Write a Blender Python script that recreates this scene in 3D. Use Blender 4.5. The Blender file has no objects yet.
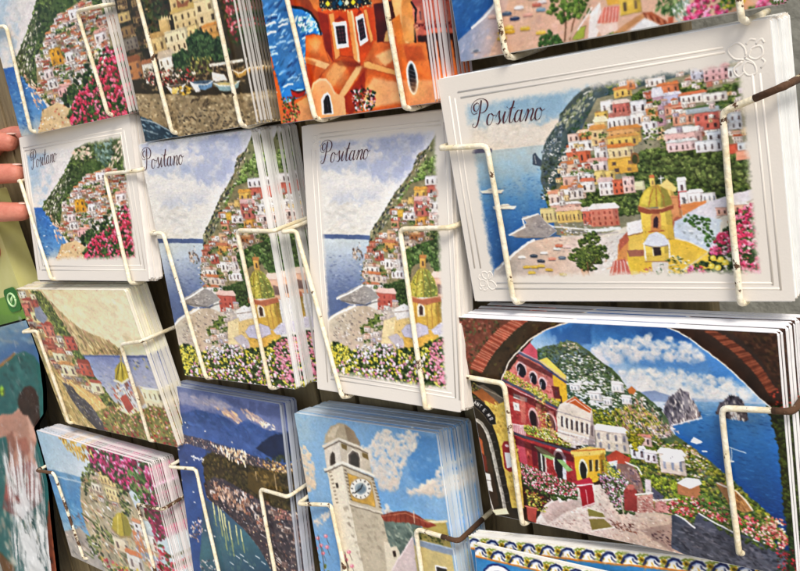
# Postcard rack: wire pockets full of printed view cards, seen close up from the right.
import bpy, bmesh, math, random
import numpy as np
from mathutils import Vector, Matrix

random.seed(11)
RNG = np.random.default_rng(11)

# ------------------------------------------------------------------ painting engine
# The cards are printed pictures.  Each picture is painted into a small numpy canvas
# (brush dabs, washes, little houses) and becomes the printed colour of a flat card.
def homog(src, dst):
    A = []
    for (x, y), (u, v) in zip(src, dst):
        A.append([x, y, 1, 0, 0, 0, -u*x, -u*y, -u]); A.append([0, 0, 0, x, y, 1, -v*x, -v*y, -v])
    _, _, V = np.linalg.svd(np.array(A, float))
    return V[-1].reshape(3, 3)

def hmap(Hm, p):
    p = np.atleast_2d(np.asarray(p, float))
    q = np.c_[p, np.ones(len(p))] @ Hm.T
    return q[:, :2] / q[:, 2:3]

def noise(h, w, cell, seed):
    r = np.random.default_rng(seed)
    gh, gw = int(h/cell)+3, int(w/cell)+3
    g = r.random((gh, gw))
    y = np.arange(h)/cell; x = np.arange(w)/cell
    y0 = y.astype(int); x0 = x.astype(int)
    fy = (y-y0); fx = (x-x0)
    fy = (fy*fy*(3-2*fy))[:, None]; fx = (fx*fx*(3-2*fx))[None, :]
    a = g[y0][:, x0]; b = g[y0][:, x0+1]; c = g[y0+1][:, x0]; d = g[y0+1][:, x0+1]
    return (a*(1-fx)+b*fx)*(1-fy)+(c*(1-fx)+d*fx)*fy

def fbm(h, w, cell, seed, octs=4):
    o = np.zeros((h, w)); amp = 1; tot = 0
    for k in range(octs):
        o += amp*noise(h, w, max(cell/2**k, 1.01), seed+17*k); tot += amp; amp *= .55
    return o/tot-.5

def C(c):
    if isinstance(c, int): return np.array([(c >> 16) & 255, (c >> 8) & 255, c & 255])/255.
    return np.asarray(c, float)

class Art:
    def __init__(s, W, H, quad, base=0xd0c8b8, seed=1):
        s.W, s.H = W, H
        s.a = np.empty((H, W, 3)); s.a[:] = C(base)
        s.Hm = homog(quad, [(0, 0), (W, 0), (W, H), (0, H)])
        s.inv = np.linalg.inv(s.Hm)
        s.r = random.Random(seed); s.fine = 1.25
        s.sc = math.sqrt(W*H/abs(sum(quad[i][0]*quad[(i+1) % 4][1]-quad[(i+1) % 4][0]*quad[i][1] for i in range(4))/2))
        s.n1 = fbm(H, W, 10*s.sc, seed); s.n2 = fbm(H, W, 3*s.sc, seed+3, 3)
    def T(s, p): return hmap(s.Hm, p)
    def _mix(s, x0, y0, x1, y1, al, col):
        v = s.a[y0:y1, x0:x1]; v += (col-v)*al[..., None]
    def _mask(s, q, soft):
        x0 = max(int(q[:, 0].min()-soft-1), 0); x1 = min(int(q[:, 0].max()+soft+2), s.W)
        y0 = max(int(q[:, 1].min()-soft-1), 0); y1 = min(int(q[:, 1].max()+soft+2), s.H)
        if x1 <= x0 or y1 <= y0: return None
        X, Y = np.meshgrid(np.arange(x0, x1)+.5, np.arange(y0, y1)+.5)
        ins = np.zeros(X.shape, bool); d2 = np.full(X.shape, 1e9)
        n = len(q)
        for i in range(n):
            ax, ay = q[i]; bx, by = q[(i+1) % n]
            if ay != by:
                ins ^= ((ay > Y) != (by > Y)) & (X < (bx-ax)*(Y-ay)/(by-ay)+ax)
            ex, ey = bx-ax, by-ay; L = ex*ex+ey*ey+1e-9
            t = np.clip(((X-ax)*ex+(Y-ay)*ey)/L, 0, 1)
            d2 = np.minimum(d2, (X-ax-t*ex)**2+(Y-ay-t*ey)**2)
        sd = np.where(ins, 1, -1)*np.sqrt(d2)
        return x0, y0, x1, y1, np.clip(sd/soft+.5, 0, 1), sd
    def p(s, pts, col, soft=1., n=.06, m=.035, edge=None, op=1.):
        """filled shape: colour with brushy variation (n broad, m fine)"""
        k = s._mask(s.T(pts), soft)
        if k is None: return
        x0, y0, x1, y1, al, sd = k
        c = C(col)*(1+n*1.7*s.n1[y0:y1, x0:x1, None]+m*.9*s.n2[y0:y1, x0:x1, None])
        s._mix(x0, y0, x1, y1, al*op, c)
        if edge is not None:
            s._mix(x0, y0, x1, y1, np.clip(1.1-np.abs(sd), 0, 1)*.75, C(edge))
    def g(s, pts, stops, a, b, soft=1.5, n=.05, m=.03, wob=.08):
        """shape filled by a wash running from point a to point b"""
        k = s._mask(s.T(pts), soft)
        if k is None: return
        x0, y0, x1, y1, al, sd = k
        A, B = s.T([a, b]); d = B-A
        X, Y = np.meshgrid(np.arange(x0, x1)+.5, np.arange(y0, y1)+.5)
        t = ((X-A[0])*d[0]+(Y-A[1])*d[1])/(d@d)+wob*2*s.n1[y0:y1, x0:x1]
        ts = [q[0] for q in stops]; cs = np.array([C(q[1]) for q in stops])
        c = np.stack([np.interp(t, ts, cs[:, i]) for i in range(3)], -1)
        c = c*(1+n*1.5*s.n1[y0:y1, x0:x1, None]+m*.9*s.n2[y0:y1, x0:x1, None])
        s._mix(x0, y0, x1, y1, al, c)
    def cl(s, pts, col, cell=20, thr=0., w=.12, soft=6, op=1., seed=3, shade=None):
        """cloud: ragged patch of colour inside a shape"""
        k = s._mask(s.T(pts), soft)
        if k is None: return
        x0, y0, x1, y1, al, sd = k
        f = fbm(s.H, s.W, cell, seed, 5)[y0:y1, x0:x1]
        edge = np.clip(sd/(cell*.9), -1, 1)*.22
        b = np.clip((f+edge-thr)/w, 0, 1)
        col = C(col)
        if shade is not None:
            f2 = np.clip(fbm(s.H, s.W, cell*.7, seed+9, 4)[y0:y1, x0:x1]*2.2+.45, 0, 1)[..., None]
            col = col*(1-f2)+C(shade)*f2
        s._mix(x0, y0, x1, y1, al*b*op, col)
    def e(s, x, y, rx, ry, col, ang=0, soft=1., op=1., n=0.05):
        t = np.arange(20)*math.tau/20
        c, q = math.cos(ang), math.sin(ang)
        s.p([(x+rx*math.cos(k)*c-ry*math.sin(k)*q, y+rx*math.cos(k)*q+ry*math.sin(k)*c) for k in t], col, soft, n, op=op)
    def dab(s, cx, cy, a, b, ang, col, op=1.):
        R = max(a, b)+1
        x0 = max(int(cx-R), 0); x1 = min(int(cx+R+2), s.W); y0 = max(int(cy-R), 0); y1 = min(int(cy+R+2), s.H)
        if x1 <= x0 or y1 <= y0: return
        X = np.arange(x0, x1)+.5-cx; Y = (np.arange(y0, y1)+.5-cy)[:, None]
        c, q = math.cos(ang), math.sin(ang)
        d = np.sqrt(((X*c+Y*q)/a)**2+((-X*q+Y*c)/b)**2)
        s._mix(x0, y0, x1, y1, np.clip((1-d)*min(a, b)+.5, 0, 1)*op, col)
    def d(s, pts, n, size, pal, asp=1.6, ang=0., jit=.8, op=.95, var=.12):
        """n brush dabs scattered in a shape"""
        q = s.T(pts); r = s.r
        lo = q.min(0); hi = q.max(0); k = 0; tries = 0; N = len(q)
        P = [C(c) for c in pal]; n = int(n*s.fine**2)
        while k < n and tries < n*12:
            tries += 1
            x = r.uniform(lo[0], hi[0]); y = r.uniform(lo[1], hi[1]); ins = False
            for i in range(N):
                ax, ay = q[i]; bx, by = q[(i+1) % N]
                if (ay > y) != (by > y) and x < (bx-ax)*(y-ay)/(by-ay)+ax: ins = not ins
            if not ins: continue
            k += 1
            z = r.uniform(size[0], size[1])*s.sc/s.fine
            s.dab(x, y, z*asp**.5, z/asp**.5, ang+r.uniform(-jit, jit), r.choice(P)*r.uniform(1-var, 1+var), op)
    def s_(s, pts, w, col, op=1., n=.05):
        """brush stroke along a line, width in drawing units"""
        q = s.T(pts); R = max(w*s.sc/2, .45); c = C(col)
        for (ax, ay), (bx, by) in zip(q[:-1], q[1:]):
            x0 = max(int(min(ax, bx)-R-1), 0); x1 = min(int(max(ax, bx)+R+2), s.W)
            y0 = max(int(min(ay, by)-R-1), 0); y1 = min(int(max(ay, by)+R+2), s.H)
            if x1 <= x0 or y1 <= y0: continue
            X = np.arange(x0, x1)+.5; Y = (np.arange(y0, y1)+.5)[:, None]
            ex, ey = bx-ax, by-ay; L = ex*ex+ey*ey+1e-9
            t = np.clip(((X-ax)*ex+(Y-ay)*ey)/L, 0, 1)
            d = np.sqrt((X-ax-t*ex)**2+(Y-ay-t*ey)**2)
            s._mix(x0, y0, x1, y1, np.clip(R-d+.5, 0, 1)*op, c*(1+n*2*s.n2[y0:y1, x0:x1, None]))
    def ax_(s, x, y):
        c = s.T([(x, y)])[0]
        o, u, v = hmap(s.inv, [c, c+(8, 0), c+(0, 8)])
        u = u-o; v = v-o
        return u/abs(u[0]), v/abs(v[1])
    def R_(s, x0, y0, x1, y1):
        cx, cy = (x0+x1)/2, (y0+y1)/2
        u, v = s.ax_(cx, cy); hw, hh = (x1-x0)/2, (y1-y0)/2
        o = np.array([cx, cy])
        return [o-u*hw-v*hh, o+u*hw-v*hh, o+u*hw+v*hh, o-u*hw+v*hh]
    def b(s, x0, y0, x1, y1, wall, win=None, roof=None, wc=0x4a3a38, sh=.22, arch=False, rh=.22, line=0x6b5348):
        """a small painted house: wall, shaded side, roof, windows"""
        q = np.array(s.R_(x0, y0, x1, y1)); L = lambda u, v: (q[0]*(1-u)+q[1]*u)*(1-v)+(q[3]*(1-u)+q[2]*u)*v
        s.p(q, wall, .9, .05, .07, edge=None)
        s.p([L(.8, 0), L(1, 0), L(1, 1), L(.8, 1)], C(wall)*(1-sh), 1.2, .05, .08, op=.8)
        s.p([L(0, .55), L(1, .55), L(1, 1), L(0, 1)], C(wall)*(.93, .9, .86), 2.2, .03, .03, op=.6); s.s_([L(0, .06), L(1, .06)], .7, C(wall)*.62, .6); s.s_([L(.02, .2), L(.02, .95)], .5, np.minimum(C(wall)*1.18, .97), .7)
        s.s_([L(0, 1), L(1, 1)], .5, line, .6)
        s.s_([L(1, 0), L(1, 1)], .4, line, .45)
        if win:
            nx, ny = win
            for i in range(nx):
                for j in range(ny):
                    u = (i+.5+s.r.uniform(-.08, .08))/nx; v = .12+(j+.55)/ny*.85
                    du = .15/nx; dv = .22/ny
                    s.p([L(u-du, v-dv), L(u+du, v-dv), L(u+du, v+dv), L(u-du, v+dv)], C(wc)*s.r.uniform(.7, 1.35), .8, 0, .1, op=s.r.uniform(.6, .95))
                    if arch: s.e(*L(u, v-dv), max((x1-x0)*du, .4), max((x1-x0)*du, .4), wc, n=0, soft=.8)
        if roof is not None:
            s.p([L(-.06, -.02), L(.1, -rh), L(.92, -rh), L(1.06, -.02), L(1.04, .08), L(-.05, .08)], roof, .9, .08, .12)
            s.s_([L(-.05, .1), L(1.05, .1)], .4, line, .5)
    def spots(s, pts, n):
        """n random places inside a shape, in canvas units, far ones first"""
        q = s.T(pts); lo = q.min(0); hi = q.max(0); N = len(q); r = s.r; o = []; t = 0
        while len(o) < n and t < n*14:
            t += 1
            x = r.uniform(lo[0], hi[0]); y = r.uniform(lo[1], hi[1]); ins = False
            for i in range(N):
                ax, ay = q[i]; bx, by = q[(i+1) % N]
                if (ay > y) != (by > y) and x < (bx-ax)*(y-ay)/(by-ay)+ax: ins = not ins
            if ins: o.append((y, x))
        return sorted(o)
    def area(s, pts):
        q = s.T(pts); x, y = q[:, 0], q[:, 1]
        return abs((x*np.roll(y, -1)-y*np.roll(x, -1)).sum())/2
    def glaze(s, pts, n, size=(.3, .9), pal=None):
        """touches that repeat the colour beneath, a little lighter or darker"""
        r = s.r
        for y, x in s.spots(pts, int(n*1.3)):
            z = r.uniform(*size)*s.sc; c = s.a[min(int(y), s.H-1), min(int(x), s.W-1)]*r.choice((.62, .75, .85, 1.12, 1.2, 1.3))
            s.dab(x, y, z*1.5, z*.65, r.choice((0, 1.5))+r.uniform(-.35, .35), c, .75)
    def leafy(s, pts, r=(1.4, 3), pal=(0x4a5a2c, 0x5d7034, 0x7c8a45, 0x44542a), den=1., dark=.5, hi=1.35):
        """foliage in clumps: shade below, light leaves on the upper left"""
        R = s.r; m = (r[0]+r[1])/2*s.sc
        for y, x in s.spots(pts, int(s.area(pts)/(m*m*1.5)*den)):
            z = R.uniform(*r)*s.sc; c = C(R.choice(pal))*R.uniform(.88, 1.12)
            s.dab(x+.15*z, y+.3*z, z, z*.75, R.uniform(-.6, .6), c*dark, .85)
            s.dab(x, y, z*.75, z*.6, R.uniform(-.8, .8), c*.85, .8)
            for _ in range(7):
                a = R.uniform(0, math.tau); d = z*.75*math.sqrt(R.random())
                u = x-.15*z+d*math.cos(a); v = y-.2*z+d*math.sin(a)*.8
                k = hi-.45*(v-y+z)/(2*z)
                s.dab(u, v, max(z*.27, .7), max(z*.15, .5), R.uniform(-1.2, .6), c*R.uniform(.85, 1.15)*k, .85)
    def bloom(s, pts, pal, r=(.9, 1.9), den=1., base=(0x3a4a22, 0x2c3a1c), petals=8):
        """flower heads: each a cluster of petals of one colour over its own shade"""
        R = s.r; m = (r[0]+r[1])/2*s.sc
        for y, x in s.spots(pts, int(s.area(pts)/(m*m*2.6)*den)):
            z = R.uniform(*r)*s.sc; c = C(R.choice(pal))*R.uniform(.9, 1.1)
            s.dab(x+.2*z, y+.35*z, z*.95, z*.7, 0, C(R.choice(base)), .6)
            s.dab(x, y, z*.8, z*.65, R.uniform(-1, 1), c*.72, .85)
            for _ in range(petals):
                a = R.uniform(0, math.tau); d = z*.7*math.sqrt(R.random()); v = d*math.sin(a)
                s.dab(x+d*math.cos(a), y+v-.1*z, max(z*.33, .7), max(z*.22, .6), a, c*R.uniform(.88, 1.12)*(1.1-.22*v/z), .9)
    def cumulus(s, pts, r=(3, 7), light=0xf0eae0, shade=0xb4b4bc, den=1., op=.55):
        """heaped cloud: soft puffs, lit on top and grey beneath"""
        R = s.r; q = s.T(pts); y0, y1 = q[:, 1].min(), q[:, 1].max(); m = (r[0]+r[1])/2*s.sc; l, d = C(light), C(shade)
        sp = s.spots(pts, int(s.area(pts)/(m*m*.8)*den)); sp = sp[::-1]
        for y, x in sp:
            z = (r[0]+(r[1]-r[0])*R.random()**1.6)*s.sc*(.7+.5*(y-y0)/(y1-y0+1e-6)); X0, X1 = max(int(x-z), 0), min(int(x+z)+2, s.W); Y0, Y1 = max(int(y-z), 0), min(int(y+z)+2, s.H)
            if X1 <= X0 or Y1 <= Y0: continue
            X = (np.arange(X0, X1)+.5-x)/z; Y = ((np.arange(Y0, Y1)+.5-y)/z)[:, None]
            dd = np.sqrt(X*X+Y*Y*1.25); al = np.clip((1-dd)*1.7+s.n2[Y0:Y1, X0:X1]*1.6, 0, 1); al = al*al*(3-2*al)*op
            t = np.clip(.32+.42*(Y+.35*X)+.35*(y-y0)/(y1-y0+1e-6)-.15, 0, 1)[..., None]
            s._mix(X0, Y0, X1, Y1, al, l*(1-t)+d*t)
    def brushwork(s, size=1.1, n=1., jit=.09, op=.7, seed=5):
        """lay the whole picture in again with small strokes that follow its forms"""
        H, W = s.H, s.W; R = random.Random(seed); z = size*s.sc
        b = s.a.copy(); k = max(1, int(round(z*.35)))
        for ax in (0, 1):
            b = sum(np.roll(b, i, ax) for i in range(-k, k+1))/(2*k+1)
        L = b.mean(-1); gy, gx = np.gradient(L)
        N = int(H*W/(z*z*1.6)*n); rnd = np.random.default_rng(seed)
        xs = rnd.random(N)*(W-1); ys = rnd.random(N)*(H-1); js = rnd.normal(0, jit, N); hue = rnd.normal(0, jit*.22, (N, 3)); ln = rnd.uniform(1.1, 2.4, N); tw = rnd.normal(0, .35, N)
        for x, y, j, hu, l, t in zip(xs, ys, js, hue, ln, tw):
            i, q = int(y), int(x); g = math.hypot(gx[i, q], gy[i, q])
            ang = math.atan2(gx[i, q], -gy[i, q]) if g > .004 else -.25+t
            f = 1 if g < .03 else .7
            s.dab(x, y, z*l*f*.8, z*.5*f, ang+t*.4, b[i, q]*(1+j+hu), op)
    def puff(s, pts, n, size, pal, op=.8):
        s.d(pts, n, size, pal, 1.15, 0, 1.5, op, .05)
    def town(s, pts, n, size, pal, roofs, win=0x5a4844, green=None, gp=.25, proof=.5):
        q = np.array(pts, float); lo = q.min(0); hi = q.max(0); P = []; N = len(q); r = s.r
        n = int(n*s.fine**1.4)
        while len(P) < n:
            x = r.uniform(lo[0], hi[0]); y = r.uniform(lo[1], hi[1]); ins = False
            for i in range(N):
                ax, ay = q[i]; bx, by = q[(i+1) % N]
                if (ay > y) != (by > y) and x < (bx-ax)*(y-ay)/(by-ay)+ax: ins = not ins
            if ins: P.append((y, x))
        P.sort()
        for y, x in P:
            w = r.uniform(*size)/s.fine**.6; h = w*r.uniform(.65, 1.1)
            if green and r.random() < gp:
                z = w*.7
                s.d([(x-z, y-z*.6), (x+z, y-z*.6), (x+z, y+z*.6), (x-z, y+z*.6)], int(6+z*z*.8), (.5, 1.3), green)
                continue
            s.b(x-w/2, y-h/2, x+w/2, y+h/2, C(r.choice(pal))*r.uniform(.92, 1.06), (max(1, int(w/2.6)), 1 if h < 7 else 2),
                r.choice(roofs) if r.random() < proof else None, win)
    def done(s, warp=.3, soft=.5, punch=.22, sat=.95, brush=.95):
        """small brushwork over everything, a slight wobble, and some depth of ink"""
        H, W = s.H, s.W; k = warp*s.sc
        if brush: s.brushwork(brush*1.5, .55, .03, .5, 5); s.brushwork(brush*.7, .8, .04, .65, 9)
        dx = fbm(H, W, 6*s.sc, 901, 2)*3.2*k; dy = fbm(H, W, 6*s.sc, 911, 2)*3.2*k
        X = np.clip(np.arange(W)[None, :]+dx, 0, W-1.001); Y = np.clip(np.arange(H)[:, None]+dy, 0, H-1.001)
        xi = X.astype(int); yi = Y.astype(int); fx = (X-xi)[..., None]; fy = (Y-yi)[..., None]
        a = s.a
        o = (a[yi, xi]*(1-fx)+a[yi, xi+1]*fx)*(1-fy)+(a[yi+1, xi]*(1-fx)+a[yi+1, xi+1]*fx)*fy
        def blur(q, r):
            for ax in (0, 1):
                for _ in range(2):
                    c = np.cumsum(np.concatenate([np.repeat(q.take([0], ax), r+1, ax), q, np.repeat(q.take([-1], ax), r, ax)], ax), ax)
                    n = q.shape[ax]; q = (c.take(range(2*r+1, 2*r+1+n), ax)-c.take(range(0, n), ax))/(2*r+1)
            return q
        o = o*(1-soft)+blur(o, 1)*soft
        o = o+(o-blur(o, max(2, int(1.6*s.sc))))*.2+(o-blur(o, max(4, int(9*s.sc))))*punch
        L = o.mean(-1, keepdims=True); o = L+(o-L)*sat
        return np.clip(o, .012, .93)

def into(base, art, rect, fade, seed=5):
    """lay a picture into the middle of a larger sheet with a soft watercolour edge"""
    H, W = base.shape[:2]; h, w = art.shape[:2]
    x0, y0, x1, y1 = rect
    X, Y = np.meshgrid(np.arange(W)+.5, np.arange(H)+.5)
    u = (X/W-x0)/(x1-x0); v = (Y/H-y0)/(y1-y0)
    px = np.clip(u*w-.5, 0, w-1.001); py = np.clip(v*h-.5, 0, h-1.001)
    xi = px.astype(int); yi = py.astype(int); fx = (px-xi)[..., None]; fy = (py-yi)[..., None]
    s = (art[yi, xi]*(1-fx)+art[yi, xi+1]*fx)*(1-fy)+(art[yi+1, xi]*(1-fx)+art[yi+1, xi+1]*fx)*fy
    d = np.minimum(np.minimum(u*(x1-x0)*W, (1-u)*(x1-x0)*W), np.minimum(v*(y1-y0)*H, (1-v)*(y1-y0)*H))
    d = d+fbm(H, W, 9, seed)*fade*.7+fbm(H, W, 2.5, seed+1, 2)*fade*.25
    al = np.clip(d/fade, 0, 1); al = (al*al*(3-2*al))[..., None]
    return base*(1-al)+s*al

# palettes
GR = [0x4a5a2c, 0x5d7034, 0x33442a, 0x7c8a45, 0x28361f, 0x8c9650]
GD = [0x2f3d22, 0x3d4d28, 0x4f5f30, 0x25301c]
WH = [0xe6ddd2, 0xdcd0c4, 0xefe8de, 0xd2c6bd, 0xe0cdbf]
HOUSE = [0xe9ded2, 0xe2d3c6, 0xdfb9a2, 0xd89a80, 0xe0b878, 0xe8d0b0, 0xc97a62, 0xd8c0b8, 0xeee6dc, 0xe8c890]
ROOF = [0xc8764a, 0xb5603f, 0xd08c5a, 0xc9a08a, 0xa8543e]
# ------------------------------------------------------------------ the pictures
def art_big_view(Q):
    A = Art(760, 556, ((463, 103), (742, 58), (764, 277), (491, 278)), 0xd9cdbb, 21)
    # sky, sea, far shore
    A.g([(455, 95), (745, 50), (745, 150), (470, 158)], [(0, 0x8fb0c4), (.35, 0xa5bcc6), (.6, 0xd6ccbc), (1, 0xddd0bf)], (500, 98), (506, 150), wob=.16)
    A.cumulus([(464, 128), (480, 120), (505, 124), (525, 120), (545, 128), (545, 148), (466, 154)], (4, 9), 0xebe2d4, 0xcabfb2, 1, .5)
    A.cl([(500, 96), (560, 88), (575, 110), (540, 125), (505, 112)], 0x86aac2, 24, -.02, .25, 10, .8, 8)
    A.g([(466, 152), (545, 144), (560, 180), (560, 240), (480, 290)], [(0, 0xb4c2c2), (.25, 0x8fb0c2), (.5, 0x4f86b4), (.8, 0x2c62a0), (1, 0x2a5a94)], (505, 149), (514, 245), n=.12, m=.06, wob=.12)
    A.d([(480, 195), (545, 165), (545, 215), (500, 250), (485, 250)], 240, (.5, 1.3), [0x3d78b0, 0x2a5d9c, 0x5f97c2, 0x24528c], 4, -.1, .3, .5)
    A.p([(470, 150), (480, 147), (492, 148), (492, 151), (471, 153)], 0x6a6a80, 1.2)
    A.s_([(468, 154), (541, 145.5)], .5, 0xa9a9a6, .6)
    A.p([(532, 164), (532, 154), (535, 152), (538, 157), (541, 160), (541, 166)], 0x43505e, 1)
    A.s_([(534, 155), (535, 163)], .8, 0xc9c9c4, .8)
    for x, y in ((482, 190), (494, 206)):
        A.p([(x-2, y-.4), (x+4, y-1), (x+9, y-3.4), (x+13, y-3.2), (x+17, y-1), (x+22, y-1.4), (x+19, y+2), (x, y+2)], 0xe9e2d4, .9)
        A.s_([(x, y+2.8), (x+20, y+2.4)], 1, 0x2c4466, .85); A.s_([(x+6, y-1), (x+16, y-1.6)], .6, 0x6a6a70, .8); A.s_([(x, y+1), (x+18, y+.8)], .5, 0xb89c88, .7); A.s_([(x+18, y-1.4), (x+23, y-4)], .5, 0x5c6470, .7)
    # the mountain
    M = [(540, 180), (541, 160), (543, 146), (546, 138), (552, 130), (558, 122), (560, 113), (568, 103), (575, 95), (584, 88), (597, 82), (640, 74), (745, 55), (748, 150), (640, 160), (570, 190), (548, 205)]
    A.p(M, 0x4c5a58, 1.5, .2, .15)
    A.d(M, 300, (1.2, 3), [0x3f4f5c, 0x55666a, 0x3d4d3a, 0x2e3d33, 0x66725a, 0x4a5a70], 2.6, -.9, .5, .7)
    A.d([(556, 125), (566, 108), (590, 90), (596, 96), (580, 116), (566, 128)], 60, (.8, 2.2), [0x8f9878, 0xb5b49a, 0x6f7c4e, 0xa3a890], 2.6, -.9, .35, .85)
    A.d([(565, 132), (600, 98), (612, 84), (632, 78), (640, 90), (600, 118), (575, 138)], 110, (.8, 2), [0x2f4630, 0x3a5538, 0x24382c, 0x4b6642], 2.2, -.8, .5, .85)
    A.d([(604, 84), (640, 76), (640, 84), (608, 92)], 30, (.8, 1.8), [0x8e9450, 0x6f7c40], 2)
    A.d([(541, 150), (552, 133), (560, 122), (566, 128), (556, 145), (545, 165)], 60, (.5, 1.4), [0x8a96a2, 0xb0b6b4, 0x62758a, 0x2d3a48, 0x31404a, 0x44545c], 2, -.9, .5)
    for x, y in ((583, 94), (589, 98), (570, 117), (564, 120), (586, 92)): A.s_([(x, y), (x+2.5, y-1.4)], 1.2, 0xd8d8cc, .9)
    A.d([(541, 165), (556, 150), (580, 134), (570, 160), (555, 190), (546, 212), (541, 200)], 110, (.6, 1.6), [0x2f3b34, 0x3c4a38, 0x4f5c3c, 0x243038], 1.6)
    A.d([(543, 140), (560, 136), (566, 152), (548, 158)], 30, (.5, 1.3), [0xb8bcb8, 0x8a959c, 0xd4d4cc], 1.6)
    # green slopes behind the houses
    A.p([(596, 98), (742, 60), (752, 200), (690, 205), (600, 235), (556, 235), (548, 205), (565, 160)], 0x8a8468, 2, .25, .2)
    for poly in ([(632, 94), (656, 84), (664, 92), (650, 104), (632, 102)], [(676, 84), (700, 78), (704, 90), (682, 94)], [(702, 92), (744, 80), (746, 100), (716, 104)],
                 [(580, 190), (642, 186), (640, 214), (600, 216), (580, 208)], [(622, 172), (640, 150), (664, 148), (700, 150), (735, 148), (750, 162), (752, 196), (715, 206), (690, 192), (668, 200), (640, 186)],
                 [(560, 175), (576, 172), (576, 182), (562, 188)], [(545, 196), (553, 185), (556, 205), (548, 212)]):
        A.p(poly, 0x4c5a2e, 2, .3, .25)
        A.leafy(poly, (1.2, 2.8), [0x5a6c30, 0x4a5a2c, 0x68783a, 0x3b4d26, 0x7c8a48])
    A.leafy([(640, 152), (700, 150), (740, 152), (745, 185), (690, 186), (660, 176)], (2, 4), [0x66763a, 0x7c8a48, 0x4c5c2c, 0x5a6c34], .6)
    A.s_([(680, 88), (701, 83)], 1.6, 0xa8a850, .8)
    # houses, back to front
    W, P, R, Y, O, S = 0xe8dfd6, 0xdcb2a2, 0xcf6350, 0xe2bc62, 0xd98a52, 0xdfa084
    A.town([(620, 84), (742, 62), (744, 78), (640, 98)], 30, (5, 9), HOUSE+WH, ROOF, 0x8a7a78, GR, .12, .35)
    A.town([(566, 150), (596, 112), (640, 108), (640, 150), (575, 200), (556, 215), (552, 205)], 46, (6, 10), HOUSE+WH, ROOF, 0x5a4844, GR, .12, .45)
    A.town([(640, 116), (744, 96), (748, 140), (660, 146)], 34, (6, 11), HOUSE+WH, ROOF, 0x5a4844, GR, .15, .4)
    for a in ((613, 88, 631, 97, Y, (3, 1), 0xc98048), (626, 79, 634, 89, O, (1, 1), None), (648, 77, 665, 86, W, (3, 1), None), (690, 67, 704, 79, 0xc4c4d4, (2, 2), None),
              (703, 66, 729, 80, 0xd8a8a8, (4, 2), 0xc98a8a), (728, 66, 744, 78, 0xd6d2cc, (3, 1), None), (600, 100, 613, 113, W, (2, 1), None), (612, 102, 629, 115, 0xcc7466, (4, 1), 0xe0c8b8),
              (657, 84, 678, 93, 0xd9845a, (3, 1), 0xd07a48), (663, 94, 681, 105, 0xc0b8cc, (3, 1), 0xd8d0d8), (664, 104, 692, 114, S, (5, 1), 0xd8785a), (680, 93, 706, 103, W, (5, 1), 0xd67a52),
              (703, 92, 727, 101, 0xdcd6cc, (3, 1), None), (653, 94, 664, 126, 0xbf98a4, (1, 3), 0xd8d2d6), (606, 115, 631, 129, W, (5, 1), 0xc07868), (594, 111, 607, 119, Y, (2, 1), None),
              (594, 120, 607, 139, 0xe6c888, (2, 2), 0xe8d8b0), (577, 131, 595, 141, 0xd68a56, (3, 1), 0xe8c0a0), (567, 133, 578, 142, 0xe0c0b0, (2, 1), None), (630, 100, 646, 113, 0xdcd8d8, (2, 1), None),
              (645, 107, 657, 119, O, (2, 1), 0xe8d0b8), (630, 112, 646, 126, W, (3, 1), None), (608, 128, 640, 140, 0xe0a868, (5, 1), 0xd99048), (642, 119, 657, 138, 0xeae4e0, (2, 2), 0xe0b890),
              (672, 112, 692, 125, S, (3, 1), 0xd8d0c4), (694, 111, 719, 130, 0xcf6e60, (3, 2), 0x8a6058), (685, 106, 729, 112, 0xaab0b4, None, 0x5a7040), (671, 126, 692, 134, 0xe4e0dc, None, None), (665, 131, 702, 149, 0xe4b8b0, (5, 1), 0xe8e2dc),
              (707, 131, 724, 142, 0xd8d8dc, (2, 1), None), (724, 112, 742, 130, 0xc8ccd4, (3, 2), None), (630, 132, 640, 142, Y, (1, 1), None)):
        A.b(*a)
    A.d([(640, 130), (662, 126), (664, 140), (645, 146)], 24, (.8, 1.8), GR)
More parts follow.
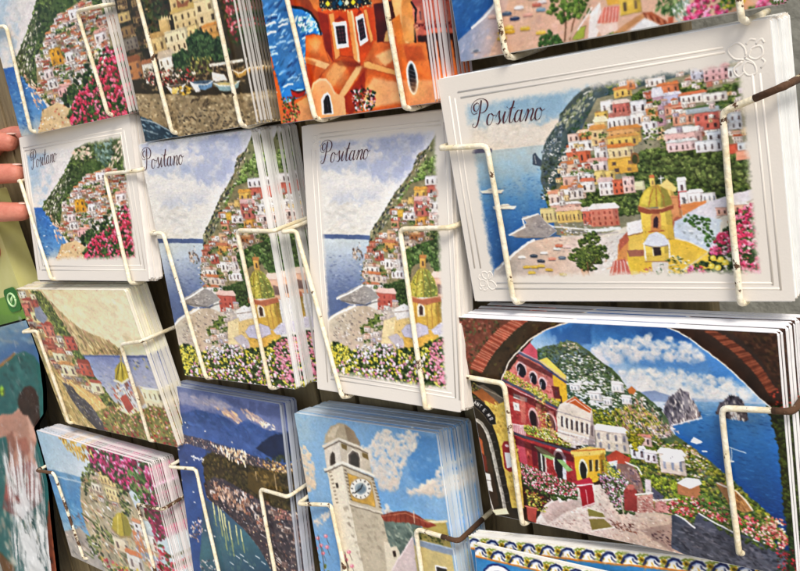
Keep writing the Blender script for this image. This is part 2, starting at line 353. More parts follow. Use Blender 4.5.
    for a in ((568, 140, 592, 151, W, (4, 1), None), (566, 150, 590, 163, 0xd8704c, (4, 1), 0xe8d8cc), (590, 128, 606, 145, 0xe4c48c, (2, 2), 0xd89850), (607, 136, 637, 146, 0xe8c060, (4, 1), 0xd99a50), (604, 146, 633, 158, 0xe8cf98, (5, 1), 0xd27f3e),
              (594, 146, 607, 161, W, (2, 1), None), (607, 157, 636, 173, 0xe3b048, (2, 2), None), (587, 160, 607, 173, 0xe4d0c8, (3, 1), 0xd8a090), (560, 163, 577, 174, 0xe2c4a8, (2, 1), 0xd07c4a), (600, 170, 614, 180, 0xe6c470, (2, 1), None), (591, 170, 604, 184, 0xe8cc80, (2, 1), None),
              (577, 172, 593, 182, 0xded8d4, (3, 1), 0xb0b8bc), (580, 180, 594, 192, W, (2, 1), 0xd0785a), (562, 175, 577, 186, 0xddb09c, (2, 1), 0xe0d8d0), (598, 180, 613, 195, 0xeae2dc, (3, 2), 0xd8b8b0), (612, 179, 623, 194, 0xd6704e, (2, 2), None), (622, 176, 634, 193, 0xe2c0b4, (2, 2), None),
              (560, 187, 582, 199, W, (4, 1), 0xd88a4c), (634, 181, 644, 190, 0xd8d4a8, None, None), (548, 192, 560, 205, 0xe6cfc0, (2, 1), 0xd89878), (550, 203, 580, 211, 0xd8a892, (4, 1), 0xe8e0d8), (540, 207, 556, 222, 0xd9c88c, (4, 1), None), (556, 209, 583, 222, 0xe2c070, (7, 1), 0xe0b8a0), (582, 209, 612, 224, 0xcf6a52, (6, 2), 0xe0c8c0),
              (667, 141, 696, 151, 0xe6c8c4, (5, 1), 0xd8d8d4), (695, 140, 722, 152, 0xdcdcdc, (4, 1), None), (727, 144, 738, 154, 0xd0644a, None, None), (738, 142, 756, 150, 0xc8ccd0, (3, 1), None), (736, 150, 754, 160, 0xdc9a7c, None, None)):
        A.b(*a)
    A.town([(566, 150), (580, 132), (600, 124), (604, 150), (590, 178), (560, 205), (552, 205), (556, 176)], 26, (4.5, 7), HOUSE+WH, ROOF, 0x5a4844, GR, .1, .4)
    A.town([(640, 100), (742, 84), (746, 118), (700, 130), (640, 132)], 22, (4.5, 7.5), HOUSE+WH+[0xd8b0b0, 0xc8b8c8], ROOF, 0x6a5854, GR, .25, .4)
    for x, y in ((549, 180), (552, 174), (546, 188), (556, 166), (560, 158), (544, 196)): A.d([(x-2, y-2), (x+3, y-3), (x+3, y+3), (x-2, y+3)], 5, (.7, 1.3), WH)
    A.e(634, 158, 4.5, 6, 0x8a6038); A.e(634, 159, 3, 4.6, 0x4a4a28)
    A.glaze([(548, 205), (562, 150), (600, 105), (640, 84), (744, 64), (748, 140), (690, 150), (640, 150), (636, 194), (600, 200), (612, 224), (556, 226)], 620, (.25, .8))
    A.d([(556, 222), (612, 222), (612, 232), (565, 238)], 40, (.6, 1.5), [0xe8e4de, 0xc8c0b8, 0xa89c94, 0xd8d4d0], 3, .1, .3)
    A.d([(560, 226), (577, 226), (577, 234), (560, 234)], 14, (.7, 1.6), [0xd25a40, 0xe8e0d8, 0xe0b050, 0xb8bcc8], 1.4)
    A.s_([(544, 222), (552, 226), (600, 230)], 1.6, 0xeae4dc, .9); A.s_([(545, 224), (556, 229), (600, 233)], .8, 0x6a6a78, .7)
    # jetty, beach, boats
    A.p([(508, 234), (518, 228), (526, 222), (522, 216), (538, 213), (548, 224), (556, 230), (548, 236), (524, 237)], 0x9c938e, 1.2, .15, .12, edge=0xf0eae0); A.d([(512, 233), (526, 224), (540, 220), (552, 230), (545, 235)], 40, (.5, 1.4), [0xb4a8a0, 0x847c7c, 0xc8bcb0, 0x746c70], 3, -.3, .3, .7)
    A.s_([(509, 234), (524, 226), (522, 218), (537, 213)], 1.6, 0xf2ece2); A.s_([(514, 236), (548, 237), (560, 231)], 1.4, 0x7d6d62, .8)
    A.g([(490, 290), (494, 268), (508, 255), (530, 240), (552, 236), (585, 236), (600, 290)], [(0, 0xa9a4a0), (.3, 0xc4b0a0), (.6, 0xd8b8a0), (1, 0xd6c4b4)], (500, 262), (585, 250), n=.1, m=.08)
    A.s_([(502, 263), (514, 252), (527, 242), (533, 239)], 2.4, 0xf0ece6); A.s_([(496, 268), (510, 258)], 1.4, 0xc8d0d4, .7)
    A.d([(530, 238), (575, 238), (585, 262), (545, 252)], 60, (.6, 1.5), [0xd0a890, 0xb89888, 0xe2cdb8, 0xa8988c], 2.5, 0, .3, .6)
    for x, y, c in ((521, 256, 0xe8e4dc), (533, 255, 0x3c4654), (543, 252, 0xe8e0d6), (540, 260, 0x3a3f4c), (551, 258, 0xd88a70), (561, 257, 0x66707c), (526, 266, 0xd8b040), (534, 266, 0xd8ae3a), (531, 272, 0xe0b83a), (548, 269, 0xd2a63c), (562, 274, 0xc8ac58), (540, 265, 0xdcb444), (556, 248, 0xe0dcd4), (558, 245, 0xcc7050), (566, 246, 0xe4c4b8)):
        A.e(x, y, 4, 1.6, c, .05); A.s_([(x-3.5, y+1.5), (x+3.5, y+1.7)], .8, 0x4c4844, .7); A.s_([(x-2, y-.6), (x+2, y-.5)], .5, 0xf2ece0, .6)
    # tree, palazzo, alley
    A.b(590, 207, 618, 226, 0xd28068, (5, 3), 0xe6dcd4, 0x8a3a30); A.s_([(588, 231), (619, 228)], 3, 0xe8e4e0, .9); A.s_([(590, 235), (617, 232)], 1.2, 0xb4a8a4)
    A.p([(588, 240), (628, 232), (640, 222), (645, 275), (595, 285)], 0xd8cec4, 2, .12, .1)
    A.d([(605, 240), (640, 226), (632, 262), (600, 275)], 40, (.8, 1.8), [0xe8e0d8, 0xc0b0a4, 0xe0b898, 0xb0a49c], 3, -.6, .3)
    T = [(568, 258), (574, 244), (582, 234), (592, 230), (600, 238), (606, 250), (604, 262), (592, 268), (578, 268)]
    A.p([(578, 262), (584, 262), (590, 278), (582, 278)], 0xcf9a70, 1.5)
    for q in ([(576, 242), (584, 234), (592, 231), (599, 238), (596, 248), (584, 250)], [(567, 256), (573, 248), (584, 248), (588, 262), (577, 266)], [(590, 246), (603, 244), (607, 256), (600, 264), (590, 262)], [(578, 258), (596, 258), (594, 270), (580, 270)], [(578, 246), (597, 244), (600, 262), (578, 264)]):
        A.leafy(q, (1.1, 2.2), [0x44542a, 0x55662c, 0x6a7834, 0x38481f], 1.1, .45, 1.5)
    A.s_([(586, 262), (588, 277)], 1.2, 0x7a5438); A.s_([(588, 268), (596, 258)], .8, 0x5c4430)
    # church with yellow dome
    A.b(657, 184, 674, 214, 0xe4c060, None, None); A.p([(658, 186), (666, 179), (676, 188), (675, 192)], 0xe8cc78, 1); A.s_([(660, 176), (660.5, 183)], 1, 0xf0ece4); A.s_([(658, 178.5), (663, 178)], .9, 0xf0ece4)
    A.b(668, 196, 681, 232, 0xd8925c, None, None); A.e(678, 224, 6, 7, 0xb0664a)
    A.b(677, 180, 686, 193, 0xefebe6, (1, 1), 0xf2eee8); A.b(678, 192, 689, 207, 0xefe6e0, (1, 1), None, 0x3a3030)
    A.s_([(678, 192), (679, 207), (689, 206), (688, 191), (678, 192)], 1, 0xb83c36)
    A.b(688, 192, 703, 204, 0xeee8e2, (3, 1), 0xf0ece8); A.b(702, 193, 716, 203, 0xe4e0dc, (3, 1), None, 0x5a6068)
    A.p([(680, 205), (706, 201), (704, 210), (682, 216)], 0xd88a52, 1.5)
    A.p([(684, 215), (706, 203), (735, 194), (760, 188), (762, 196), (728, 210), (704, 226), (688, 220)], 0xd2ccd0, 1.5, .08, .08)
    A.s_([(688, 219), (704, 226), (760, 197)], .9, 0x8a7a70, .7)
    A.b(716, 208, 728, 216, 0xdcae9c, (2, 1), None); A.b(728, 205, 748, 214, 0xd8a890, (3, 1), 0xd8d2d0)
    A.p([(674, 222), (690, 214), (722, 220), (716, 250), (706, 254), (672, 236)], 0xc4ccd2, 2, .1, .1)
    A.d([(676, 222), (716, 222), (712, 248), (690, 242)], 50, (.6, 1.6), [0xd8dcdc, 0xb0b8c0, 0xc8d0d0, 0xa4aca8], 2)
    A.p([(668, 236), (690, 243), (712, 254), (728, 266), (700, 276), (668, 274)], 0xe4bc44, 1.5, .1); A.s_([(668, 237), (690, 243), (714, 255)], 1.2, 0xe8dcc0); A.s_([(712, 250), (690, 266), (680, 272)], 1.4, 0xd8c8a0, .9)
    A.p([(626, 223), (642, 219), (645, 232), (627, 236)], 0xe6e0d8, 1); A.p([(626, 236), (645, 231), (646, 250), (627, 250)], 0xe2bc56, 1); A.s_([(626, 236), (645, 232)], .8, 0x8a5a40)
    A.p([(617, 244), (627, 238), (628, 262), (616, 262)], 0xd89050, 1); A.p([(618, 240), (626, 232), (628, 240), (618, 252)], 0xb8664c, 1)
    A.p([(626, 251), (648, 249), (652, 272), (630, 276), (627, 264)], 0xe4bc40, 1.2); A.p([(626, 250), (648, 250), (646, 256), (628, 257)], 0xa86a4c, 1)
    A.p([(612, 261), (624, 259), (630, 275), (608, 276)], 0xc86a58, 1)
    for k in range(4): A.s_([(613+k*3.2, 261), (610.5+k*5, 275)], .8, 0xe8d0c4)
    A.b(641, 209, 672, 240, 0xe8c452, None, None, sh=.2)
    A.b(643, 243, 669, 262, 0xe8c858, None, None); A.p([(642, 244), (648, 235), (656, 232), (664, 236), (669, 244), (660, 247), (648, 247)], 0xd4d4d4, 1); A.s_([(643, 245), (655, 248), (669, 245)], 1, 0x9a8a80)
    A.s_([(643, 244), (645, 260)], 1.4, 0xece6da); A.s_([(668, 244), (669, 258)], 1.4, 0xece6da); A.b(653, 248, 660, 256, 0x4a3c34, None, None)
    A.s_([(652, 248), (652.5, 256)], .7, 0xe8e0d0); A.s_([(644, 262), (668, 262)], 1, 0xa87848)
    A.p([(650, 231), (650, 216), (653, 212), (658, 212), (660, 216), (660, 230)], 0xd08a50, 1); A.p([(652.5, 228), (652.5, 219), (655.5, 216), (657.5, 219), (657.5, 228)], 0x4a3430, 1); A.s_([(648, 232), (663, 231)], 1.4, 0xb8683c)
    D = [(638, 208), (639, 199), (643, 191), (649, 186), (653, 184), (658, 185), (664, 189), (669, 196), (672, 206)]
    A.p(D, 0xc0aa3c, 1, .15, .1); A.p([(660, 186), (666, 190), (671, 200), (672, 207), (660, 207)], 0x8a8038, 2, .15, .1, op=.8); A.p([(640, 204), (643, 193), (649, 188), (648, 206)], 0xe0c850, 2, .1, op=.8)
    for x0_, x1_ in ((648, 653), (656, 655), (664, 657)): A.s_([(x0_, 207), (x1_+(x0_-x1_)*.7, 196), (x1_, 186)], 1, 0xa86a34, .9)
    A.p([(637, 206), (646, 209), (660, 209), (673, 204), (673, 209), (658, 214), (646, 214), (637, 211)], 0x9a5434, 1); A.s_([(638, 206), (648, 209), (660, 209), (672, 205)], .8, 0xd09a60)
    A.b(649, 177, 654, 186, 0xe8c860, (1, 1), 0xc87040)
    A.glaze([(606, 236), (640, 212), (680, 214), (714, 252), (712, 272), (612, 278)], 160, (.25, .7), (0xf0dc90, 0x9c6a30, 0xf4ecd8, 0x6c4a2c, 0xd8a030))
    # planting in front
    A.leafy([(684, 214), (708, 218), (714, 238), (708, 250), (702, 232), (684, 222)], (.9, 1.8), [0x4a7030, 0x5f8440, 0x3c5e2c], .6)
    A.d([(655, 268), (672, 256), (690, 262), (692, 278), (658, 280)], 70, (.6, 1.5), [0x3c5a30, 0xdcdcd4, 0x6a7c54, 0x2c3c24, 0xc8ccc0], 3.5, .4, 1.2)
    A.d([(630, 278), (650, 266), (662, 280)], 25, (.7, 1.6), [0xb86a50, 0xe0d4cc, 0xd8b8a0], 2, .4)
    A.leafy([(692, 266), (715, 256), (740, 252), (745, 280), (690, 282)], (1, 2.2), GD+[0x5a6c30])
    for x, y in ((713, 259), (721, 261), (711, 267), (718, 269), (726, 264)): A.e(x, y, 3.4, 3, 0xdcc040); A.e(x-.8, y-.8, 1.4, 1.2, 0xeedc7c, n=0)
    PK = [0xcc3f68, 0xd85a80, 0xb82c50, 0xe07898, 0xc23a58, 0xe8a0b0]
    A.bloom([(684, 277), (690, 266), (702, 268), (708, 278)], PK+[0xd870a8], (1, 2), 1.2)
    A.d([(728, 222), (736, 214), (744, 225), (736, 242), (726, 240)], 40, (.8, 1.8), [0xc87858, 0xd89a78, 0xe0c0a8, 0x9a6a48, 0x5a6a34], 1.6)
    F = [(708, 256), (716, 240), (730, 226), (738, 212), (752, 204), (760, 216), (762, 240), (764, 262), (762, 276), (745, 278), (738, 262), (728, 256)]
    A.leafy(F, (1.4, 2.6), GD+[0x55662c]); A.bloom(F, PK, (1.3, 2.8), 1.5)
    A.d([(742, 255), (756, 250), (758, 266), (748, 268)], 30, (.9, 2), [0x33401f, 0x46522a, 0x28321c], 1.6)
    A.bloom([(742, 262), (760, 262), (762, 277), (744, 278)], PK, (1.2, 2.4), 1)
    A.d([(750, 202), (764, 205), (766, 250), (758, 250)], 26, (.8, 1.7), [0xd8a0a0, 0xe8c8c8, 0x7a8a5c, 0xb8c0a8], 1.6)
    return A.done(sat=.92)

def art_tall_view(Q):
    A = Art(400, 747, ((316, 140), (438, 127), (446, 391), (331, 375)), 0xd8d2c8, 33)
    A.g([(300, 110), (460, 110), (460, 260), (310, 260)], [(0, 0xd4d4d8), (.35, 0xe4e0da), (.75, 0xe4dfd4), (1, 0xdcd8ce)], (375, 135), (350, 240), wob=.1)
    A.cl([(372, 130), (428, 126), (424, 150), (410, 178), (388, 194), (364, 178), (356, 166)], 0xa4aece, 30, -.1, .35, 16, .8, 5)
    A.cl([(318, 156), (350, 154), (374, 160), (368, 178), (340, 176), (322, 174)], 0xb0bad0, 22, -.05, .3, 8, .7, 12); A.cl([(318, 138), (352, 136), (362, 143), (340, 152), (320, 152)], 0xb0b8d0, 22, -.1, .3, 8, .7, 19)
    A.cl([(326, 194), (372, 188), (386, 200), (362, 210), (330, 206)], 0xbcc2d2, 22, -.05, .3, 8, .6, 15)
    A.cumulus([(362, 150), (368, 143), (376, 144), (382, 152), (380, 162), (370, 164), (362, 158)], (3, 6), 0xefe9e0, 0xbcbcc8, 1.2, .5)
    A.cumulus([(324, 180), (345, 170), (362, 172), (382, 180), (388, 192), (360, 196), (328, 196)], (4, 8), 0xefe9de, 0xc4c4cc, .9, .5)
    A.cumulus([(328, 212), (350, 206), (376, 208), (372, 228), (330, 230)], (5, 9), 0xeae4da, 0xcfcdcc, .6, .4); A.cumulus([(392, 142), (410, 136), (414, 146), (398, 152)], (3, 6), 0xe8e4e0, 0xb0b4c8, .7, .4)
    A.d([(325, 205), (375, 200), (368, 235), (328, 235)], 36, (2, 5), [0xd0c8b8, 0xe0d8cc, 0xc8c8c4], 3, -.1, .5, .35)
    A.g([(320, 237), (375, 237), (376, 300), (345, 330), (322, 330)], [(0, 0xc8d2d4), (.25, 0xb0bcc8), (.55, 0x8494b4), (.85, 0x586a94), (1, 0x5c6e98)], (348, 241), (356, 305), n=.12)
    A.p([(322, 236.5), (372, 237.5), (371, 242), (323, 241)], 0x5a6c94, 1.2, .15)
    A.d([(328, 258), (362, 256), (362, 296), (336, 300)], 110, (.5, 1.3), [0x5a6a9c, 0x8a98bc, 0x3f5084, 0xa4b0c8], 4, 0, .25, .5)
    M = [(446, 122), (438, 132), (430, 147), (420, 154), (415, 165), (413, 172), (405, 183), (396, 194), (389, 206), (383, 216), (376, 226), (371, 234), (369, 248), (373, 262), (400, 262), (450, 240), (450, 125)]
    A.p(M, 0x8a8c60, 1.5, .2, .2)
    A.d(M, 300, (.8, 2), [0x5f6c3c, 0x7c8650, 0xa8a070, 0x4a5434, 0x3c4434, 0x94985e], 1.8, -.9, .6, .8)
    A.d([(432, 146), (420, 154), (413, 172), (396, 194), (383, 216), (371, 235), (369, 246), (378, 240), (396, 208), (416, 176)], 170, (.6, 1.5), [0x3c403c, 0x54544a, 0xb09870, 0x80704c, 0x6c6c70, 0xcfc0a0, 0x34382c], 2, -.9, .4)
    A.leafy([(420, 170), (440, 150), (446, 175), (420, 195), (400, 215), (395, 208)], (1, 2.4), [0x6c8a3c, 0x86a04c, 0x587432, 0x94a860], .8)
    for x, y in ((402, 196), (410, 190), (404, 205), (398, 200), (412, 182)): A.s_([(x, y), (x+2, y-.5)], 1.1, 0xe4e0cc, .9)
    # houses on the slope
    A.p([(412, 185), (446, 172), (448, 275), (380, 300), (362, 278), (368, 250), (386, 228)], 0x8c8058, 2, .25, .2)
    A.town([(400, 205), (446, 176), (446, 250), (410, 262), (378, 292), (364, 282), (366, 258), (378, 238)], 120, (4, 8), HOUSE+WH, ROOF, 0x50403c, GR, .16, .4)
    for a in ((426, 176, 446, 186, 0xe4dcd6, (4, 1), None), (428, 186, 446, 198, 0xcc6a54, (2, 1), None), (415, 190, 428, 201, 0xe2b050, (2, 1), 0xe0a040), (415, 201, 431, 218, 0xcc7060, (3, 2), 0xe0b0a4), (409, 198, 415, 206, 0xe0b868, None, None),
              (398, 211, 405, 219, 0xe0b040, None, None), (404, 214, 416, 222, 0xe8dcd4, (2, 1), None), (416, 218, 428, 227, 0xdc9c44, (3, 1), None), (430, 202, 446, 212, 0xe6ded8, (3, 1), None), (430, 213, 448, 222, 0xe0c0b4, (3, 1), 0xe4d8d0),
              (392, 222, 400, 230, 0xdc9870, (1, 1), 0xc05a40), (402, 231, 412, 241, 0xeae4de, (2, 1), None), (410, 236, 424, 243, 0xd88a4c, (3, 1), 0xe2a870), (388, 232, 396, 246, 0xdcb080, (1, 2), None), (400, 242, 416, 252, 0xe2cdb8, (3, 1), None), (384, 244, 398, 254, 0xdca050, (2, 1), 0xc87850),
              (375, 253, 384, 263, 0xc4604c, (2, 1), None), (398, 255, 412, 262, 0xd8b4a4, (3, 1), None), (385, 261, 404, 271, 0xe4dad0, (4, 1), None), (392, 271, 408, 281, 0xe8e2da, (4, 1), 0xd8cfc4), (366, 268, 380, 276, 0xe2d8cc, (3, 1), 0xd8b8a0), (367, 276, 387, 285, 0xdcc8b4, (4, 1), 0xd07a48), (364, 286, 380, 294, 0xe4dcd4, (3, 1), 0xc87850)):
        A.b(*a)
    A.town([(404, 206), (420, 196), (446, 184), (446, 246), (404, 258), (380, 292), (366, 284), (370, 256), (388, 230)], 60, (3.4, 5.5), HOUSE+WH+WH, ROOF, 0x6a5a54, GR, .2, .4)
    A.glaze([(412, 190), (446, 176), (446, 250), (400, 290), (364, 294), (366, 256), (386, 228)], 620, (.25, .75))
    A.d([(353, 252), (360, 244), (364, 262), (354, 261)], 30, (.6, 1.4), [0x7a6a60, 0xb89c84, 0x54484a, 0xd8c4b0], 2, 1.4, .3)
    GP = [(384, 287), (408, 280), (412, 306), (392, 306)]
    A.p(GP, 0x41552c, 2, .2); A.leafy(GP, (1, 2.2), [0x44582a, 0x5a6e36, 0x38481f])
    GP = [(404, 252), (446, 236), (448, 275), (436, 275), (428, 262), (412, 268), (408, 290)]
    A.p(GP, 0x4c6230, 2, .3, .2); A.leafy(GP, (1.2, 2.6), [0x4c6a2e, 0x5f7c38, 0x7c9450, 0x3c5426], .8)
    A.d([(360, 262), (368, 262), (372, 296), (362, 296)], 26, (.6, 1.3), [0x4c5c34, 0xd8ccc0, 0x9a8c80, 0x6c7448], 1.8)
    A.b(378, 294, 396, 312, 0xc8604e, (4, 3), 0xe2b8a8, 0x8a3c34)
    # shore
    A.p([(337, 300), (352, 292), (362, 287), (372, 290), (380, 300), (366, 306), (352, 307)], 0x9c948e, 1.5, .15, edge=0xece6de); A.d([(340, 300), (360, 290), (378, 298), (360, 306)], 50, (.5, 1.3), [0xb8aea4, 0x7c7470, 0xd4cabc, 0x8c8480], 3, -.2, .3, .8)
    A.s_([(338, 301), (352, 294), (363, 288)], 1.6, 0xf0ebe2); A.s_([(342, 303), (366, 307), (380, 303)], 1.2, 0x6a625c, .8)
    A.g([(322, 330), (332, 318), (350, 308), (368, 308), (392, 318), (395, 350), (330, 360)], [(0, 0xccbfa8), (.5, 0xc4ae92), (1, 0xc6b49c)], (335, 318), (380, 345), n=.12, m=.12)
    A.s_([(326, 325), (338, 316), (356, 308)], 2, 0xefeae2, .9)
    A.d([(336, 322), (350, 312), (390, 310), (392, 335), (350, 346), (334, 342)], 150, (.5, 1.3), [0xa08c7c, 0xe8e0d4, 0x7c7068, 0xc8a890, 0xdcd4cc, 0x8a7c74], 2.5, .5, .4)
    A.p([(378, 312), (396, 308), (398, 330), (386, 340)], 0xcbb9a6, 2); A.d([(380, 306), (400, 306), (398, 326), (384, 326)], 40, (.6, 1.3), WH+[0x9c8c84, 0xc0a08c], 2, .4, .5)
    for x, y, r_ in ((366, 331, 5), (373, 325, 4.4), (379, 320, 4)):
        A.e(x, y, r_, r_, 0x66742e, soft=2); A.d([(x-r_, y-r_), (x+r_, y-r_), (x+r_, y+r_), (x-r_, y+r_)], 24, (.6, 1.4), GR+[0x8c9a3c])
    A.d([(362, 345), (385, 336), (400, 350), (372, 356)], 50, (.7, 1.7), [0xc8c4cc, 0xb4acb8, 0xdcd8d8, 0x948c98], 1.8)
    A.town([(372, 312), (398, 304), (402, 330), (396, 350), (366, 350), (358, 340)], 22, (5, 8), WH+[0xd0c8d0, 0xe0d0b8, 0xd8b8a0, 0xc8c0cc], [0xb8b0b8, 0xc89878, 0xd8d0cc], 0x7a6c68, GR, .2, .5)
    # church
    A.p([(394, 311), (404, 305), (412, 310), (412, 330), (396, 330)], 0xe6ded4, 1.2); A.p([(384, 322), (396, 318), (397, 345), (381, 345)], 0xe6cf98, 1.2, edge=0xb09474)
    A.p([(395, 322), (413, 318), (416, 350), (393, 350)], 0xe4c27c, 1.2); A.p([(388, 338), (397, 335), (408, 346), (398, 350)], 0xc4b8b8, 1.2, edge=0xa89484); A.s_([(395, 314), (412, 312)], .8, 0x9c8878)
    A.b(432, 278, 450, 300, 0xe4b490, (1, 1), 0xe8c8b0)
    A.b(413, 302, 441, 330, 0xe0b84c, None, None, sh=.3); A.p([(403, 334), (436, 330), (442, 352), (404, 352)], 0xdfae48, 1.5)
    for x in (415, 426, 431, 437): A.s_([(x, 304), (x+1, 329)], 1.2, 0xb8843a, .8)
    A.p([(417, 318), (417, 308), (420, 304), (424, 308), (424.5, 318)], 0xe8dcc0, 1); A.p([(419, 317), (419, 309), (421, 307), (422.5, 309), (422.5, 317)], 0x5a4030, 1)
    A.p([(401, 332), (406, 326), (418, 324), (427, 328), (428, 335), (415, 340), (404, 338)], 0xc8c0cc, 1.2, edge=0x94848c); A.p([(430, 331), (440, 324), (450, 324), (450, 334), (434, 336)], 0xccc4cc, 1.2)
    D = [(410, 299), (410, 289), (413, 279), (418, 272), (422, 269), (428, 272), (434, 280), (437, 290), (437, 299)]
    A.p(D, 0xb8ac3c, 1.2, .15, .15); A.p([(424, 271), (431, 276), (437, 290), (437, 299), (424, 299)], 0x74803a, 2, .2, .2, op=.8); A.d(D, 80, (.5, 1.1), [0xd4c44c, 0x8a943c, 0xe4d868, 0x5c6c30, 0xa89838], 1.5)
    for x0_, x1_ in ((416, 420), (424, 422), (431, 425)): A.s_([(x0_, 299), (x1_+(x0_-x1_)*.75, 284), (x1_, 271)], .8, 0x7c6428, .8)
    A.p([(409, 297), (420, 301), (440, 298), (441, 303), (424, 307), (409, 303)], 0xb86c44, 1.2); A.s_([(410, 298), (422, 301), (440, 298)], .8, 0xe0b080)
    A.b(420, 259, 426, 270, 0xd8a848, (1, 1), 0xb87838); A.s_([(423, 254), (423, 258)], 1, 0xb08848)
    A.glaze([(380, 310), (412, 305), (442, 302), (442, 350), (366, 352)], 200, (.25, .7), (0xf4e8c8, 0x7c5c40, 0xfaf4e4, 0xb89c94, 0x5c4434, 0xd8a850))
    # flowers
    F = [(322, 348), (338, 343), (352, 352), (372, 352), (396, 350), (420, 348), (440, 338), (450, 338), (450, 396), (325, 382)]
    A.p(F, 0x34421e, 4, .2, .1); A.leafy(F, (1.3, 2.6), [0x44582a, 0x5a6e30, 0x38481f, 0x6c7c3a], 1, .45)
    A.bloom(F, [0xd8c838, 0xe8dc60, 0xc8b430], (1.1, 2), .4); A.bloom([(328, 346), (348, 346), (352, 374), (332, 374)], [0xd8c430, 0xe6d850], (.9, 1.8), 1)
    A.bloom([(342, 362), (440, 354), (444, 392), (332, 380)], [0xe4a8b8, 0xf0e4e0, 0xd8809c, 0xeed0d8], (1.2, 2.2), .45)
    A.bloom([(428, 346), (450, 336), (450, 382), (434, 384)], [0xdc7c90, 0xe498a8, 0xd06880], (1.1, 2.2), 1.3); A.bloom([(358, 346), (402, 346), (396, 358), (354, 360)], [0xe4dcdc, 0xc8bcc8, 0xd8a4b4], (1, 2), .8)
    A.leafy([(322, 384), (336, 378), (450, 394), (450, 400), (325, 390)], (1.2, 2.2), GD)
    return A.done(sat=.84)

def art_bougainvillea_view(Q):
    A = Art(380, 380, ((26, 151), (120, 136), (137.5, 257), (42, 263)), 0xd8d2cc, 45)
    A.g([(15, 140), (125, 125), (125, 220), (40, 220)], [(0, 0x8fb0cc), (.25, 0xb4c4d0), (.5, 0xd4d0cc), (1, 0xd8cfc4)], (30, 152), (75, 190), wob=.2)
    A.cumulus([(44, 160), (70, 150), (66, 168), (54, 188), (42, 178)], (3, 7), 0xece2da, 0xc8c4c8, .7, .4)
    A.cl([(34, 175), (55, 170), (48, 205), (38, 205)], 0xa8bccc, 22, .0, .2, 8, .7, 14)
    A.g([(30, 207), (50, 206), (70, 245), (60, 270), (36, 270)], [(0, 0x2f62a8), (.45, 0x3f7ab8), (.75, 0x5c8fc0), (1, 0xb8b8b0)], (40, 208), (54, 262), n=.15, m=.1)
    A.d([(37, 210), (52, 212), (62, 240), (50, 258), (42, 258)], 120, (.5, 1.2), [0x2c5ca0, 0x4c88c0, 0x78a8d0, 0x28508c], 3, .2, .4, .6)
    for x, y in ((48, 247), (52, 225), (45, 236)): A.s_([(x, y), (x+2, y-.4)], .7, 0xf0ece8, .9)
    M = [(44, 206), (50, 196), (58, 184), (66, 172), (71, 160), (76, 150), (84, 144), (97, 139), (125, 130), (140, 200), (120, 230), (70, 240), (58, 224), (50, 215)]
    A.p(M, 0x56663a, 2, .3, .2)
    A.leafy(M, (1.2, 2.6), [0x4a5a30, 0x5d6e38, 0x6c7c44, 0x3c4c2a], .9)
    A.d([(74, 152), (84, 146), (92, 150), (92, 158), (76, 160)], 26, (.9, 2), [0xd8b8a0, 0xc8c0a4, 0xa8a884, 0xe0c8b0], 2)
    A.d([(92, 146), (112, 140), (112, 160), (104, 168), (96, 158)], 50, (.9, 2), [0x78907c, 0x8ca494, 0x5c7464, 0x486050], 2, .9, .5)
    A.d([(112, 148), (120, 140), (122, 158), (108, 170)], 26, (.8, 1.6), [0xc8b89c, 0xe0ccb4, 0x94886c], 2.4, -.9, .3)
    A.d([(70, 165), (100, 160), (104, 172), (80, 186), (64, 196)], 100, (.8, 1.8), [0x3a4c24, 0x4c6030, 0x2c3c1c], 1.6)
    A.d([(45, 206), (58, 186), (70, 166), (72, 178), (62, 200), (58, 224), (48, 214)], 170, (.5, 1.3), [0x3c4230, 0xb8b4a0, 0x6c7050, 0xd4ccbc, 0x2c3224, 0x545c3c], 2, -.9, .4)
    V = [(64, 205), (72, 192), (84, 178), (98, 171), (110, 166), (122, 176), (130, 190), (130, 205), (118, 208), (110, 214), (104, 222), (90, 238), (72, 240), (62, 230)]
    A.p(V, 0xa08c68, 2, .25, .25)
    A.town(V, 330, (3.4, 5.6), HOUSE+WH+WH, ROOF, 0x6a5450, GR, .14, .4)
    for a in ((77, 198, 87, 211, 0xdca030, (2, 2), None), (90, 203, 97, 211, 0xeae2da, (2, 1), None), (80, 228, 92, 236, 0xe4b0a8, (3, 1), 0xe0a898), (72, 221, 81, 229, 0xe4dcd4, (2, 1), None), (97, 172, 106, 180, 0xeae0da, (2, 1), None), (70, 213, 78, 221, 0xe8d4cc, (2, 1), None), (116, 192, 126, 200, 0xe6d8d4, (2, 1), 0xd8a090)):
        A.b(*a)
    A.glaze(V, 420, (.25, .7))
    A.d([(52, 214), (60, 220), (66, 240), (60, 244), (56, 228)], 26, (.6, 1.5), [0xe0b8a0, 0xd09c80, 0xe8d4c0], 2, 1, .4)
    B_ = [(58, 262), (64, 244), (78, 240), (90, 246), (98, 262)]
    A.p(B_, 0xd8b888, 1.5, .12, .1); A.d(B_, 40, (.5, 1.1), [0x8a6c50, 0xe8d8bc, 0xb89468, 0xc87050, 0xe4e0d8], 1.8)
    G_ = [(80, 240), (92, 228), (108, 212), (116, 220), (106, 238), (94, 252)]
    A.leafy(G_, (1.1, 2.2), GD+[0x5d6e38])
    F = [(86, 252), (94, 238), (104, 230), (112, 226), (116, 210), (124, 204), (132, 206), (140, 262), (90, 262)]
    A.p(F, 0x4c5a2c, 3, .25); A.leafy(F, (1.1, 2), GD+[0x55662c])
    A.d([(104, 226), (118, 200), (130, 200), (128, 218), (112, 234)], 30, (.9, 1.7), [0xe4d4c4, 0xd8b078, 0xc88060, 0xe8e0d8], 1.4)
    A.bloom(F, [0xc83450, 0xd85470, 0xb02840, 0xdc7088, 0xcc4058], (1, 2), 1.1)
    return A.done()
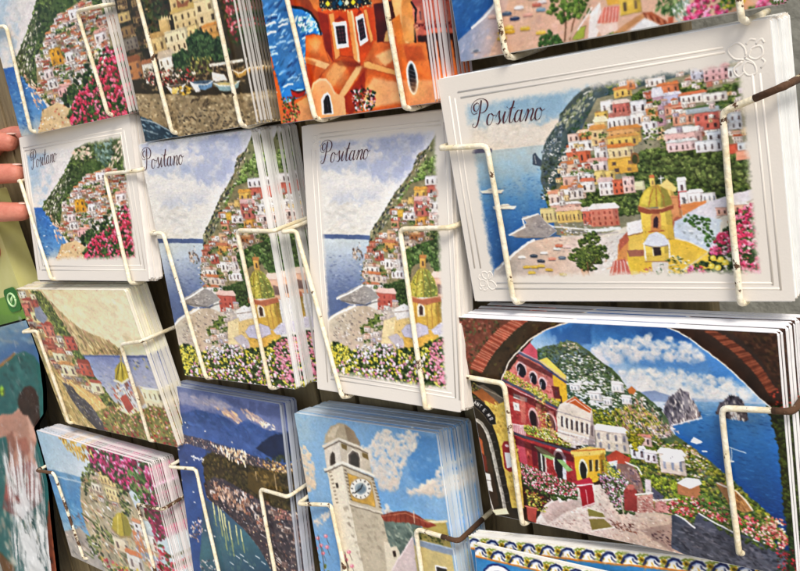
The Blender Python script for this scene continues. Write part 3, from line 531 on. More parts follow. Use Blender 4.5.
def art_arch_view(Q):
    Q = ((456.9, 316.7), (777.9, 332.4), (798.2, 578.6), (492.8, 514.3))
    A = Art(820, 602, Q, 0x3a2418, 57); A.fine = 1.45
    # everything seen through the arch ------------------------------------------------
    A.g([(500, 385), (545, 322), (660, 318), (740, 350), (790, 410), (790, 440), (600, 440)], [(0, 0x1f4f8c), (.3, 0x3f78b4), (.55, 0x8aaccc), (.8, 0xc4c8cc), (1, 0xb8c4d0)], (640, 322), (632, 402), wob=.1)
    A.cl([(640, 340), (705, 340), (722, 372), (690, 374), (640, 366)], 0x5c8cc0, 26, -.3, .3, 12, .8, 15); A.cl([(700, 350), (722, 358), (742, 380), (716, 378)], 0x4a82c0, 20, -.3, .3, 6, .85, 17)
    A.cl([(548, 324), (592, 322), (592, 344), (556, 350)], 0x24548f, 22, -.2, .3, 8, .7, 27)
    A.cumulus([(586, 356), (600, 344), (622, 337), (640, 338), (652, 334), (672, 338), (690, 345), (704, 356), (690, 361), (655, 357), (620, 362), (596, 364)], (2, 8), 0xf2ece2, 0xb4b8c4, 2.4, .36)
    A.cumulus([(606, 374), (640, 368), (680, 370), (715, 376), (748, 386), (768, 400), (690, 398), (640, 394), (614, 384)], (2.5, 9), 0xeee8de, 0xc4c6cc, 2.2, .36)
    A.cumulus([(590, 348), (600, 340), (614, 340), (606, 352)], (2, 6), 0xdfe0e0, 0x9cb0c8, 1, .25)
    A.p([(638, 392), (655, 390), (672, 396), (695, 398), (695, 404), (640, 400)], 0x8c9cb8, 2); A.p([(695, 398), (770, 402), (770, 406), (695, 404)], 0xa8b8cc, 2)
    A.g([(664, 404), (700, 401), (772, 404), (782, 440), (800, 580), (740, 560), (690, 470)], [(0, 0x7fa4c4), (.12, 0x3f78b0), (.35, 0x2460a0), (.6, 0x1a4c88), (1, 0x142f60)], (725, 402), (745, 528), n=.12, m=.08)
    A.d([(690, 408), (775, 408), (785, 530), (740, 500), (695, 440)], 240, (.6, 1.5), [0x2a68a8, 0x1c5494, 0x3a7ab8, 0x163e78, 0x225c9c], 5, .06, .15, .5)
    A.d([(700, 404), (772, 404), (775, 416), (702, 418)], 40, (.5, 1.2), [0x8ab0d0, 0x5a8fc0, 0xa8c4d8], 5, .05, .1, .5)
    for x, y in ((694, 440), (680, 448), (688, 448), (695, 450), (705, 451), (706, 461), (719, 469), (732, 461)): A.s_([(x-1.5, y), (x+1.8, y+.3)], 1.3, 0xe4e8ec)
    A.p([(691, 442), (694, 437), (700, 440), (703, 442), (697, 444)], 0xdce2e8, 1); A.s_([(732, 448), (732, 462)], .7, 0xd8dce0, .8); A.s_([(730, 447), (746, 453)], 1, 0xc0d0e0, .8)
    # sea stacks
    K1 = [(663, 412), (666, 403), (671, 396), (676, 393), (680, 388), (684, 391), (689, 392), (692, 399), (697, 406), (702, 416), (694, 420), (682, 424), (668, 426)]
    A.p(K1, 0x8c8890, 1, .2, .2); A.d(K1, 110, (.9, 2.2), [0xd8d0cc, 0xa8a2a8, 0x6a6672, 0x4a4854, 0xc4bcb8, 0x807c86], 3.4, 1.35, .3); A.d([(663, 412), (671, 397), (680, 389), (681, 420), (668, 425)], 40, (.8, 2), [0x4c4a56, 0x5c5a66, 0x3c3c48], 3.4, 1.3, .3, .8)
    K2 = [(716, 414), (719, 405), (724, 401), (729, 396), (738, 396), (744, 401), (746, 410), (749, 420), (741, 420), (736, 416), (730, 419), (724, 416)]
    A.p(K2, 0x5c5a66, 1, .2, .2); A.d(K2, 80, (.8, 1.7), [0x3c3c48, 0x2c2c38, 0xb4aeac, 0x6a6872, 0x54525c], 3, 1.4, .3); A.d([(727, 408), (732, 408), (746, 419), (730, 419)], 26, (.6, 1.4), [0xece6e2, 0xd0c8cc], 3, 1.3, .3)
    A.s_([(664, 427), (690, 421), (702, 418)], 1.2, 0xd8dce4, .8)
    # wooded hill with white houses
    Hl = [(530, 352), (545, 346), (556, 344), (568, 340), (577, 342), (590, 351), (602, 362), (612, 368), (620, 376), (628, 388), (640, 391), (650, 399), (660, 408), (668, 418), (672, 432), (690, 445), (712, 462), (740, 486), (770, 520), (690, 540), (600, 470), (560, 420)]
    A.p(Hl, 0x56684a, 1.5, .2, .2)
    A.leafy([(530, 352), (568, 340), (602, 362), (628, 388), (660, 408), (668, 430), (600, 440), (560, 400)], (1, 2.2), [0x4c6048, 0x5f7350, 0x566c44, 0x748458, 0x5c7060], 1, .5, 1.3)
    A.d([(530, 350), (568, 341), (590, 352), (580, 362), (545, 362)], 60, (.8, 1.8), [0x62788a, 0x4c6272, 0x70848c, 0x566c60], 2, -.2, .6, .7)
    A.d([(560, 344), (575, 342), (580, 348), (570, 350)], 14, (.6, 1.3), [0xc8bca4, 0xe0d8cc, 0xa89c84], 2)
    A.d([(560, 352), (592, 356), (625, 385), (652, 402), (660, 415), (640, 425), (600, 418), (566, 395)], 230, (.6, 1.6), [0xe8e6e2, 0xd4d6d4, 0xc0c8c8, 0xf0ece6, 0xdcd4c8], 2.2, .05, .25)
    A.d([(568, 380), (590, 378), (612, 400), (606, 408), (580, 402)], 60, (1, 2.4), [0xecebe8, 0xd8dadc, 0xc8ccd0, 0xf2eeea], 2.2, .1, .25)
    for x0, y0, x1, y1 in ((590, 392, 602, 400), (612, 383, 624, 392), (570, 384, 580, 390), (622, 396, 632, 404), (604, 398, 612, 405)): A.b(x0, y0, x1, y1, 0xe4e4e2, (3, 1), 0xf0eeea, 0x7c8488)
    A.leafy([(590, 410), (640, 405), (672, 430), (640, 450), (600, 445)], (1.1, 2.2), [0xa0a03c, 0x7f8a34, 0xb8ac44, 0x5f7030])
    A.d([(634, 400), (642, 398), (658, 412), (672, 428), (676, 436), (650, 436), (616, 434), (616, 412)], 130, (.7, 1.8), [0xd8b4a0, 0xe4ccbc, 0xb88870, 0xc89c84, 0xece0d4, 0x8c6450, 0x5c5040], 4, 1.15, .25)
    A.p([(628, 389), (632, 386), (637, 390), (634, 394), (629, 393)], 0xc07c48, 1)
    A.d([(645, 425), (672, 425), (680, 434), (660, 440)], 40, (.6, 1.6), [0xe0d4d0, 0xb8a8a8, 0x7c6c70, 0xd8c4b8], 3, .3)
    # slopes down to the water
    S_ = [(620, 440), (680, 440), (712, 462), (735, 482), (770, 515), (790, 540), (700, 530), (640, 500)]
    A.leafy(S_, (1.2, 2.6), [0x5c6c2c, 0x7c8a34, 0xa0a03c, 0x4c5c2a, 0x8c8448])
    A.d([(650, 440), (690, 445), (708, 460), (705, 480), (660, 480)], 70, (.7, 1.8), [0xe4dcd0, 0xc8a898, 0xd8ccc0, 0x98785c], 1.8)
    A.leafy([(640, 474), (672, 478), (700, 496), (690, 505), (650, 490)], (1.6, 3), [0xa8b03c, 0x8c9c34, 0x748430], .7)
    for a in ((596, 430, 629, 452, 0xdccfc0, (4, 2), 0xf0ecea, 0x8c8890), (631, 447, 646, 459, 0xdce0e6, (2, 1), 0xf2f0ee), (639, 436, 652, 446, 0xdcc0b4, (2, 1), 0xd09078), (660, 453, 686, 474, 0xdcd2c6, (3, 1), 0xf2f0ee, 0x6c7484), (645, 452, 658, 463, 0xe0dce0, (2, 1), 0xeeeae6)):
        A.b(*a, arch=True)
    A.p([(661, 456), (668, 450), (680, 453), (686, 460), (676, 463), (664, 461)], 0xeeecea, 1.2)
    A.p([(678, 483), (690, 488), (700, 484), (702, 503), (692, 497), (678, 494)], 0xb07a50, 1, edge=0x7a5438); A.p([(677, 483), (686, 477), (699, 479), (703, 484), (690, 489)], 0xeae6e4, 1)
    A.p([(716, 483), (722, 482), (736, 491), (744, 498), (753, 511), (744, 513), (730, 505)], 0xa87c4c, 1.2, .15); A.s_([(718, 483), (737, 491), (745, 499), (753, 510)], 1.6, 0xd8ccb8)
    A.d([(738, 495), (752, 508), (746, 514), (734, 504)], 20, (.7, 1.5), [0x6c4c30, 0x8c6438, 0xc09458], 3, 1.2, .3)
    A.leafy([(627, 432), (640, 428), (644, 440), (638, 450), (630, 448)], (1.2, 2.2), [0xb8a830, 0xa09830, 0x7c7c2c])
    A.p([(606, 456), (616, 450), (631, 458), (628, 466), (608, 463)], 0xb8523c, 1.2, .15); A.p([(610, 463), (632, 464), (640, 474), (645, 496), (626, 488), (618, 470)], 0x8c6a60, 1.5, .2, .15); A.d([(620, 466), (638, 470), (644, 494), (628, 488)], 40, (.8, 1.8), [0x7a6470, 0xa08478, 0x5c4c54, 0xb89c90], 2, 1.2)
    A.s_([(626, 462), (638, 467), (642, 474)], 1.6, 0xe4dcd4)
    A.p([(645, 478), (651, 480), (652, 497), (646, 494)], 0xc8bcb8, 1); A.p([(652, 486), (664, 496), (662, 502), (652, 499)], 0x5c5864, 1.5)
    A.p([(607, 462), (618, 460), (616, 470), (608, 470)], 0xd8d8dc, 1); A.p([(608, 466), (616, 466), (616, 472), (608, 471)], 0x4c5458, 1)
    # pink and yellow palazzi
    RD = 0xac4440
    A.p([(516, 356), (523, 350), (530, 342), (537, 350), (538, 360)], 0xc85a68, 1, .12)
    A.p([(500, 382), (514, 364), (522, 351), (545, 364), (556, 374), (558, 406), (545, 400)], 0xc8746a, 1, .2, .15); A.d([(504, 378), (514, 366), (522, 353), (545, 366), (556, 376), (557, 402), (540, 394)], 60, (.8, 2.2), [0xd48c7c, 0xb4503f, 0xe0a894, 0xc0645a], 2.4, .5, .4, .7)
    A.p([(538, 360), (547, 357), (566, 376), (568, 404), (556, 400), (552, 370)], 0xdcae38, 1.2, .12, .12); A.p([(538, 360), (547, 357), (566, 375), (566, 380), (548, 368)], 0xe8c860, 1)
    A.s_([(519, 352), (540, 363), (566, 382)], 2.6, 0x5a566c); A.s_([(519, 350.5), (541, 361), (566, 379)], .8, 0xb8a8b4)
    for x, y, w, h in ((521.5, 370, 4, 8), (533.5, 378, 3.2, 7), (543, 384, 3, 6.5)):
        A.e(x, y-h*.25, w+1.1, h*.75+1.2, 0xe0b8b8, -.35); A.e(x, y, w, h*.9, 0x2c2028, -.3); A.s_([(x-w*.9, y+h*.6), (x-w*.5, y-h*.3)], 1, 0xd8d0d0, .9)
    A.b(553, 386, 560, 398, 0x7a3a30, (1, 1), None); A.s_([(561, 396), (562, 405)], 1.6, 0x5c3c30)
    A.leafy([(502, 376), (508, 370), (530, 384), (560, 402), (558, 409), (530, 396)], (.8, 1.7), [0x9ca030, 0xb8ac44, 0x6c7830, 0xc8b458]); A.bloom([(502, 376), (508, 370), (530, 384), (560, 402), (558, 407), (530, 394)], [0xe0d488, 0xd8a0a0, 0xc89048], (.6, 1.1), .4)
    A.p([(497, 388), (503, 378), (558, 407), (560, 445), (520, 434), (503, 428)], RD, 1, .18, .15)
    A.d([(500, 386), (505, 382), (557, 410), (559, 442), (520, 430), (505, 424)], 90, (.8, 2.2), [0xc86c5c, 0x8c2c2c, 0xbc5048, 0xd89080, 0xa03c38], 2.2, .6, .5, .7)
    A.s_([(501, 379), (530, 393), (560, 409)], 3, 0x54505f); A.s_([(500, 382), (530, 396), (560, 412)], 1, 0xd0a8a8)
    A.p([(513.5, 393), (527, 397.5), (527, 402), (513.5, 397.5)], 0xe4dcd4, 1, edge=0x8c6c68); A.s_([(516, 396), (524, 399)], .7, 0x6c6460, .7)
    A.p([(513, 401.5), (519, 403), (519.5, 411), (514, 410)], 0xe2dcd6, 1, edge=0xb09090); A.s_([(515.5, 404.5), (516.5, 407.5)], .7, 0x6c5c5c)
    A.e(534, 418, 5, 11, 0xd8a8a4, -.25); A.e(534, 420, 4, 10, 0x3a1c20, -.25); A.e(551, 422, 5, 11, 0xe0c0bc, -.25); A.e(551, 424, 4, 10, 0x34201f, -.25)
    A.d([(533, 386), (540, 386), (548, 412), (556, 436), (546, 438), (536, 410)], 110, (.6, 1.5), [0xb8a438, 0xd8c458, 0x7c7c2c, 0xc8984c, 0x5c5c28, 0xe4d890], 1.6)
    A.p([(512, 424), (524, 425), (526, 436), (513, 431)], 0xc08080, 1)
    for k in range(7): A.s_([(513.5+k*1.9, 424+k*.3), (514+k*1.9, 431+k*.5)], .7, 0xf0dcdc, .9)
    A.s_([(512, 423.5), (525, 425.5), (545, 431)], .9, 0xecdcd8)
    A.leafy([(524, 425), (548, 428), (574, 438), (574, 449), (545, 440), (526, 433)], (.8, 1.8), [0xb8ac40, 0x8c9434, 0xc8bc58, 0x6c7830]); A.bloom([(524, 425), (548, 428), (574, 438), (574, 448), (545, 439)], [0xe0d868, 0xd8b0a8, 0xe8e0b0], (.6, 1.2), .4)
    A.s_([(513, 432.5), (540, 442), (574, 451)], 2.6, 0x4c4450); A.s_([(513, 434.5), (540, 444), (574, 453)], .8, 0xc8a8a4)
    A.p([(514, 435), (574, 453), (578, 486), (548, 486), (522, 470)], 0x983030, 1, .25, .2); A.d([(516, 438), (572, 455), (576, 482), (550, 482), (524, 468)], 80, (.8, 2.2), [0xb84c44, 0x741e20, 0xcc7868, 0x8c2a2a], 2.2, 1.3, .5, .7); A.p([(516, 438), (524, 440), (528, 466), (520, 464)], 0xc05060, 2, op=.8); A.p([(531, 443), (536, 445), (538, 466), (533, 466)], 0x6a1424, 2)
    A.e(560, 463, 6.5, 15, 0xe8dcd6, -.15); A.e(560, 466, 5, 14, 0x2c2024, -.15); A.p([(563, 455), (566, 456), (567, 482), (563, 478)], 0xc8c0c8, 1)
    A.p([(537, 449), (544, 453), (546, 476), (539, 472)], 0x3c2c2c, 1); A.s_([(541, 452), (543, 474)], 1.6, 0xe0d8d0); A.s_([(545, 454), (547, 476)], 1.4, 0xc4b8b4)
    A.p([(534, 446), (541, 447), (556, 456), (552, 460), (545, 457)], 0x8ca468, 1, .15); A.p([(557, 459), (563, 460), (573, 470), (568, 472)], 0x8ca468, 1, .15); A.s_([(535, 446), (555, 459)], .7, 0xd0dcb0)
    A.p([(556, 412), (560, 404), (574, 396), (592, 408), (596, 444), (575, 446), (558, 436)], 0xe0d0c0, 1, .08, .08)
    A.p([(566, 402), (575, 396), (592, 409), (590, 413), (574, 404)], 0xc06838, 1); A.s_([(566, 404), (575, 399), (591, 411)], .8, 0xece4e0)
    for k in range(7):
        x = 561+k*5; y = 416+k*1.5; A.p([(x, y), (x+2, y+.6), (x+2.4, y+11), (x+.4, y+10)], 0x54484c, .9); A.s_([(x+2.8, y), (x+3.2, y+12)], .8, 0xf0eae8)
    A.s_([(558, 411), (593, 422)], 1, 0xa89c9c); A.s_([(558, 430), (595, 440)], 1.2, 0xf0ebe8); A.s_([(558, 432), (595, 442)], .7, 0x8c8084)
    A.d([(568, 436), (596, 440), (598, 450), (572, 448)], 30, (.8, 1.8), [0xe8e2de, 0xc8b8b8, 0xd8ccc8], 2.5, .2, .2)
    A.p([(573, 452), (604, 449), (608, 474), (596, 482), (578, 484)], 0xe0b038, 1, .1, .12); A.p([(571, 451), (590, 446), (606, 449), (606, 454), (572, 457)], 0xe4c468, 1); A.s_([(572, 451), (605, 449)], 1.2, 0xc87838)
    A.e(583.5, 469, 4.4, 10, 0xf0e4c0, -.1); A.e(583.5, 471, 3.3, 9.4, 0x34281c, -.1)
    for x in (591, 597, 603): A.p([(x-1.6, 460), (x+1.3, 459.5), (x+1.6, 471), (x-1.4, 471.5)], 0x5a4a28, 1); A.s_([(x+1.8, 460), (x+2.2, 471)], .8, 0xf0dca0)
    for q in ([(501, 383), (530, 397), (558, 411), (557, 417), (530, 404), (501, 390)], [(514, 437), (540, 446), (574, 455), (574, 462), (540, 453), (515, 444)], [(518, 354), (540, 366), (553, 373), (553, 378), (538, 371), (517, 360)]): A.p(q, 0x401418, 3, .1, op=.6)
    A.p([(592, 412), (597, 440), (596, 448), (588, 446)], 0x8c7c78, 3, .1, op=.6); A.p([(604, 452), (609, 474), (602, 480), (599, 456)], 0x8c6420, 3, .1, op=.6)
    for x in (520, 536, 549): A.p([(x, 395+(x-520)*.5), (x+5, 397+(x-520)*.5), (x+6, 424+(x-520)*.45), (x+1, 422+(x-520)*.45)], 0xd8907c, 3, .1, op=.45)
    # terrace, path and flowers
    A.g([(528, 535), (545, 505), (566, 488), (600, 484), (618, 505), (680, 517), (705, 548), (700, 575), (600, 560)], [(0, 0xdcccc4), (.5, 0xd8c4b8), (1, 0xc4aa98)], (560, 495), (640, 550), n=.12, m=.2)
    A.d([(528, 535), (545, 505), (566, 490), (605, 488), (620, 508), (685, 520), (705, 548), (690, 572), (600, 556)], 420, (.5, 1.2), [0xb08078, 0x94605c, 0xe8dcd4, 0xc8a8a0, 0xe4d4cc, 0xa88c84], 2.2, .2, .5, .75)
    A.d([(545, 500), (575, 490), (590, 510), (560, 520)], 60, (.8, 2), [0xece4de, 0xe0d0cc, 0xdcc8c4], 2, .3, .5, .7)
    A.p([(540, 512), (560, 497), (584, 494), (590, 504), (566, 512), (548, 524)], 0xb89c94, 4, .2, op=.6); A.p([(640, 530), (690, 520), (704, 546), (672, 552)], 0x8c7068, 5, .2, op=.6); A.p([(552, 492), (574, 488), (580, 498), (560, 503)], 0xf0e8e2, 4, .1, op=.7)
    for k in range(150):
        t, v = A.r.random(), A.r.random(); x = 536+t*150; y = 500+v*62+t*6
        if y > 512-abs(x-600)*.05: A.s_([(x, y), (x+A.r.uniform(2, 5), y+A.r.uniform(.4, 1.6))], .5, A.r.choice([0x9c7c74, 0xf0e6de, 0x84605a, 0xc0a49a]), .7)
    for k in range(6): A.s_([(604+k*14, 512+k*3), (612+k*15, 540+k*4)], .7, 0xb09488, .45)
    A.p([(588, 509), (602, 512), (606, 518), (589, 516)], 0x8c8048, 1); A.p([(589, 519), (604, 519), (613, 527), (592, 530)], 0x8c7c48, 1); A.s_([(588, 508), (604, 513)], 1, 0xe8dccc); A.s_([(589, 517.5), (606, 518)], 1.4, 0xddd0c4); A.s_([(592, 531), (615, 527)], 1.5, 0xe4d8cc)
    A.d([(610, 520), (634, 524), (636, 533), (614, 528)], 26, (.6, 1.5), [0x6a3a34, 0x54302c, 0x94604c], 3, .3)
    A.d([(650, 535), (690, 520), (705, 545), (690, 556)], 60, (.8, 2), [0x5c4044, 0x7a5850, 0x94786c, 0x483438], 2.5, .2, .5)
    A.p([(575, 482), (592, 479), (595, 504), (583, 508), (580, 490)], 0xa41c30, 1, .15); A.p([(572, 482), (590, 477), (594, 484), (577, 488)], 0xb83040, 1); A.s_([(574, 486), (594, 484)], 1.4, 0xe8d0cc); A.s_([(586, 490), (588, 504)], 1, 0xd89c9c); A.s_([(583, 507), (595, 503)], 1.4, 0xe4ccc8)
    FL = [0x4c5c2c, 0x34421f, 0xc86880, 0xe0b0b8, 0xb83c50, 0xe8d8d4, 0x7c8a44, 0xd88c98]
    A.leafy([(518, 462), (540, 470), (575, 484), (578, 498), (555, 500), (524, 486)], (1.1, 2.2), [0x4c5c2c, 0x5f6f38, 0x3c4c24]); A.bloom([(518, 462), (540, 470), (575, 484), (578, 496), (555, 496), (524, 484)], [0xc86880, 0xe0b0b8, 0xb83c50, 0xe8d8d4, 0xd88c98], (.7, 1.5), .8)
    A.d([(524, 488), (545, 496), (548, 512), (530, 510)], 60, (.7, 1.8), [0xb8a83c, 0x8c9434, 0x5c6828, 0xd8c860, 0xa04838], 1.6)
    A.p([(526, 505), (537, 508), (536, 523), (528, 520)], 0xa0483c, 1, .2); A.s_([(525, 506), (538, 509)], 1.4, 0xc87860)
    A.leafy([(598, 474), (618, 470), (636, 490), (634, 514), (618, 512), (604, 490)], (1, 2), [0x5c6840, 0x6c7848, 0x4c5834]); A.bloom([(598, 474), (618, 470), (636, 490), (634, 512), (618, 510), (604, 490)], [0xb8a0b8, 0xd8c8d4, 0xa87890, 0xc87890, 0xe4dcd8], (.7, 1.4), .8)
    A.d([(603, 460), (622, 468), (618, 480), (604, 476)], 30, (.7, 1.6), [0xc8b83c, 0xe0d060, 0x8c9438], 1.5)
    A.s_([(620, 492), (624, 514)], 1.2, 0xc8b0a0); A.p([(624, 490), (630, 484), (637, 490), (638, 512), (625, 510)], 0x98403c, 1.2, .2, .2); A.e(631, 487, 4, 3, 0xb86c60)
    A.p([(637, 496), (653, 494), (655, 512), (638, 513)], 0xc09084, 1, .2, .2); A.s_([(636, 494.5), (653, 493)], 1.8, 0xe4dcd4); A.p([(655, 502), (676, 499), (674, 514), (655, 512)], 0xb8847c, 1, .2, .2); A.s_([(654, 500.5), (677, 499)], 1.6, 0xe0d4cc)
    A.d([(638, 496), (675, 500), (674, 513), (638, 512)], 60, (.6, 1.4), [0xa05c54, 0xd8b8ac, 0x94504c, 0xe0ccc0], 2)
    A.p([(672, 514), (683, 519), (694, 527), (697, 511), (712, 520), (735, 532), (770, 545), (796, 556), (800, 585), (700, 562), (672, 548)], 0x4a4c58, 1, .3, .25)
    A.d([(674, 522), (697, 530), (740, 540), (798, 560), (798, 580), (700, 560), (674, 546)], 110, (1, 2.6), [0x3a3c48, 0x5c5c68, 0x2c2c38, 0x6a6870, 0x44404a], 2.2, .4, .6, .7)
    for k in range(150):
        t = A.r.random(); x = 676+t*118; top = 520+max(0, (x-697))*.42; y = top+A.r.uniform(3, 34)
        if y < 548+(x-672)*.3: A.s_([(x, y), (x+A.r.uniform(2, 5), y+A.r.uniform(.5, 2.4))], A.r.uniform(.8, 2), A.r.choice([0x5c5c6a, 0x363844, 0x70707c, 0x2a2c36, 0x646068]), .7)
    A.leafy([(700, 512), (740, 532), (790, 552), (788, 558), (738, 540), (704, 522)], (.8, 1.6), [0x5c6c2c, 0x44542a], .35)
    for q in ([(673, 513), (684, 519), (695, 528)], [(696, 511), (712, 521), (735, 533)], [(738, 528), (755, 540), (775, 546)]): A.s_(q, 1.6, 0xdcd8d8)
    Q5 = [(668, 502), (700, 496), (735, 512), (775, 524), (792, 540), (780, 552), (735, 528), (700, 512), (690, 518), (668, 510)]; A.leafy(Q5, (1, 2.2), [0x5c6c2c, 0x7c8c38, 0x4c5c2a, 0x8c9440]); A.bloom(Q5, [0xc84c50, 0xd88088, 0xe8c0b8, 0xb83840, 0xe4b0a0], (.8, 1.7), .75)
    A.d([(700, 492), (740, 510), (735, 522), (704, 508)], 60, (.8, 2), [0x4c6c2c, 0x34501f, 0x6c8a3c], 2)
    A.d([(760, 515), (785, 520), (790, 540), (765, 538)], 40, (.8, 1.9), [0xd89c8c, 0xc87868, 0xe8d0b8, 0xa04840], 1.5)
    # ivy on the right jamb of the arch
    J_ = [(768, 404), (775, 398), (790, 392), (800, 590), (786, 580), (790, 545), (784, 500), (780, 450)]
    A.p(J_, 0x1c2414, 1.5, .3); A.leafy(J_, (1, 2.2), [0x2c381c, 0x222c14, 0x3c4c24])
    A.d([(778, 548), (800, 548), (800, 582), (778, 572)], 50, (.8, 1.8), [0x8c1c24, 0xb03038, 0x401418, 0x2c381c], 1.5)
    # the arch itself: rubble, brick ring, dark underside
    IN = [(501, 381), (505, 371), (509, 362), (514, 355), (521, 348), (528, 341), (535, 336), (543, 331), (552, 327), (560, 324.5), (568, 322)]
    top = [(568, 300), (440, 300), (440, 400), (478, 380)]
    A.p(IN+top, 0x43301f, 1, .25, .2)
    A.d(IN+top, 130, (1.2, 3), [0x3a2c1c, 0x504228, 0x46301c, 0x2c2016, 0x585028], 1.8, -.8, .6, .7)
    BO = [(470, 368), (476, 356), (484, 345), (492, 335), (502, 326), (516, 316), (520, 314)]; BI = [(482, 373), (488, 362), (495, 351), (504, 341), (514, 331), (527, 321), (534, 316)]
    A.p([(450, 310), (528, 310), (519, 316), (502, 326), (484, 345), (470, 368), (474, 384), (462, 384)], 0x6e3c2c, 1.5, .35, .3)
    A.d([(455, 312), (518, 312), (500, 326), (484, 344), (468, 368), (460, 370)], 120, (1.2, 2.8), [0x84483a, 0x6a4430, 0x503420, 0x96604a, 0x5c5a34, 0x7a3828, 0x42301f], 1.5, -.6, .8, .85)
    A.p(BO+BI[::-1], 0x9c4a34, 1, .2, .2)
    q = np.array(BO, float); w_ = np.array(BI, float)
    for t in np.linspace(0, 5.9, 34):
        i = int(t); f = t-i; A.s_([q[i]*(1-f)+q[i+1]*f, w_[i]*(1-f)+w_[i+1]*f], .7, 0xd09c80 if int(t*7) % 3 else 0x542418, .75)
    A.s_(IN, 1.3, 0xe0cfc0); A.s_([(x-1.2, y-1.2) for x, y in IN], .8, 0x18100c, .8)
    AR = [(654, 322), (668, 327), (680, 332), (690, 338), (699, 345), (709, 352), (718, 359), (729, 368), (738, 376), (748, 386), (757, 395), (764, 401), (771, 407)]
    A.p(AR+[(790, 402), (790, 320), (660, 310)], 0x33211a, 1, .3, .2)
    A.p([(720, 322), (790, 326), (792, 396), (778, 388), (762, 360), (745, 342)], 0x3a2015, 2, .35, .3)
    A.d([(722, 326), (784, 330), (786, 394), (764, 360), (745, 342)], 90, (1.2, 3), [0x3c2418, 0x2c1a10, 0x4c3020, 0x402c18, 0x281810], 1.6, .6, .8, .8)
    BO = [(716, 330), (728, 337), (740, 345), (750, 353), (760, 364), (768, 375), (777, 390)]; BI = [(704, 330), (716, 338), (728, 347), (739, 356), (750, 367), (760, 379), (769, 393)]
    A.p(BO+BI[::-1], 0x6a3220, 1.4, .3, .3)
    q = np.array(BO, float); w_ = np.array(BI, float)
    for t in np.linspace(0, 5.9, 30):
        i = int(t); f = t-i; A.s_([q[i]*(1-f)+q[i+1]*f, w_[i]*(1-f)+w_[i+1]*f], .8, 0x9a5a40 if int(t*7) % 2 else 0x34160c, .6)
    A.s_(AR, 1.2, 0xd4d4d0)
    A.d([(770, 392), (784, 386), (790, 410), (778, 415)], 20, (.7, 1.6), [0x8c3020, 0xa84030, 0x402018], 1.4)
    A.glaze([(506, 376), (524, 352), (566, 380), (568, 404), (594, 410), (606, 450), (606, 480), (578, 486), (516, 466), (500, 400)], 420, (.25, .75), (0xf0d8d0, 0x4a1820, 0xd87080, 0x2c181c, 0xf4ecd8, 0x6c6830, 0xc89c98, 0x8c2038))
    A.glaze([(594, 430), (690, 440), (712, 470), (770, 530), (660, 515), (600, 480)], 420, (.3, .9), (0xf4eee4, 0x2c3018, 0xd8c8a0, 0x4c5c24, 0xfaf4ea, 0x8c6c48, 0x20180f, 0xb8b048))
    # near left corner: beam, yellow wall, sign, doorway
    A.p([(462, 375), (480, 376), (502, 384), (512, 430), (520, 470), (523, 525), (492, 520), (476, 440)], 0x2c2416, 1.5, .3)
    A.d([(462, 374), (476, 378), (482, 396), (470, 398)], 50, (.8, 2), [0x5c5c28, 0x3c4420, 0x847c3c, 0x6a4c28, 0xa08c48], 1.6)
    A.p([(476, 386), (483, 384), (506, 399), (506, 408), (500, 404)], 0x6a5a48, 1.2, .2); A.s_([(477, 385), (506, 399)], 1.2, 0x9c8c74)
    A.p([(472, 392), (482, 388), (500, 404), (498, 410), (484, 402)], 0xa06030, 1.5, .2)
    A.p([(484, 400), (496, 405), (508, 400), (514, 436), (521, 470), (524, 508), (512, 508), (504, 470), (498, 440)], 0xcfae50, 1.5, .2, .2)
    A.d([(488, 402), (506, 402), (518, 450), (522, 505), (512, 500), (502, 450)], 110, (.8, 2.2), [0xdcc060, 0xb8943c, 0xe4cc78, 0xa88434, 0xd0a848], 1.8, 1.3, .6, .7)
    A.p([(472.5, 399), (480, 400), (489, 407), (495, 416), (496, 424), (491, 425), (483, 414), (473, 405)], 0x191412, 1, edge=0xa89878)
    # lettering on the painted sign
    def mark(cx, cy, a, segs):
        c, s2 = math.cos(a), math.sin(a)
        for sg in segs: A.s_([(cx+x*c-y*s2, cy+x*s2+y*c) for x, y in sg], .62, 0xf2ece0, .95, 0)
    GL = {'A': [[(-1, 1.7), (0, -1.7), (1, 1.7)], [(-.6, .5), (.6, .5)]], 'N': [[(-.9, 1.7), (-.9, -1.7), (.9, 1.7), (.9, -1.7)]], 'T': [[(-1, -1.7), (1, -1.7)], [(0, -1.7), (0, 1.7)]],
          'E': [[(.8, -1.7), (-.8, -1.7), (-.8, 1.7), (.8, 1.7)], [(-.8, 0), (.5, 0)]], 'M': [[(-1.1, 1.7), (-1, -1.7), (0, .8), (1, -1.7), (1.1, 1.7)]], 'R': [[(-.8, 1.7), (-.8, -1.7), (.7, -1.4), (.7, -.2), (-.8, 0), (.9, 1.7)]]}
    for ch, x, y, a in (('A', 475.3, 402.3, .35), ('N', 478, 404, .5), ('T', 480.6, 406, .62), ('E', 484.4, 410, .85), ('M', 488.6, 414.8, .95), ('R', 491.3, 418.6, 1.05)): mark(x, y, a, GL[ch])
    for q in ([(477, 420), (482, 424), (487, 432), (491, 445), (494, 458), (498, 476), (502, 494), (505, 510)],): A.s_(q, 4.6, 0x9c9486, 1, .3); A.s_([(x-1, y) for x, y in q], 1, 0xd4cabb, .7)
    for k in range(9): A.s_([(487+k*2.2, 434+k*8.6), (493+k*2.1, 433+k*8.6)], .7, 0x6a6258, .8)
    A.p([(474, 424), (480, 424), (485, 434), (489, 450), (494, 476), (499, 505), (492, 512), (484, 470), (478, 440)], 0x3c2c1c, 2, .3)
    A.p([(478, 436), (482, 440), (487, 470), (484, 468)], 0xb05a30, 2, .2); A.p([(480, 452), (486, 456), (488, 472), (483, 470)], 0x6a2c1c, 2)
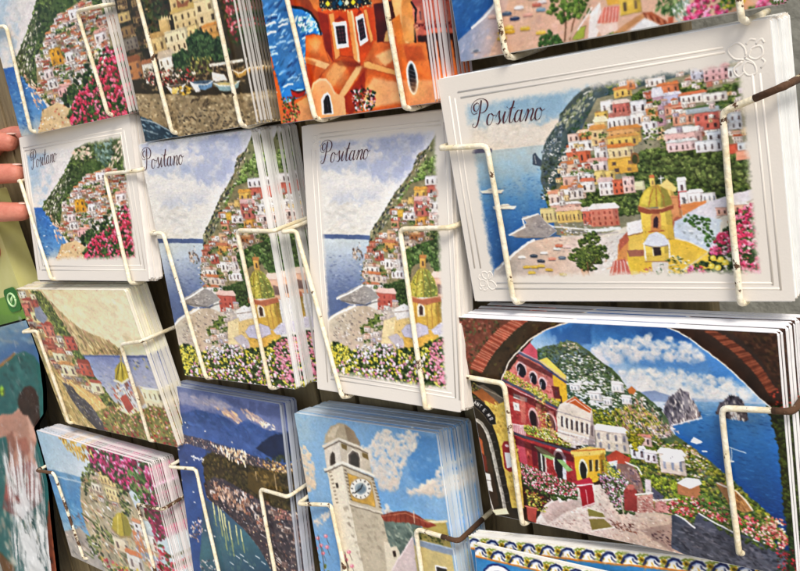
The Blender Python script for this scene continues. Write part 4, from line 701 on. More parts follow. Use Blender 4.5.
    A.p([(484, 472), (490, 474), (493, 492), (488, 490)], 0xd0c8c0, 1.2); A.s_([(486, 480), (492, 481)], .8, 0x4a4038); A.s_([(488, 492), (494, 512)], 1.4, 0xd8d0c4)
    A.p([(492, 510), (506, 508), (509, 514), (496, 515)], 0xd4c8a8, 1.2)
    A.p([(502, 446), (504, 441), (508, 441), (511, 447), (514, 470), (510, 472), (505, 468)], 0x942c2c, 1); A.p([(504.5, 452), (510.5, 453), (512, 467), (507, 468)], 0xdcd4cc, 1); A.e(507, 445.5, 2, 1.4, 0xe8b8b0, .4)
    return A.done(punch=.32, sat=.98, brush=.8)

def art_clock_tower(Q):
    Q = ((294.1, 412.6), (436.6, 433.2), (475.3, 705.5), (334.2, 650.4))
    A = Art(400, 570, Q, 0x88aecc, 61)
    A.g([(280, 400), (440, 420), (480, 710), (330, 660)], [(0, 0x9dbdd0), (.3, 0x86aed0), (.6, 0x6f9fcc), (1, 0x86aed0)], (300, 415), (425, 560), n=.06, m=.08, wob=.2)
    A.cl([(405, 432), (440, 438), (445, 480), (425, 490), (410, 475), (410, 450)], 0x4a86c0, 26, -.2, .3, 12, .75, 3)
    A.d([(296, 415), (436, 435), (455, 550), (320, 560)], 200, (1, 2.6), [0x9cc0d8, 0x7aa8d0, 0x88b4d8, 0x6c9cc8], 1.6, .4, 1, .25)
    CW, CS = 0xe6dccb, 0xb9aea4
    K = dict(light=0xf2eadb, shade=0xbcb0a6, op=.5)
    A.cumulus([(374, 440), (380, 430), (387, 427), (397, 436), (408, 430), (423, 433), (414, 450), (405, 462), (400, 478), (395, 489), (384, 490), (376, 480), (370, 462), (365, 449)], (1.2, 5), den=2.4, **K)
    A.cumulus([(408, 493), (422, 487), (434, 477), (441, 466), (450, 472), (455, 496), (440, 498), (426, 494)], (1.2, 4.6), den=2.4, **K)
    A.cumulus([(299, 450), (305, 444), (311, 454), (315, 472), (315, 488), (309, 492), (301, 478)], (1.2, 4.4), den=2.2, light=0xeedec2, shade=0xc4b09a, op=.7)
    A.cumulus([(312, 522), (329, 510), (331, 516), (318, 527)], (1.6, 3), den=1.4, **K); A.cumulus([(354, 447), (364, 443), (369, 455), (362, 458)], (1.8, 3.4), den=1.3, **K); A.cumulus([(382, 511), (387, 503), (394, 513)], (1.6, 3), den=1.4, **K)
    # tower
    D = [(324, 443), (326, 434), (331, 426), (338, 422.5), (346, 424), (354, 431), (359, 441), (361, 450), (345, 447), (338, 441)]
    A.p(D, 0xb8aa90, 1, .1, .12); A.p([(344, 424), (354, 431), (360, 442), (361, 450), (350, 447)], 0x8c7a64, 3, .1, op=.7); A.p([(327, 436), (333, 427), (340, 425), (334, 438)], 0xd8ccb4, 3, op=.7)
    A.p([(324, 447), (339, 440), (342, 464), (327, 470)], 0xd8cfc0, 1, .06, .1); A.p([(339, 440), (368, 452), (373, 476), (342, 464)], 0xc4b8a4, 1, .06, .1)
    A.p([(330, 467), (330, 455), (333, 451), (335, 454), (336, 465)], 0x4c443c, 1); A.s_([(330.5, 466), (330.5, 455)], .8, 0x8c8478)
    A.p([(349, 464), (349, 454), (353, 450), (358, 453), (360, 458), (360, 469)], 0x6a6058, 1); A.p([(351, 464), (351, 455), (355, 452), (359, 458), (359, 468)], 0x4a4640, 1); A.s_([(348, 465), (348, 454), (353, 449), (359, 453), (361, 460)], .9, 0xe4dccb)
    A.p([(341, 443), (347, 445), (347, 450), (342, 448)], 0x7c6a44, 1); A.p([(362, 452), (368, 454), (369, 460), (363, 457)], 0x7c6a44, 1)
    A.s_([(323, 446), (339, 438.5), (368, 450.5)], 2, 0xe0d6c4); A.s_([(324, 448.5), (339, 441), (368, 453)], .9, 0x5c5044, .9)
    A.p([(327, 470), (342, 464), (349, 500), (356, 530), (366, 580), (372, 660), (345, 652), (340, 560), (334, 510)], 0xe2d8c2, 1, .04, .05)
    A.p([(342, 464), (374, 477), (382, 510), (390, 545), (398, 580), (410, 680), (372, 660), (366, 580), (350, 505)], 0xc2b59c, 1, .05, .06)
    A.s_([(325, 469.5), (342, 462), (374, 475)], 2.4, 0xe6dece); A.s_([(325, 472), (342, 465), (374, 478)], .9, 0x54493f, .9)
    A.s_([(349, 503), (383, 513)], 1.6, 0xd8cdb8); A.s_([(350, 505), (384, 515)], .8, 0x6a5c4c, .8)
    A.d([(343, 506), (384, 516), (394, 560), (360, 560)], 60, (1, 2.6), [0xa89a84, 0xc0b49c, 0x9c8e7a], 1.8, .4, 1, .5)
    for k in range(9): A.s_([(344.5+k*.75, 470+k*3.6), (346.3+k*.75, 470.6+k*3.6)], 1.1, 0x6a5c4e); A.s_([(372+k*1, 479+k*3.5), (374+k*1, 479.6+k*3.5)], 1.1, 0x6a5c4e)
    for k in range(9): A.s_([(329.5+k*.9, 472+k*3.8), (331.3+k*.9, 471.5+k*3.8)], 1.1, 0x8c7e6c)
    A.p([(347.5, 473), (371, 482), (376, 507), (352, 500)], 0xc8a050, 1, .15, .2, edge=0x7c6434)
    A.e(361, 488.5, 11.6, 11.4, 0xa89068); A.e(361, 488.5, 10.4, 10.2, 0xe6e0d2)
    for k in range(12):
        a = k*math.tau/12; A.s_([(361+8.2*math.cos(a), 488.5+8*math.sin(a)), (361+9.4*math.cos(a), 488.5+9.2*math.sin(a))], .9, 0x3c3834)
    A.e(361, 488.5, 6.2, 6, 0x9aa4a4); A.e(361.5, 488.8, 4.4, 4.2, 0x74848c)
    A.s_([(361, 488.5), (354.5, 493)], .9, 0x2c2c2c); A.s_([(361, 488.5), (363, 484)], .9, 0x2c2c2c)
    A.p([(335.5, 483), (337.5, 482.5), (338.5, 487), (336.5, 488)], 0x3c342c, .8)
    # roofs round its foot
    A.p([(382, 514), (420, 516), (424, 552), (392, 556)], 0x68766c, 2, .2, .15); A.d([(384, 516), (416, 518), (414, 545), (392, 548)], 50, (1, 2.2), [0x54645c, 0x7c8a7c, 0x8c9484], 1.8, .6)
    A.p([(424, 519), (446, 521), (452, 548), (420, 540)], 0xb0a05c, 1.5, .15); A.s_([(428, 522), (447, 521)], 1.8, 0xe4d8b4)
    A.p([(381, 515), (393, 512), (406, 510.5), (418, 515), (427, 521), (437, 525), (428, 528), (410, 523), (384, 521)], 0x8a4232, 1, .2, .25)
    for k in range(9): A.s_([(388+k*4.4, 512+k*.9), (386+k*5, 521+k*.5)], .6, 0x5c2018, .8)
    A.s_([(382, 516), (406, 513), (430, 523)], .6, 0xc88870); A.s_([(414, 511), (415, 523)], .8, 0xd8b8a0)
    A.p([(384, 541), (390, 543), (391, 547), (397, 546), (400, 552), (402, 575), (388, 576)], 0xd8ccb4, 1); A.p([(393, 551), (396, 551), (397, 557), (394, 557)], 0x3c2c24, .8)
    A.p([(388, 580), (400, 556), (413, 536), (420, 560), (424, 600), (400, 620)], 0xd2bfba, 1, .08, .1); A.s_([(392, 570), (413, 537)], 1.2, 0xe8d8d4)
    A.p([(414, 541), (452, 552), (465, 640), (425, 640)], 0xc8b67c, 1, .12, .12); A.d([(416, 530), (450, 540), (451, 546), (418, 538)], 34, (.7, 1.6), [0x5c6430, 0x8c8c44, 0x3c4424, 0xb0a060], 2)
    A.p([(414, 539), (453, 550), (454, 556), (415, 545)], 0x8c98a4, 1); A.s_([(414, 538.5), (453, 549)], .8, 0xccd0d0)
    A.p([(436, 566), (447, 568), (450, 590), (439, 590)], 0x3c3830, 1); A.s_([(436, 566), (447, 568)], 1.4, 0xf0ece4); A.s_([(436, 566), (439, 590)], 1.2, 0xf0ece4)
    A.e(422, 590, 8, 18, 0x8c7c64)
    for x, y in ((318, 538), (321, 545), (326, 536), (323, 553), (327, 547), (316, 548), (349, 552), (346, 560), (352, 566), (349, 575), (344, 556)):
        A.s_([(x, y), (x+3, y+8)], .7, 0x4a3c34, .8); A.e(x, y, 2, 1.8, 0xd8788c); A.e(x-.5, y-.5, .9, .8, 0xf0c4cc, n=0)
    A.s_([(318, 535), (322, 552), (326, 580)], .9, 0x4a3c34, .8); A.s_([(345, 552), (350, 580)], .9, 0x4a3c34, .8)
    A.d([(316, 560), (330, 566), (340, 640), (330, 640)], 40, (.8, 1.8), GR)
    return A.done()
def art_gold_sky_coast(Q):
    Q = ((15.4, 288.9), (124.5, 289.9), (178.6, 447.5), (65.6, 422.2))
    A = Art(410, 338, Q, 0xe2cd98, 71)
    A.g([(0, 280), (130, 285), (170, 360), (40, 360)], [(0, 0xddc698), (.5, 0xe2d0a6), (1, 0xe0d2b0)], (50, 290), (130, 350), n=.05, m=.04)
    A.d([(40, 289), (125, 289), (150, 350), (70, 330)], 90, (2, 5), [0xe4d6b2, 0xd8c6a0, 0xe2d2aa], 2, .3, .6, .35)
    R = [(36, 288), (42, 291), (50, 300), (60, 311), (70, 320), (80, 328), (90, 333), (100, 337), (110, 341), (118, 347), (124, 354), (70, 356), (50, 330)]
    A.p(R, 0xb8a070, 1.5, .2, .15)
    A.d(R, 170, (.7, 1.8), [0xc8b07c, 0x9c8658, 0x8a7450, 0xc89c80, 0xd8c494, 0x7c7448, 0xb88c6c], 4, 1.1, .3, .9)
    A.d([(70, 348), (122, 348), (126, 356), (74, 357)], 36, (.6, 1.4), [0x7c6c48, 0x6a6444, 0x94805c], 3)
    for x in range(74, 122, 8): A.s_([(x, 336+(x-74)*.28), (x+4, 344+(x-74)*.2), (x+6, 354)], .8, 0x6c5a3c, .7)
    A.g([(66, 355), (160, 355), (182, 412), (150, 410), (110, 404), (90, 380)], [(0, 0x7c84a4), (.4, 0x9a9eb4), (1, 0xb4b0ac)], (110, 356), (130, 402), n=.1, m=.08)
    A.s_([(72, 355.5), (156, 357)], 1, 0x4c587c, .9)
    A.d([(80, 357), (156, 359), (170, 400), (115, 398), (95, 378)], 120, (.5, 1.2), [0x6a74a0, 0xb4b4c0, 0x8890b0, 0xc8bc90, 0x5c688c], 4, .05, .25, .55)
    A.d([(132, 358), (158, 359), (164, 372), (134, 370)], 20, (.5, 1.1), [0xc8b458, 0xa8a050, 0x4c587c], 2)
    G_ = [(28, 291), (40, 291), (52, 306), (66, 328), (78, 348), (92, 372), (108, 394), (118, 406), (104, 406), (84, 372), (64, 340), (44, 314)]
    A.p(G_, 0x6a7038, 1.5, .25, .2); A.leafy(G_, (1, 2.2), [0x5c6830, 0x7c8440, 0x8c8c48, 0x4c5826])
    V = [(15, 289), (30, 290), (46, 316), (66, 342), (84, 372), (104, 404), (112, 418), (96, 416), (80, 400), (64, 382), (50, 362), (36, 338), (24, 316)]
    A.p(V, 0xa88a60, 1.5, .3, .25)
    A.d(V, 150, (.9, 2.2), [0xb86a54, 0xd8c49c, 0x8c5040, 0xc8a060, 0x7c7878, 0xe4d4b0, 0x6c7038, 0xa07848], 2, .9, .5)
    A.town(V, 46, (5, 9), [0xc07a64, 0xe0cca4, 0xd8b070, 0xb0604c, 0xe4d8bc, 0xa89888, 0xd8a080], [0x9c4a38, 0xb86448, 0x7c4030, 0x8c8078], 0x54403a, [0x5c6830, 0x848440, 0x46521f], .16, .6)
    for a in ((20, 303, 32, 316, 0xb86c58, (2, 1), None), (32, 312, 44, 323, 0xd4c08c, (2, 1), None), (44, 324, 54, 336, 0xc07460, (2, 2), 0xa04838), (54, 352, 66, 362, 0xd8c8a0, (2, 1), 0xb87858), (66, 336, 76, 350, 0xb45c48, (2, 2), None), (62, 364, 76, 376, 0xe0cca4, (2, 1), 0xc49058), (80, 362, 92, 376, 0xb8604c, (2, 2), 0x8c4434), (92, 382, 103, 393, 0xe0d0a8, (1, 1), 0xa85c48)): A.b(*a)
    A.p([(34, 308), (40, 306), (48, 318), (44, 324), (36, 318)], 0x84848c, 1.2, .1)
    L_ = [(24, 322), (36, 338), (52, 364), (70, 392), (92, 424), (110, 436), (64, 424), (46, 378)]
    A.p(L_, 0xb49c64, 1.5, .25, .2); A.d(L_, 190, (.7, 1.8), [0xc8b078, 0x94804c, 0xa8945c, 0x7c7844, 0xd8c490, 0x8c6c40], 3, 1.1, .4)
    A.d([(17, 326), (34, 324), (40, 332), (28, 334)], 20, (.8, 1.7), [0x3c2424, 0x542c28, 0x6a3a30], 3, .2)
    D_ = [(62, 382), (70, 385), (82, 396), (93, 408), (104, 421), (112, 432), (98, 430), (84, 416), (72, 400)]
    A.p(D_, 0x4c4644, 2.5, .4, .3); A.d(D_, 40, (.6, 1.6), [0x54525a, 0x3c3c44, 0x68645f, 0x84785c, 0x94886c], 2.5, .8)
    for x, y in ((72, 394), (80, 402), (86, 412), (94, 418), (78, 408), (90, 408)): A.d([(x-2, y-2), (x+3, y-2), (x+3, y+2), (x-2, y+2)], 3, (.3, .7), [0xd8d4cc, 0x8c8c94, 0x5c5c68], 2)
    A.p([(70, 382), (84, 388), (102, 402), (118, 416), (128, 432), (120, 438), (106, 424), (90, 404), (76, 392)], 0xcaa668, 1.5, .12, .12); A.s_([(72, 383), (92, 400), (112, 424), (120, 436)], 1, 0xe0c898, .8)
    A.d([(104, 396), (120, 404), (132, 430), (124, 440), (110, 418)], 60, (.8, 1.8), [0x7c7840, 0xa89450, 0x5c5c30, 0xc8ac68], 1.8, .8)
    A.glaze(V, 260, (.3, .9), (0xe8d8b4, 0x3c2c20, 0xb86850, 0x6c6c34, 0xd8b888, 0x5c3428))
    # chapel
    A.d([(112, 384), (132, 378), (146, 404), (138, 424), (120, 412)], 70, (.8, 2), [0xa05040, 0xd8c8b0, 0x8c5c48, 0xe0d4c0, 0x7c6850, 0xb87460], 2.4, 1, .4)
    for q in ([(116, 392), (124, 386), (130, 398)], [(122, 400), (136, 416)], [(128, 390), (140, 412)], [(118, 396), (130, 412)]): A.s_(q, 1.2, 0xe4dac8, .9)
    A.p([(120, 398), (126, 394), (134, 408), (129, 413)], 0xa85848, 1, .15); A.p([(132, 388), (138, 386), (146, 402), (141, 408)], 0xb09878, 1, .15)
    D = [(115, 379), (115, 370), (118, 364), (121, 361), (125, 364), (128, 371), (129, 378), (122, 382)]
    A.p(D, 0xb09c3c, 1, .15)
    for k in range(4): A.s_([(116.5+k*3.4, 379), (121+(k-1.5)*.9, 363)], .8, 0xd8c868 if k % 2 else 0x5c5828)
    A.s_([(114, 380), (122, 383), (129, 379)], 1.6, 0xd8ccb0); A.s_([(121, 355), (121, 361)], 1.2, 0xb89c58)
    A.b(144, 388, 164, 412, 0xd8ccaa, (4, 2), None, 0x706450); A.s_([(143, 388), (163, 391)], 1, 0xf0e8d4)
    F = [(96, 412), (112, 406), (130, 416), (150, 406), (172, 410), (184, 450), (150, 446), (110, 434)]
    A.p(F, 0x74703c, 3, .3, .2); A.d(F, 330, (.6, 1.5), [0x8c843c, 0xc87868, 0xd89c88, 0xd8a8a0, 0x7c8440, 0x5c6028, 0xb09c50, 0xa04434, 0x7c3428, 0xc8b068, 0x4c4c24, 0x9c8444], 1.7, 0, 1.4)
    A.d([(104, 428), (180, 440), (182, 450), (110, 438)], 60, (.7, 1.7), [0x8c3028, 0xb04834, 0x5c2c20, 0x6c6030], 1.6)
    A.a = np.clip(A.a*1.1, 0, 1)
    return A.done(punch=.35)

def art_night_harbour(Q):
    Q = ((169.2, 384.8), (279.7, 403.7), (307.3, 648.3), (197.8, 602.1))
    A = Art(390, 560, Q, 0x34446c, 83)
    A.g([(160, 370), (290, 390), (290, 440), (165, 440)], [(0, 0x5c6a9c), (.4, 0x6c78a4), (.8, 0x5a6490), (1, 0x4a5684)], (225, 392), (225, 432), n=.12, wob=.2)
    A.cl([(170, 390), (215, 396), (235, 408), (200, 412), (170, 402)], 0x8c90b0, 15, -.1, .2, 4, .85, 3)
    A.cl([(220, 396), (285, 406), (285, 420), (240, 410)], 0x4c5884, 15, -.1, .2, 4, .8, 5)
    A.d([(215, 407), (232, 410), (243, 420), (242, 425), (228, 417)], 40, (.8, 2.2), [0xd8b48c, 0xe4c8a4, 0xc09c88, 0xb0949c], 4, .45, .25, .8)
    A.d([(240, 408), (256, 414), (268, 424), (262, 427), (248, 418)], 34, (.8, 2), [0xe0c8b4, 0xb8a0a4, 0xd8b49c], 4, .5, .25, .75)
    A.d([(190, 396), (232, 404), (224, 410), (194, 403)], 40, (1, 2.6), [0xa4a0b4, 0xb8b0b8, 0x8c8cac], 5, .25, .2, .5)
    A.d([(252, 418), (274, 424), (280, 432), (264, 430)], 16, (.7, 1.5), [0xe8d0b8, 0xf0e0d0], 3, .3)
    M = [(165, 414), (178, 414), (188, 411), (198, 409), (208, 412), (218, 414), (228, 419), (237, 425), (243, 421), (249, 421), (257, 425), (266, 430), (276, 431), (288, 434), (292, 468), (260, 458), (230, 446), (200, 438), (165, 432)]
    A.p(M, 0x3a5288, 1.5, .2, .1); A.d(M, 150, (1, 3), [0x4260a0, 0x34508a, 0x4c6aa4, 0x2c4878], 2.5, .3, .5, .5)
    A.p([(168, 408), (185, 404), (200, 408), (188, 412), (176, 414)], 0x54649c, 3, .1, op=.7)
    A.p([(170, 424), (215, 430), (262, 448), (250, 452), (200, 440), (170, 432)], 0x46609a, 4, .15, op=.6)
    A.p([(256, 448), (264, 440), (276, 434), (292, 434), (294, 462), (272, 458)], 0x1f2c4c, 2, .2)
    for x, y in ((182, 425), (187, 427), (205, 431), (185, 422), (232, 442)): A.s_([(x, y), (x+.6, y+.2)], 1, 0xe4dcd8)
    A.g([(165, 434), (205, 446), (212, 500), (225, 640), (190, 610)], [(0, 0x3c4c80), (.5, 0x33508c), (1, 0x2c4a80)], (180, 438), (205, 560), n=.15)
    C_ = [(203, 458), (212, 452), (224, 452), (250, 458), (262, 466), (285, 468), (298, 470), (304, 540), (290, 530), (262, 506), (240, 496), (222, 486), (206, 486)]
    A.p(C_, 0x3a3020, 2, .3, .2); A.leafy(C_, (1.2, 2.6), [0x4a4024, 0x3c3420, 0x5c4c2c, 0x443c20], .8)
    A.p([(248, 472), (276, 470), (286, 500), (262, 498), (248, 488)], 0x50401f, 2, .2); A.d([(250, 472), (276, 470), (284, 492), (262, 494)], 40, (.9, 2), [0x6a5428, 0x40341c, 0x7c6434], 2, .2)
    LT = [0xf0dcc4, 0xe8b88c, 0xd89068, 0xf8ece0, 0xc8a088, 0xe0a8a0, 0xa87c6c]
    S_ = [(168, 431), (182, 434), (200, 438), (222, 445), (245, 453), (268, 460), (290, 466), (290, 474), (262, 468), (238, 462), (212, 452), (190, 444), (168, 436)]
    A.p(S_, 0x44404c, 2.5, .2, op=.8); A.d(S_, 190, (.3, .8), LT+[0x6c5a54, 0x4c4454, 0x8c6c58], 1.6, .3, .8)
    A.d([(212, 444), (246, 452), (246, 466), (230, 460)], 60, (.6, 1.6), [0xf0d8b8, 0xfaf0e4, 0xe0b080], 1.8, 1.4, .3)
    A.d([(262, 458), (288, 464), (288, 474), (266, 470)], 40, (.6, 1.4), [0xd8a868, 0xb88848, 0xe8c890, 0x6c5434], 1.6)
    A.d([(262, 458), (286, 456), (288, 462), (268, 462)], 26, (.7, 1.6), [0x2c3430, 0x3c4434], 2)
    T = [(204, 484), (214, 477), (226, 480), (240, 488), (256, 498), (276, 508), (296, 512), (304, 560), (318, 640), (302, 640), (284, 600), (272, 572), (260, 550), (244, 530), (224, 512), (207, 498)]
    A.p(T, 0x40393f, 2, .3, .2)
    A.d(T, 300, (.8, 2), [0x2c2830, 0x3a343c, 0x4c4448, 0x5c4c4c], 2, .6, .6)
    A.town([(206, 484), (226, 480), (256, 498), (290, 512), (280, 540), (250, 520), (215, 500)], 34, (3, 6), [0x9c847c, 0xb8a49c, 0xa8705c, 0x7c625c, 0xc8bab4, 0xb88464], [0x6c4438, 0x8c5844], 0x2c2428, None, 0, .5)
    A.d(T, 380, (.3, .9), [0x94786c, 0xd0b8ac, 0x6a4a44, 0x8c6458, 0xe4dcd8, 0x3c3034, 0x2c242c, 0x84706c, 0xb89c9c, 0x54444a, 0xb07858], 2.4, .65, .5)
    A.d([(214, 484), (240, 490), (258, 506), (244, 512), (222, 500)], 70, (.7, 1.9), [0xb08468, 0xd0b09c, 0xe4d8d0, 0x84685c, 0xc8a48c], 2, 1.3, .4)
    for k in range(60):
        t = A.r.random(); x, y = 252+t*44+A.r.uniform(-4, 8), 500+t*125; A.s_([(x, y), (x+A.r.uniform(3, 9), y+A.r.uniform(2, 7))], A.r.uniform(.5, 1.2), A.r.choice([0xd8c8c4, 0x34282c, 0xb89080, 0x1c1418, 0xe8dcd4]), .8)
    for q in ([(275, 474), (277, 490)], [(256, 472), (257, 480)]): A.s_(q, .9, 0xd8b890, .7)
    A.town([(262, 512), (296, 512), (304, 560), (314, 640), (300, 630), (276, 560)], 26, (4, 7), [0xb8a8a0, 0x94807c, 0xc8bcb8, 0x7c6460, 0xa8746a], [0x5c4440, 0x745048], 0x2c2428, None, 0, .5)
    A.d(T, 60, (.4, .8), [0xffe4b8, 0xf8f0e4, 0xf0c890], 1.2)
    W = [(204, 498), (224, 511), (244, 529), (260, 549), (272, 571), (285, 602), (302, 640), (302, 660), (210, 640), (200, 560)]
    A.g(W, [(0, 0x3c5470), (.4, 0x3c6470), (.7, 0x2c4c60), (1, 0x24405c)], (215, 510), (250, 600), n=.15)
    A.d([(208, 506), (224, 516), (248, 548), (262, 575), (240, 590), (220, 550)], 120, (.6, 1.6), [0x4c7070, 0x5c7c6c, 0x34586a, 0x6c8c74, 0x2c4860], 3, 1.2, .3, .5)
    for x, y, l in ((218, 506, 30), (221, 510, 40), (224, 514, 26), (229, 522, 34), (241, 530, 22), (236, 526, 18), (213, 503, 22)): A.s_([(x, y), (x+l*.16, y+l)], 1.8, 0xb8b86c, .55); A.s_([(x, y), (x+l*.08, y+l*.5)], 1.4, 0xe8e0a8, .7)
    for x, y in ((236, 556), (240, 554), (244, 560), (256, 556), (262, 562), (250, 566), (248, 572), (230, 562), (270, 600), (254, 590)): A.s_([(x, y), (x+4, y+2.6)], .8, 0xe0e4e4, .85)
    for x, y in ((178, 449), (193, 456), (197, 458), (200, 459), (186, 462), (181, 480), (194, 502), (193, 492), (214, 536), (205, 530)): A.s_([(x, y), (x+1.2, y+.3)], .9, 0xe8e4e4)
    A.d([(191, 455), (204, 458), (204, 463), (193, 460)], 14, (.5, 1.1), [0xf0ece8, 0xc8c8d0], 2)
    A.d([(192, 522), (200, 516), (204, 536), (198, 542), (190, 536)], 34, (.6, 1.7), [0xa8948c, 0xd8b8b8, 0x6c5c64, 0xc8ccd0, 0x3c3c50], 2)
    A.d([(198, 560), (216, 560), (222, 580), (204, 580)], 30, (.7, 1.8), [0x5c6470, 0x8c8c90, 0x3c4654, 0xa8a8a8], 2)
    return A.done()

def art_flower_framed_bay(Q):
    Q = ((36.2, 430.1), (148.0, 463.1), (185.0, 609.4), (71.7, 556.1))
    A = Art(410, 323, Q, 0xc8d0d4, 91)
    A.g([(30, 425), (110, 450), (110, 490), (50, 478)], [(0, 0x9fc0d4), (.5, 0xb8ccd8), (1, 0xd4d8d8)], (40, 435), (95, 480), n=.06, wob=.15)
    A.g([(46, 468), (92, 480), (98, 560), (66, 545)], [(0, 0x6a9cc0), (.3, 0x4888bc), (.7, 0x5c9cc8), (1, 0x8cb4c8)], (68, 474), (80, 535), n=.15)
    A.d([(50, 474), (90, 482), (88, 530), (64, 525)], 80, (.6, 1.6), [0x3c7cb4, 0x74acd0, 0x9cc4d8, 0x3070a4], 4, .25, .2, .5)
    A.s_([(48, 474.5), (88, 484)], .8, 0xd8e0e4, .8)
    A.d([(72, 515), (90, 512), (96, 535), (80, 540)], 30, (.8, 2), [0x5c6474, 0x74788a, 0x8c909c], 3, .4)
    A.p([(60, 532), (80, 528), (100, 545), (120, 590), (70, 560)], 0xa8a096, 3, .15, .15); A.d([(66, 534), (92, 536), (104, 562), (74, 556)], 40, (.8, 2), [0xb8b0a4, 0x94908a, 0xc8bcae, 0x84807c], 2.5, .4)
    T = [(82, 478), (92, 468), (108, 466), (122, 476), (128, 490), (138, 512), (152, 540), (170, 580), (186, 612), (110, 580), (96, 548), (86, 526), (80, 500)]
    A.p(T, 0xb4a888, 2, .25, .25)
    A.d(T, 330, (.8, 2.2), [0xe4d8c0, 0xd8c08c, 0xc8a878, 0x8c8468, 0xe8e0d4, 0x7c8450, 0xb88c68, 0xd8b0a0, 0x6c6450], 2.8, .6, .4)
    A.town([(94, 470), (118, 474), (128, 496), (116, 510), (92, 498), (86, 486)], 26, (4, 7), [0xe8d8b4, 0xe0c890, 0xece4d8, 0xd8b898, 0xe0c0a4], ROOF, 0x74665c, [0x7c8450, 0x5c6838], .12, .3)
    A.b(100, 476, 118, 486, 0xe2c88c, (5, 1), 0xd8b070); A.b(106, 487, 120, 502, 0xe4d098, (4, 2), None); A.b(92, 483, 102, 492, 0xe8dcc4, (3, 1), None)
    A.d([(80, 476), (90, 462), (98, 466), (90, 480), (86, 496)], 50, (.7, 1.8), GR)
    for k in range(16):
        x = 82+A.r.uniform(0, 40); y = 500+A.r.uniform(0, 60)+(x-82)*.4; A.s_([(x, y), (x+9, y+6.5)], A.r.uniform(.7, 1.8), A.r.choice([0xf0ece4, 0x5c6c3c, 0x8c7c68, 0xe4d4b0, 0x4c5834]), .85)
    A.d([(116, 476), (126, 486), (132, 520), (124, 516), (118, 496)], 40, (.8, 2), GR, 1.8)
    A.d([(92, 520), (118, 538), (122, 548), (98, 536)], 40, (.8, 2), GR, 2.4, .6, .3)
    A.d([(86, 536), (100, 536), (104, 556), (92, 556)], 40, (.8, 2), GR, 1.6)
    A.glaze(T, 260, (.3, 1.), (0xf4ecdc, 0x4c4434, 0xe0c48c, 0x5c6a38, 0xb08868))
    D = [(112, 528), (113, 518), (117, 513), (123, 513), (128, 519), (132, 530), (130, 537), (120, 536)]
    A.p(D, 0xc0ac40, 1.2, .15, .1); A.p([(123, 514), (128, 520), (132, 531), (130, 537), (124, 536)], 0x8c8438, 2, op=.7); A.s_([(118, 534), (118, 514)], .8, 0xe4d880); A.s_([(125, 536), (122, 514)], .8, 0x746828); A.s_([(112, 529), (120, 537), (131, 537)], 1.6, 0xa8905c)
    for a in ((114, 538, 130, 553, 0xe4d4b4, (2, 1), None), (134, 522, 146, 536, 0xe8e0d8, (2, 2), 0xd89870), (140, 508, 150, 520, 0xe0d0bc, (2, 1), None), (146, 534, 158, 552, 0xece6e0, (2, 2), 0xb8bcc4), (128, 554, 144, 572, 0xe0d8cc, (2, 1), 0xd88858), (150, 556, 164, 572, 0xd8dce4, (2, 1), None)): A.b(*a)
    A.p([(132, 530), (140, 534), (146, 552), (138, 552)], 0xd08858, 1.2, .15); A.d([(138, 528), (160, 560), (152, 570), (134, 552)], 40, (.8, 2), [0xb8c0d0, 0x8c98b0, 0xe8e4e4, 0xd09070], 2.4, 1, .4)
    YF = [(58, 436), (92, 446), (94, 462), (80, 460), (66, 448)]
    A.d(YF, 60, (.9, 2.2), [0xc89c30, 0xe0b848, 0xa87c20, 0xd8ac58, 0xe8cc78], 2.4, 1.3, .5)
    PF = [(86, 444), (120, 454), (150, 462), (160, 500), (166, 534), (150, 526), (140, 498), (124, 488), (104, 474), (92, 466)]
    A.leafy(PF, (1.2, 2.6), GD+[0x5d7034]); A.bloom(PF, [0xb0245c, 0xc84078, 0x9c1c50, 0xd86c98, 0xe0a0bc], (1.2, 2.5), 1.3)
    A.d([(126, 472), (142, 470), (148, 492), (134, 500)], 40, (1, 2.2), [0x4c6c34, 0x6c8844, 0x34501f, 0x88a060], 1.8, 1)
    A.d([(144, 505), (164, 512), (170, 540), (156, 540)], 60, (1, 2.2), [0x9c2050, 0xb83468, 0x6a1838, 0x4c5c34], 1.5)
    A.d([(98, 556), (130, 568), (180, 580), (186, 612), (120, 586)], 120, (1, 2.3), [0xb83848, 0xd86c70, 0x5c6c34, 0xc8b048, 0x8c2838, 0x3c4c24], 1.6)
    A.d([(152, 536), (176, 556), (180, 590), (160, 580)], 70, (1, 2.2), [0xc03048, 0xd85c68, 0x8c2030, 0x4c5c2c], 1.6)
    return A.done()

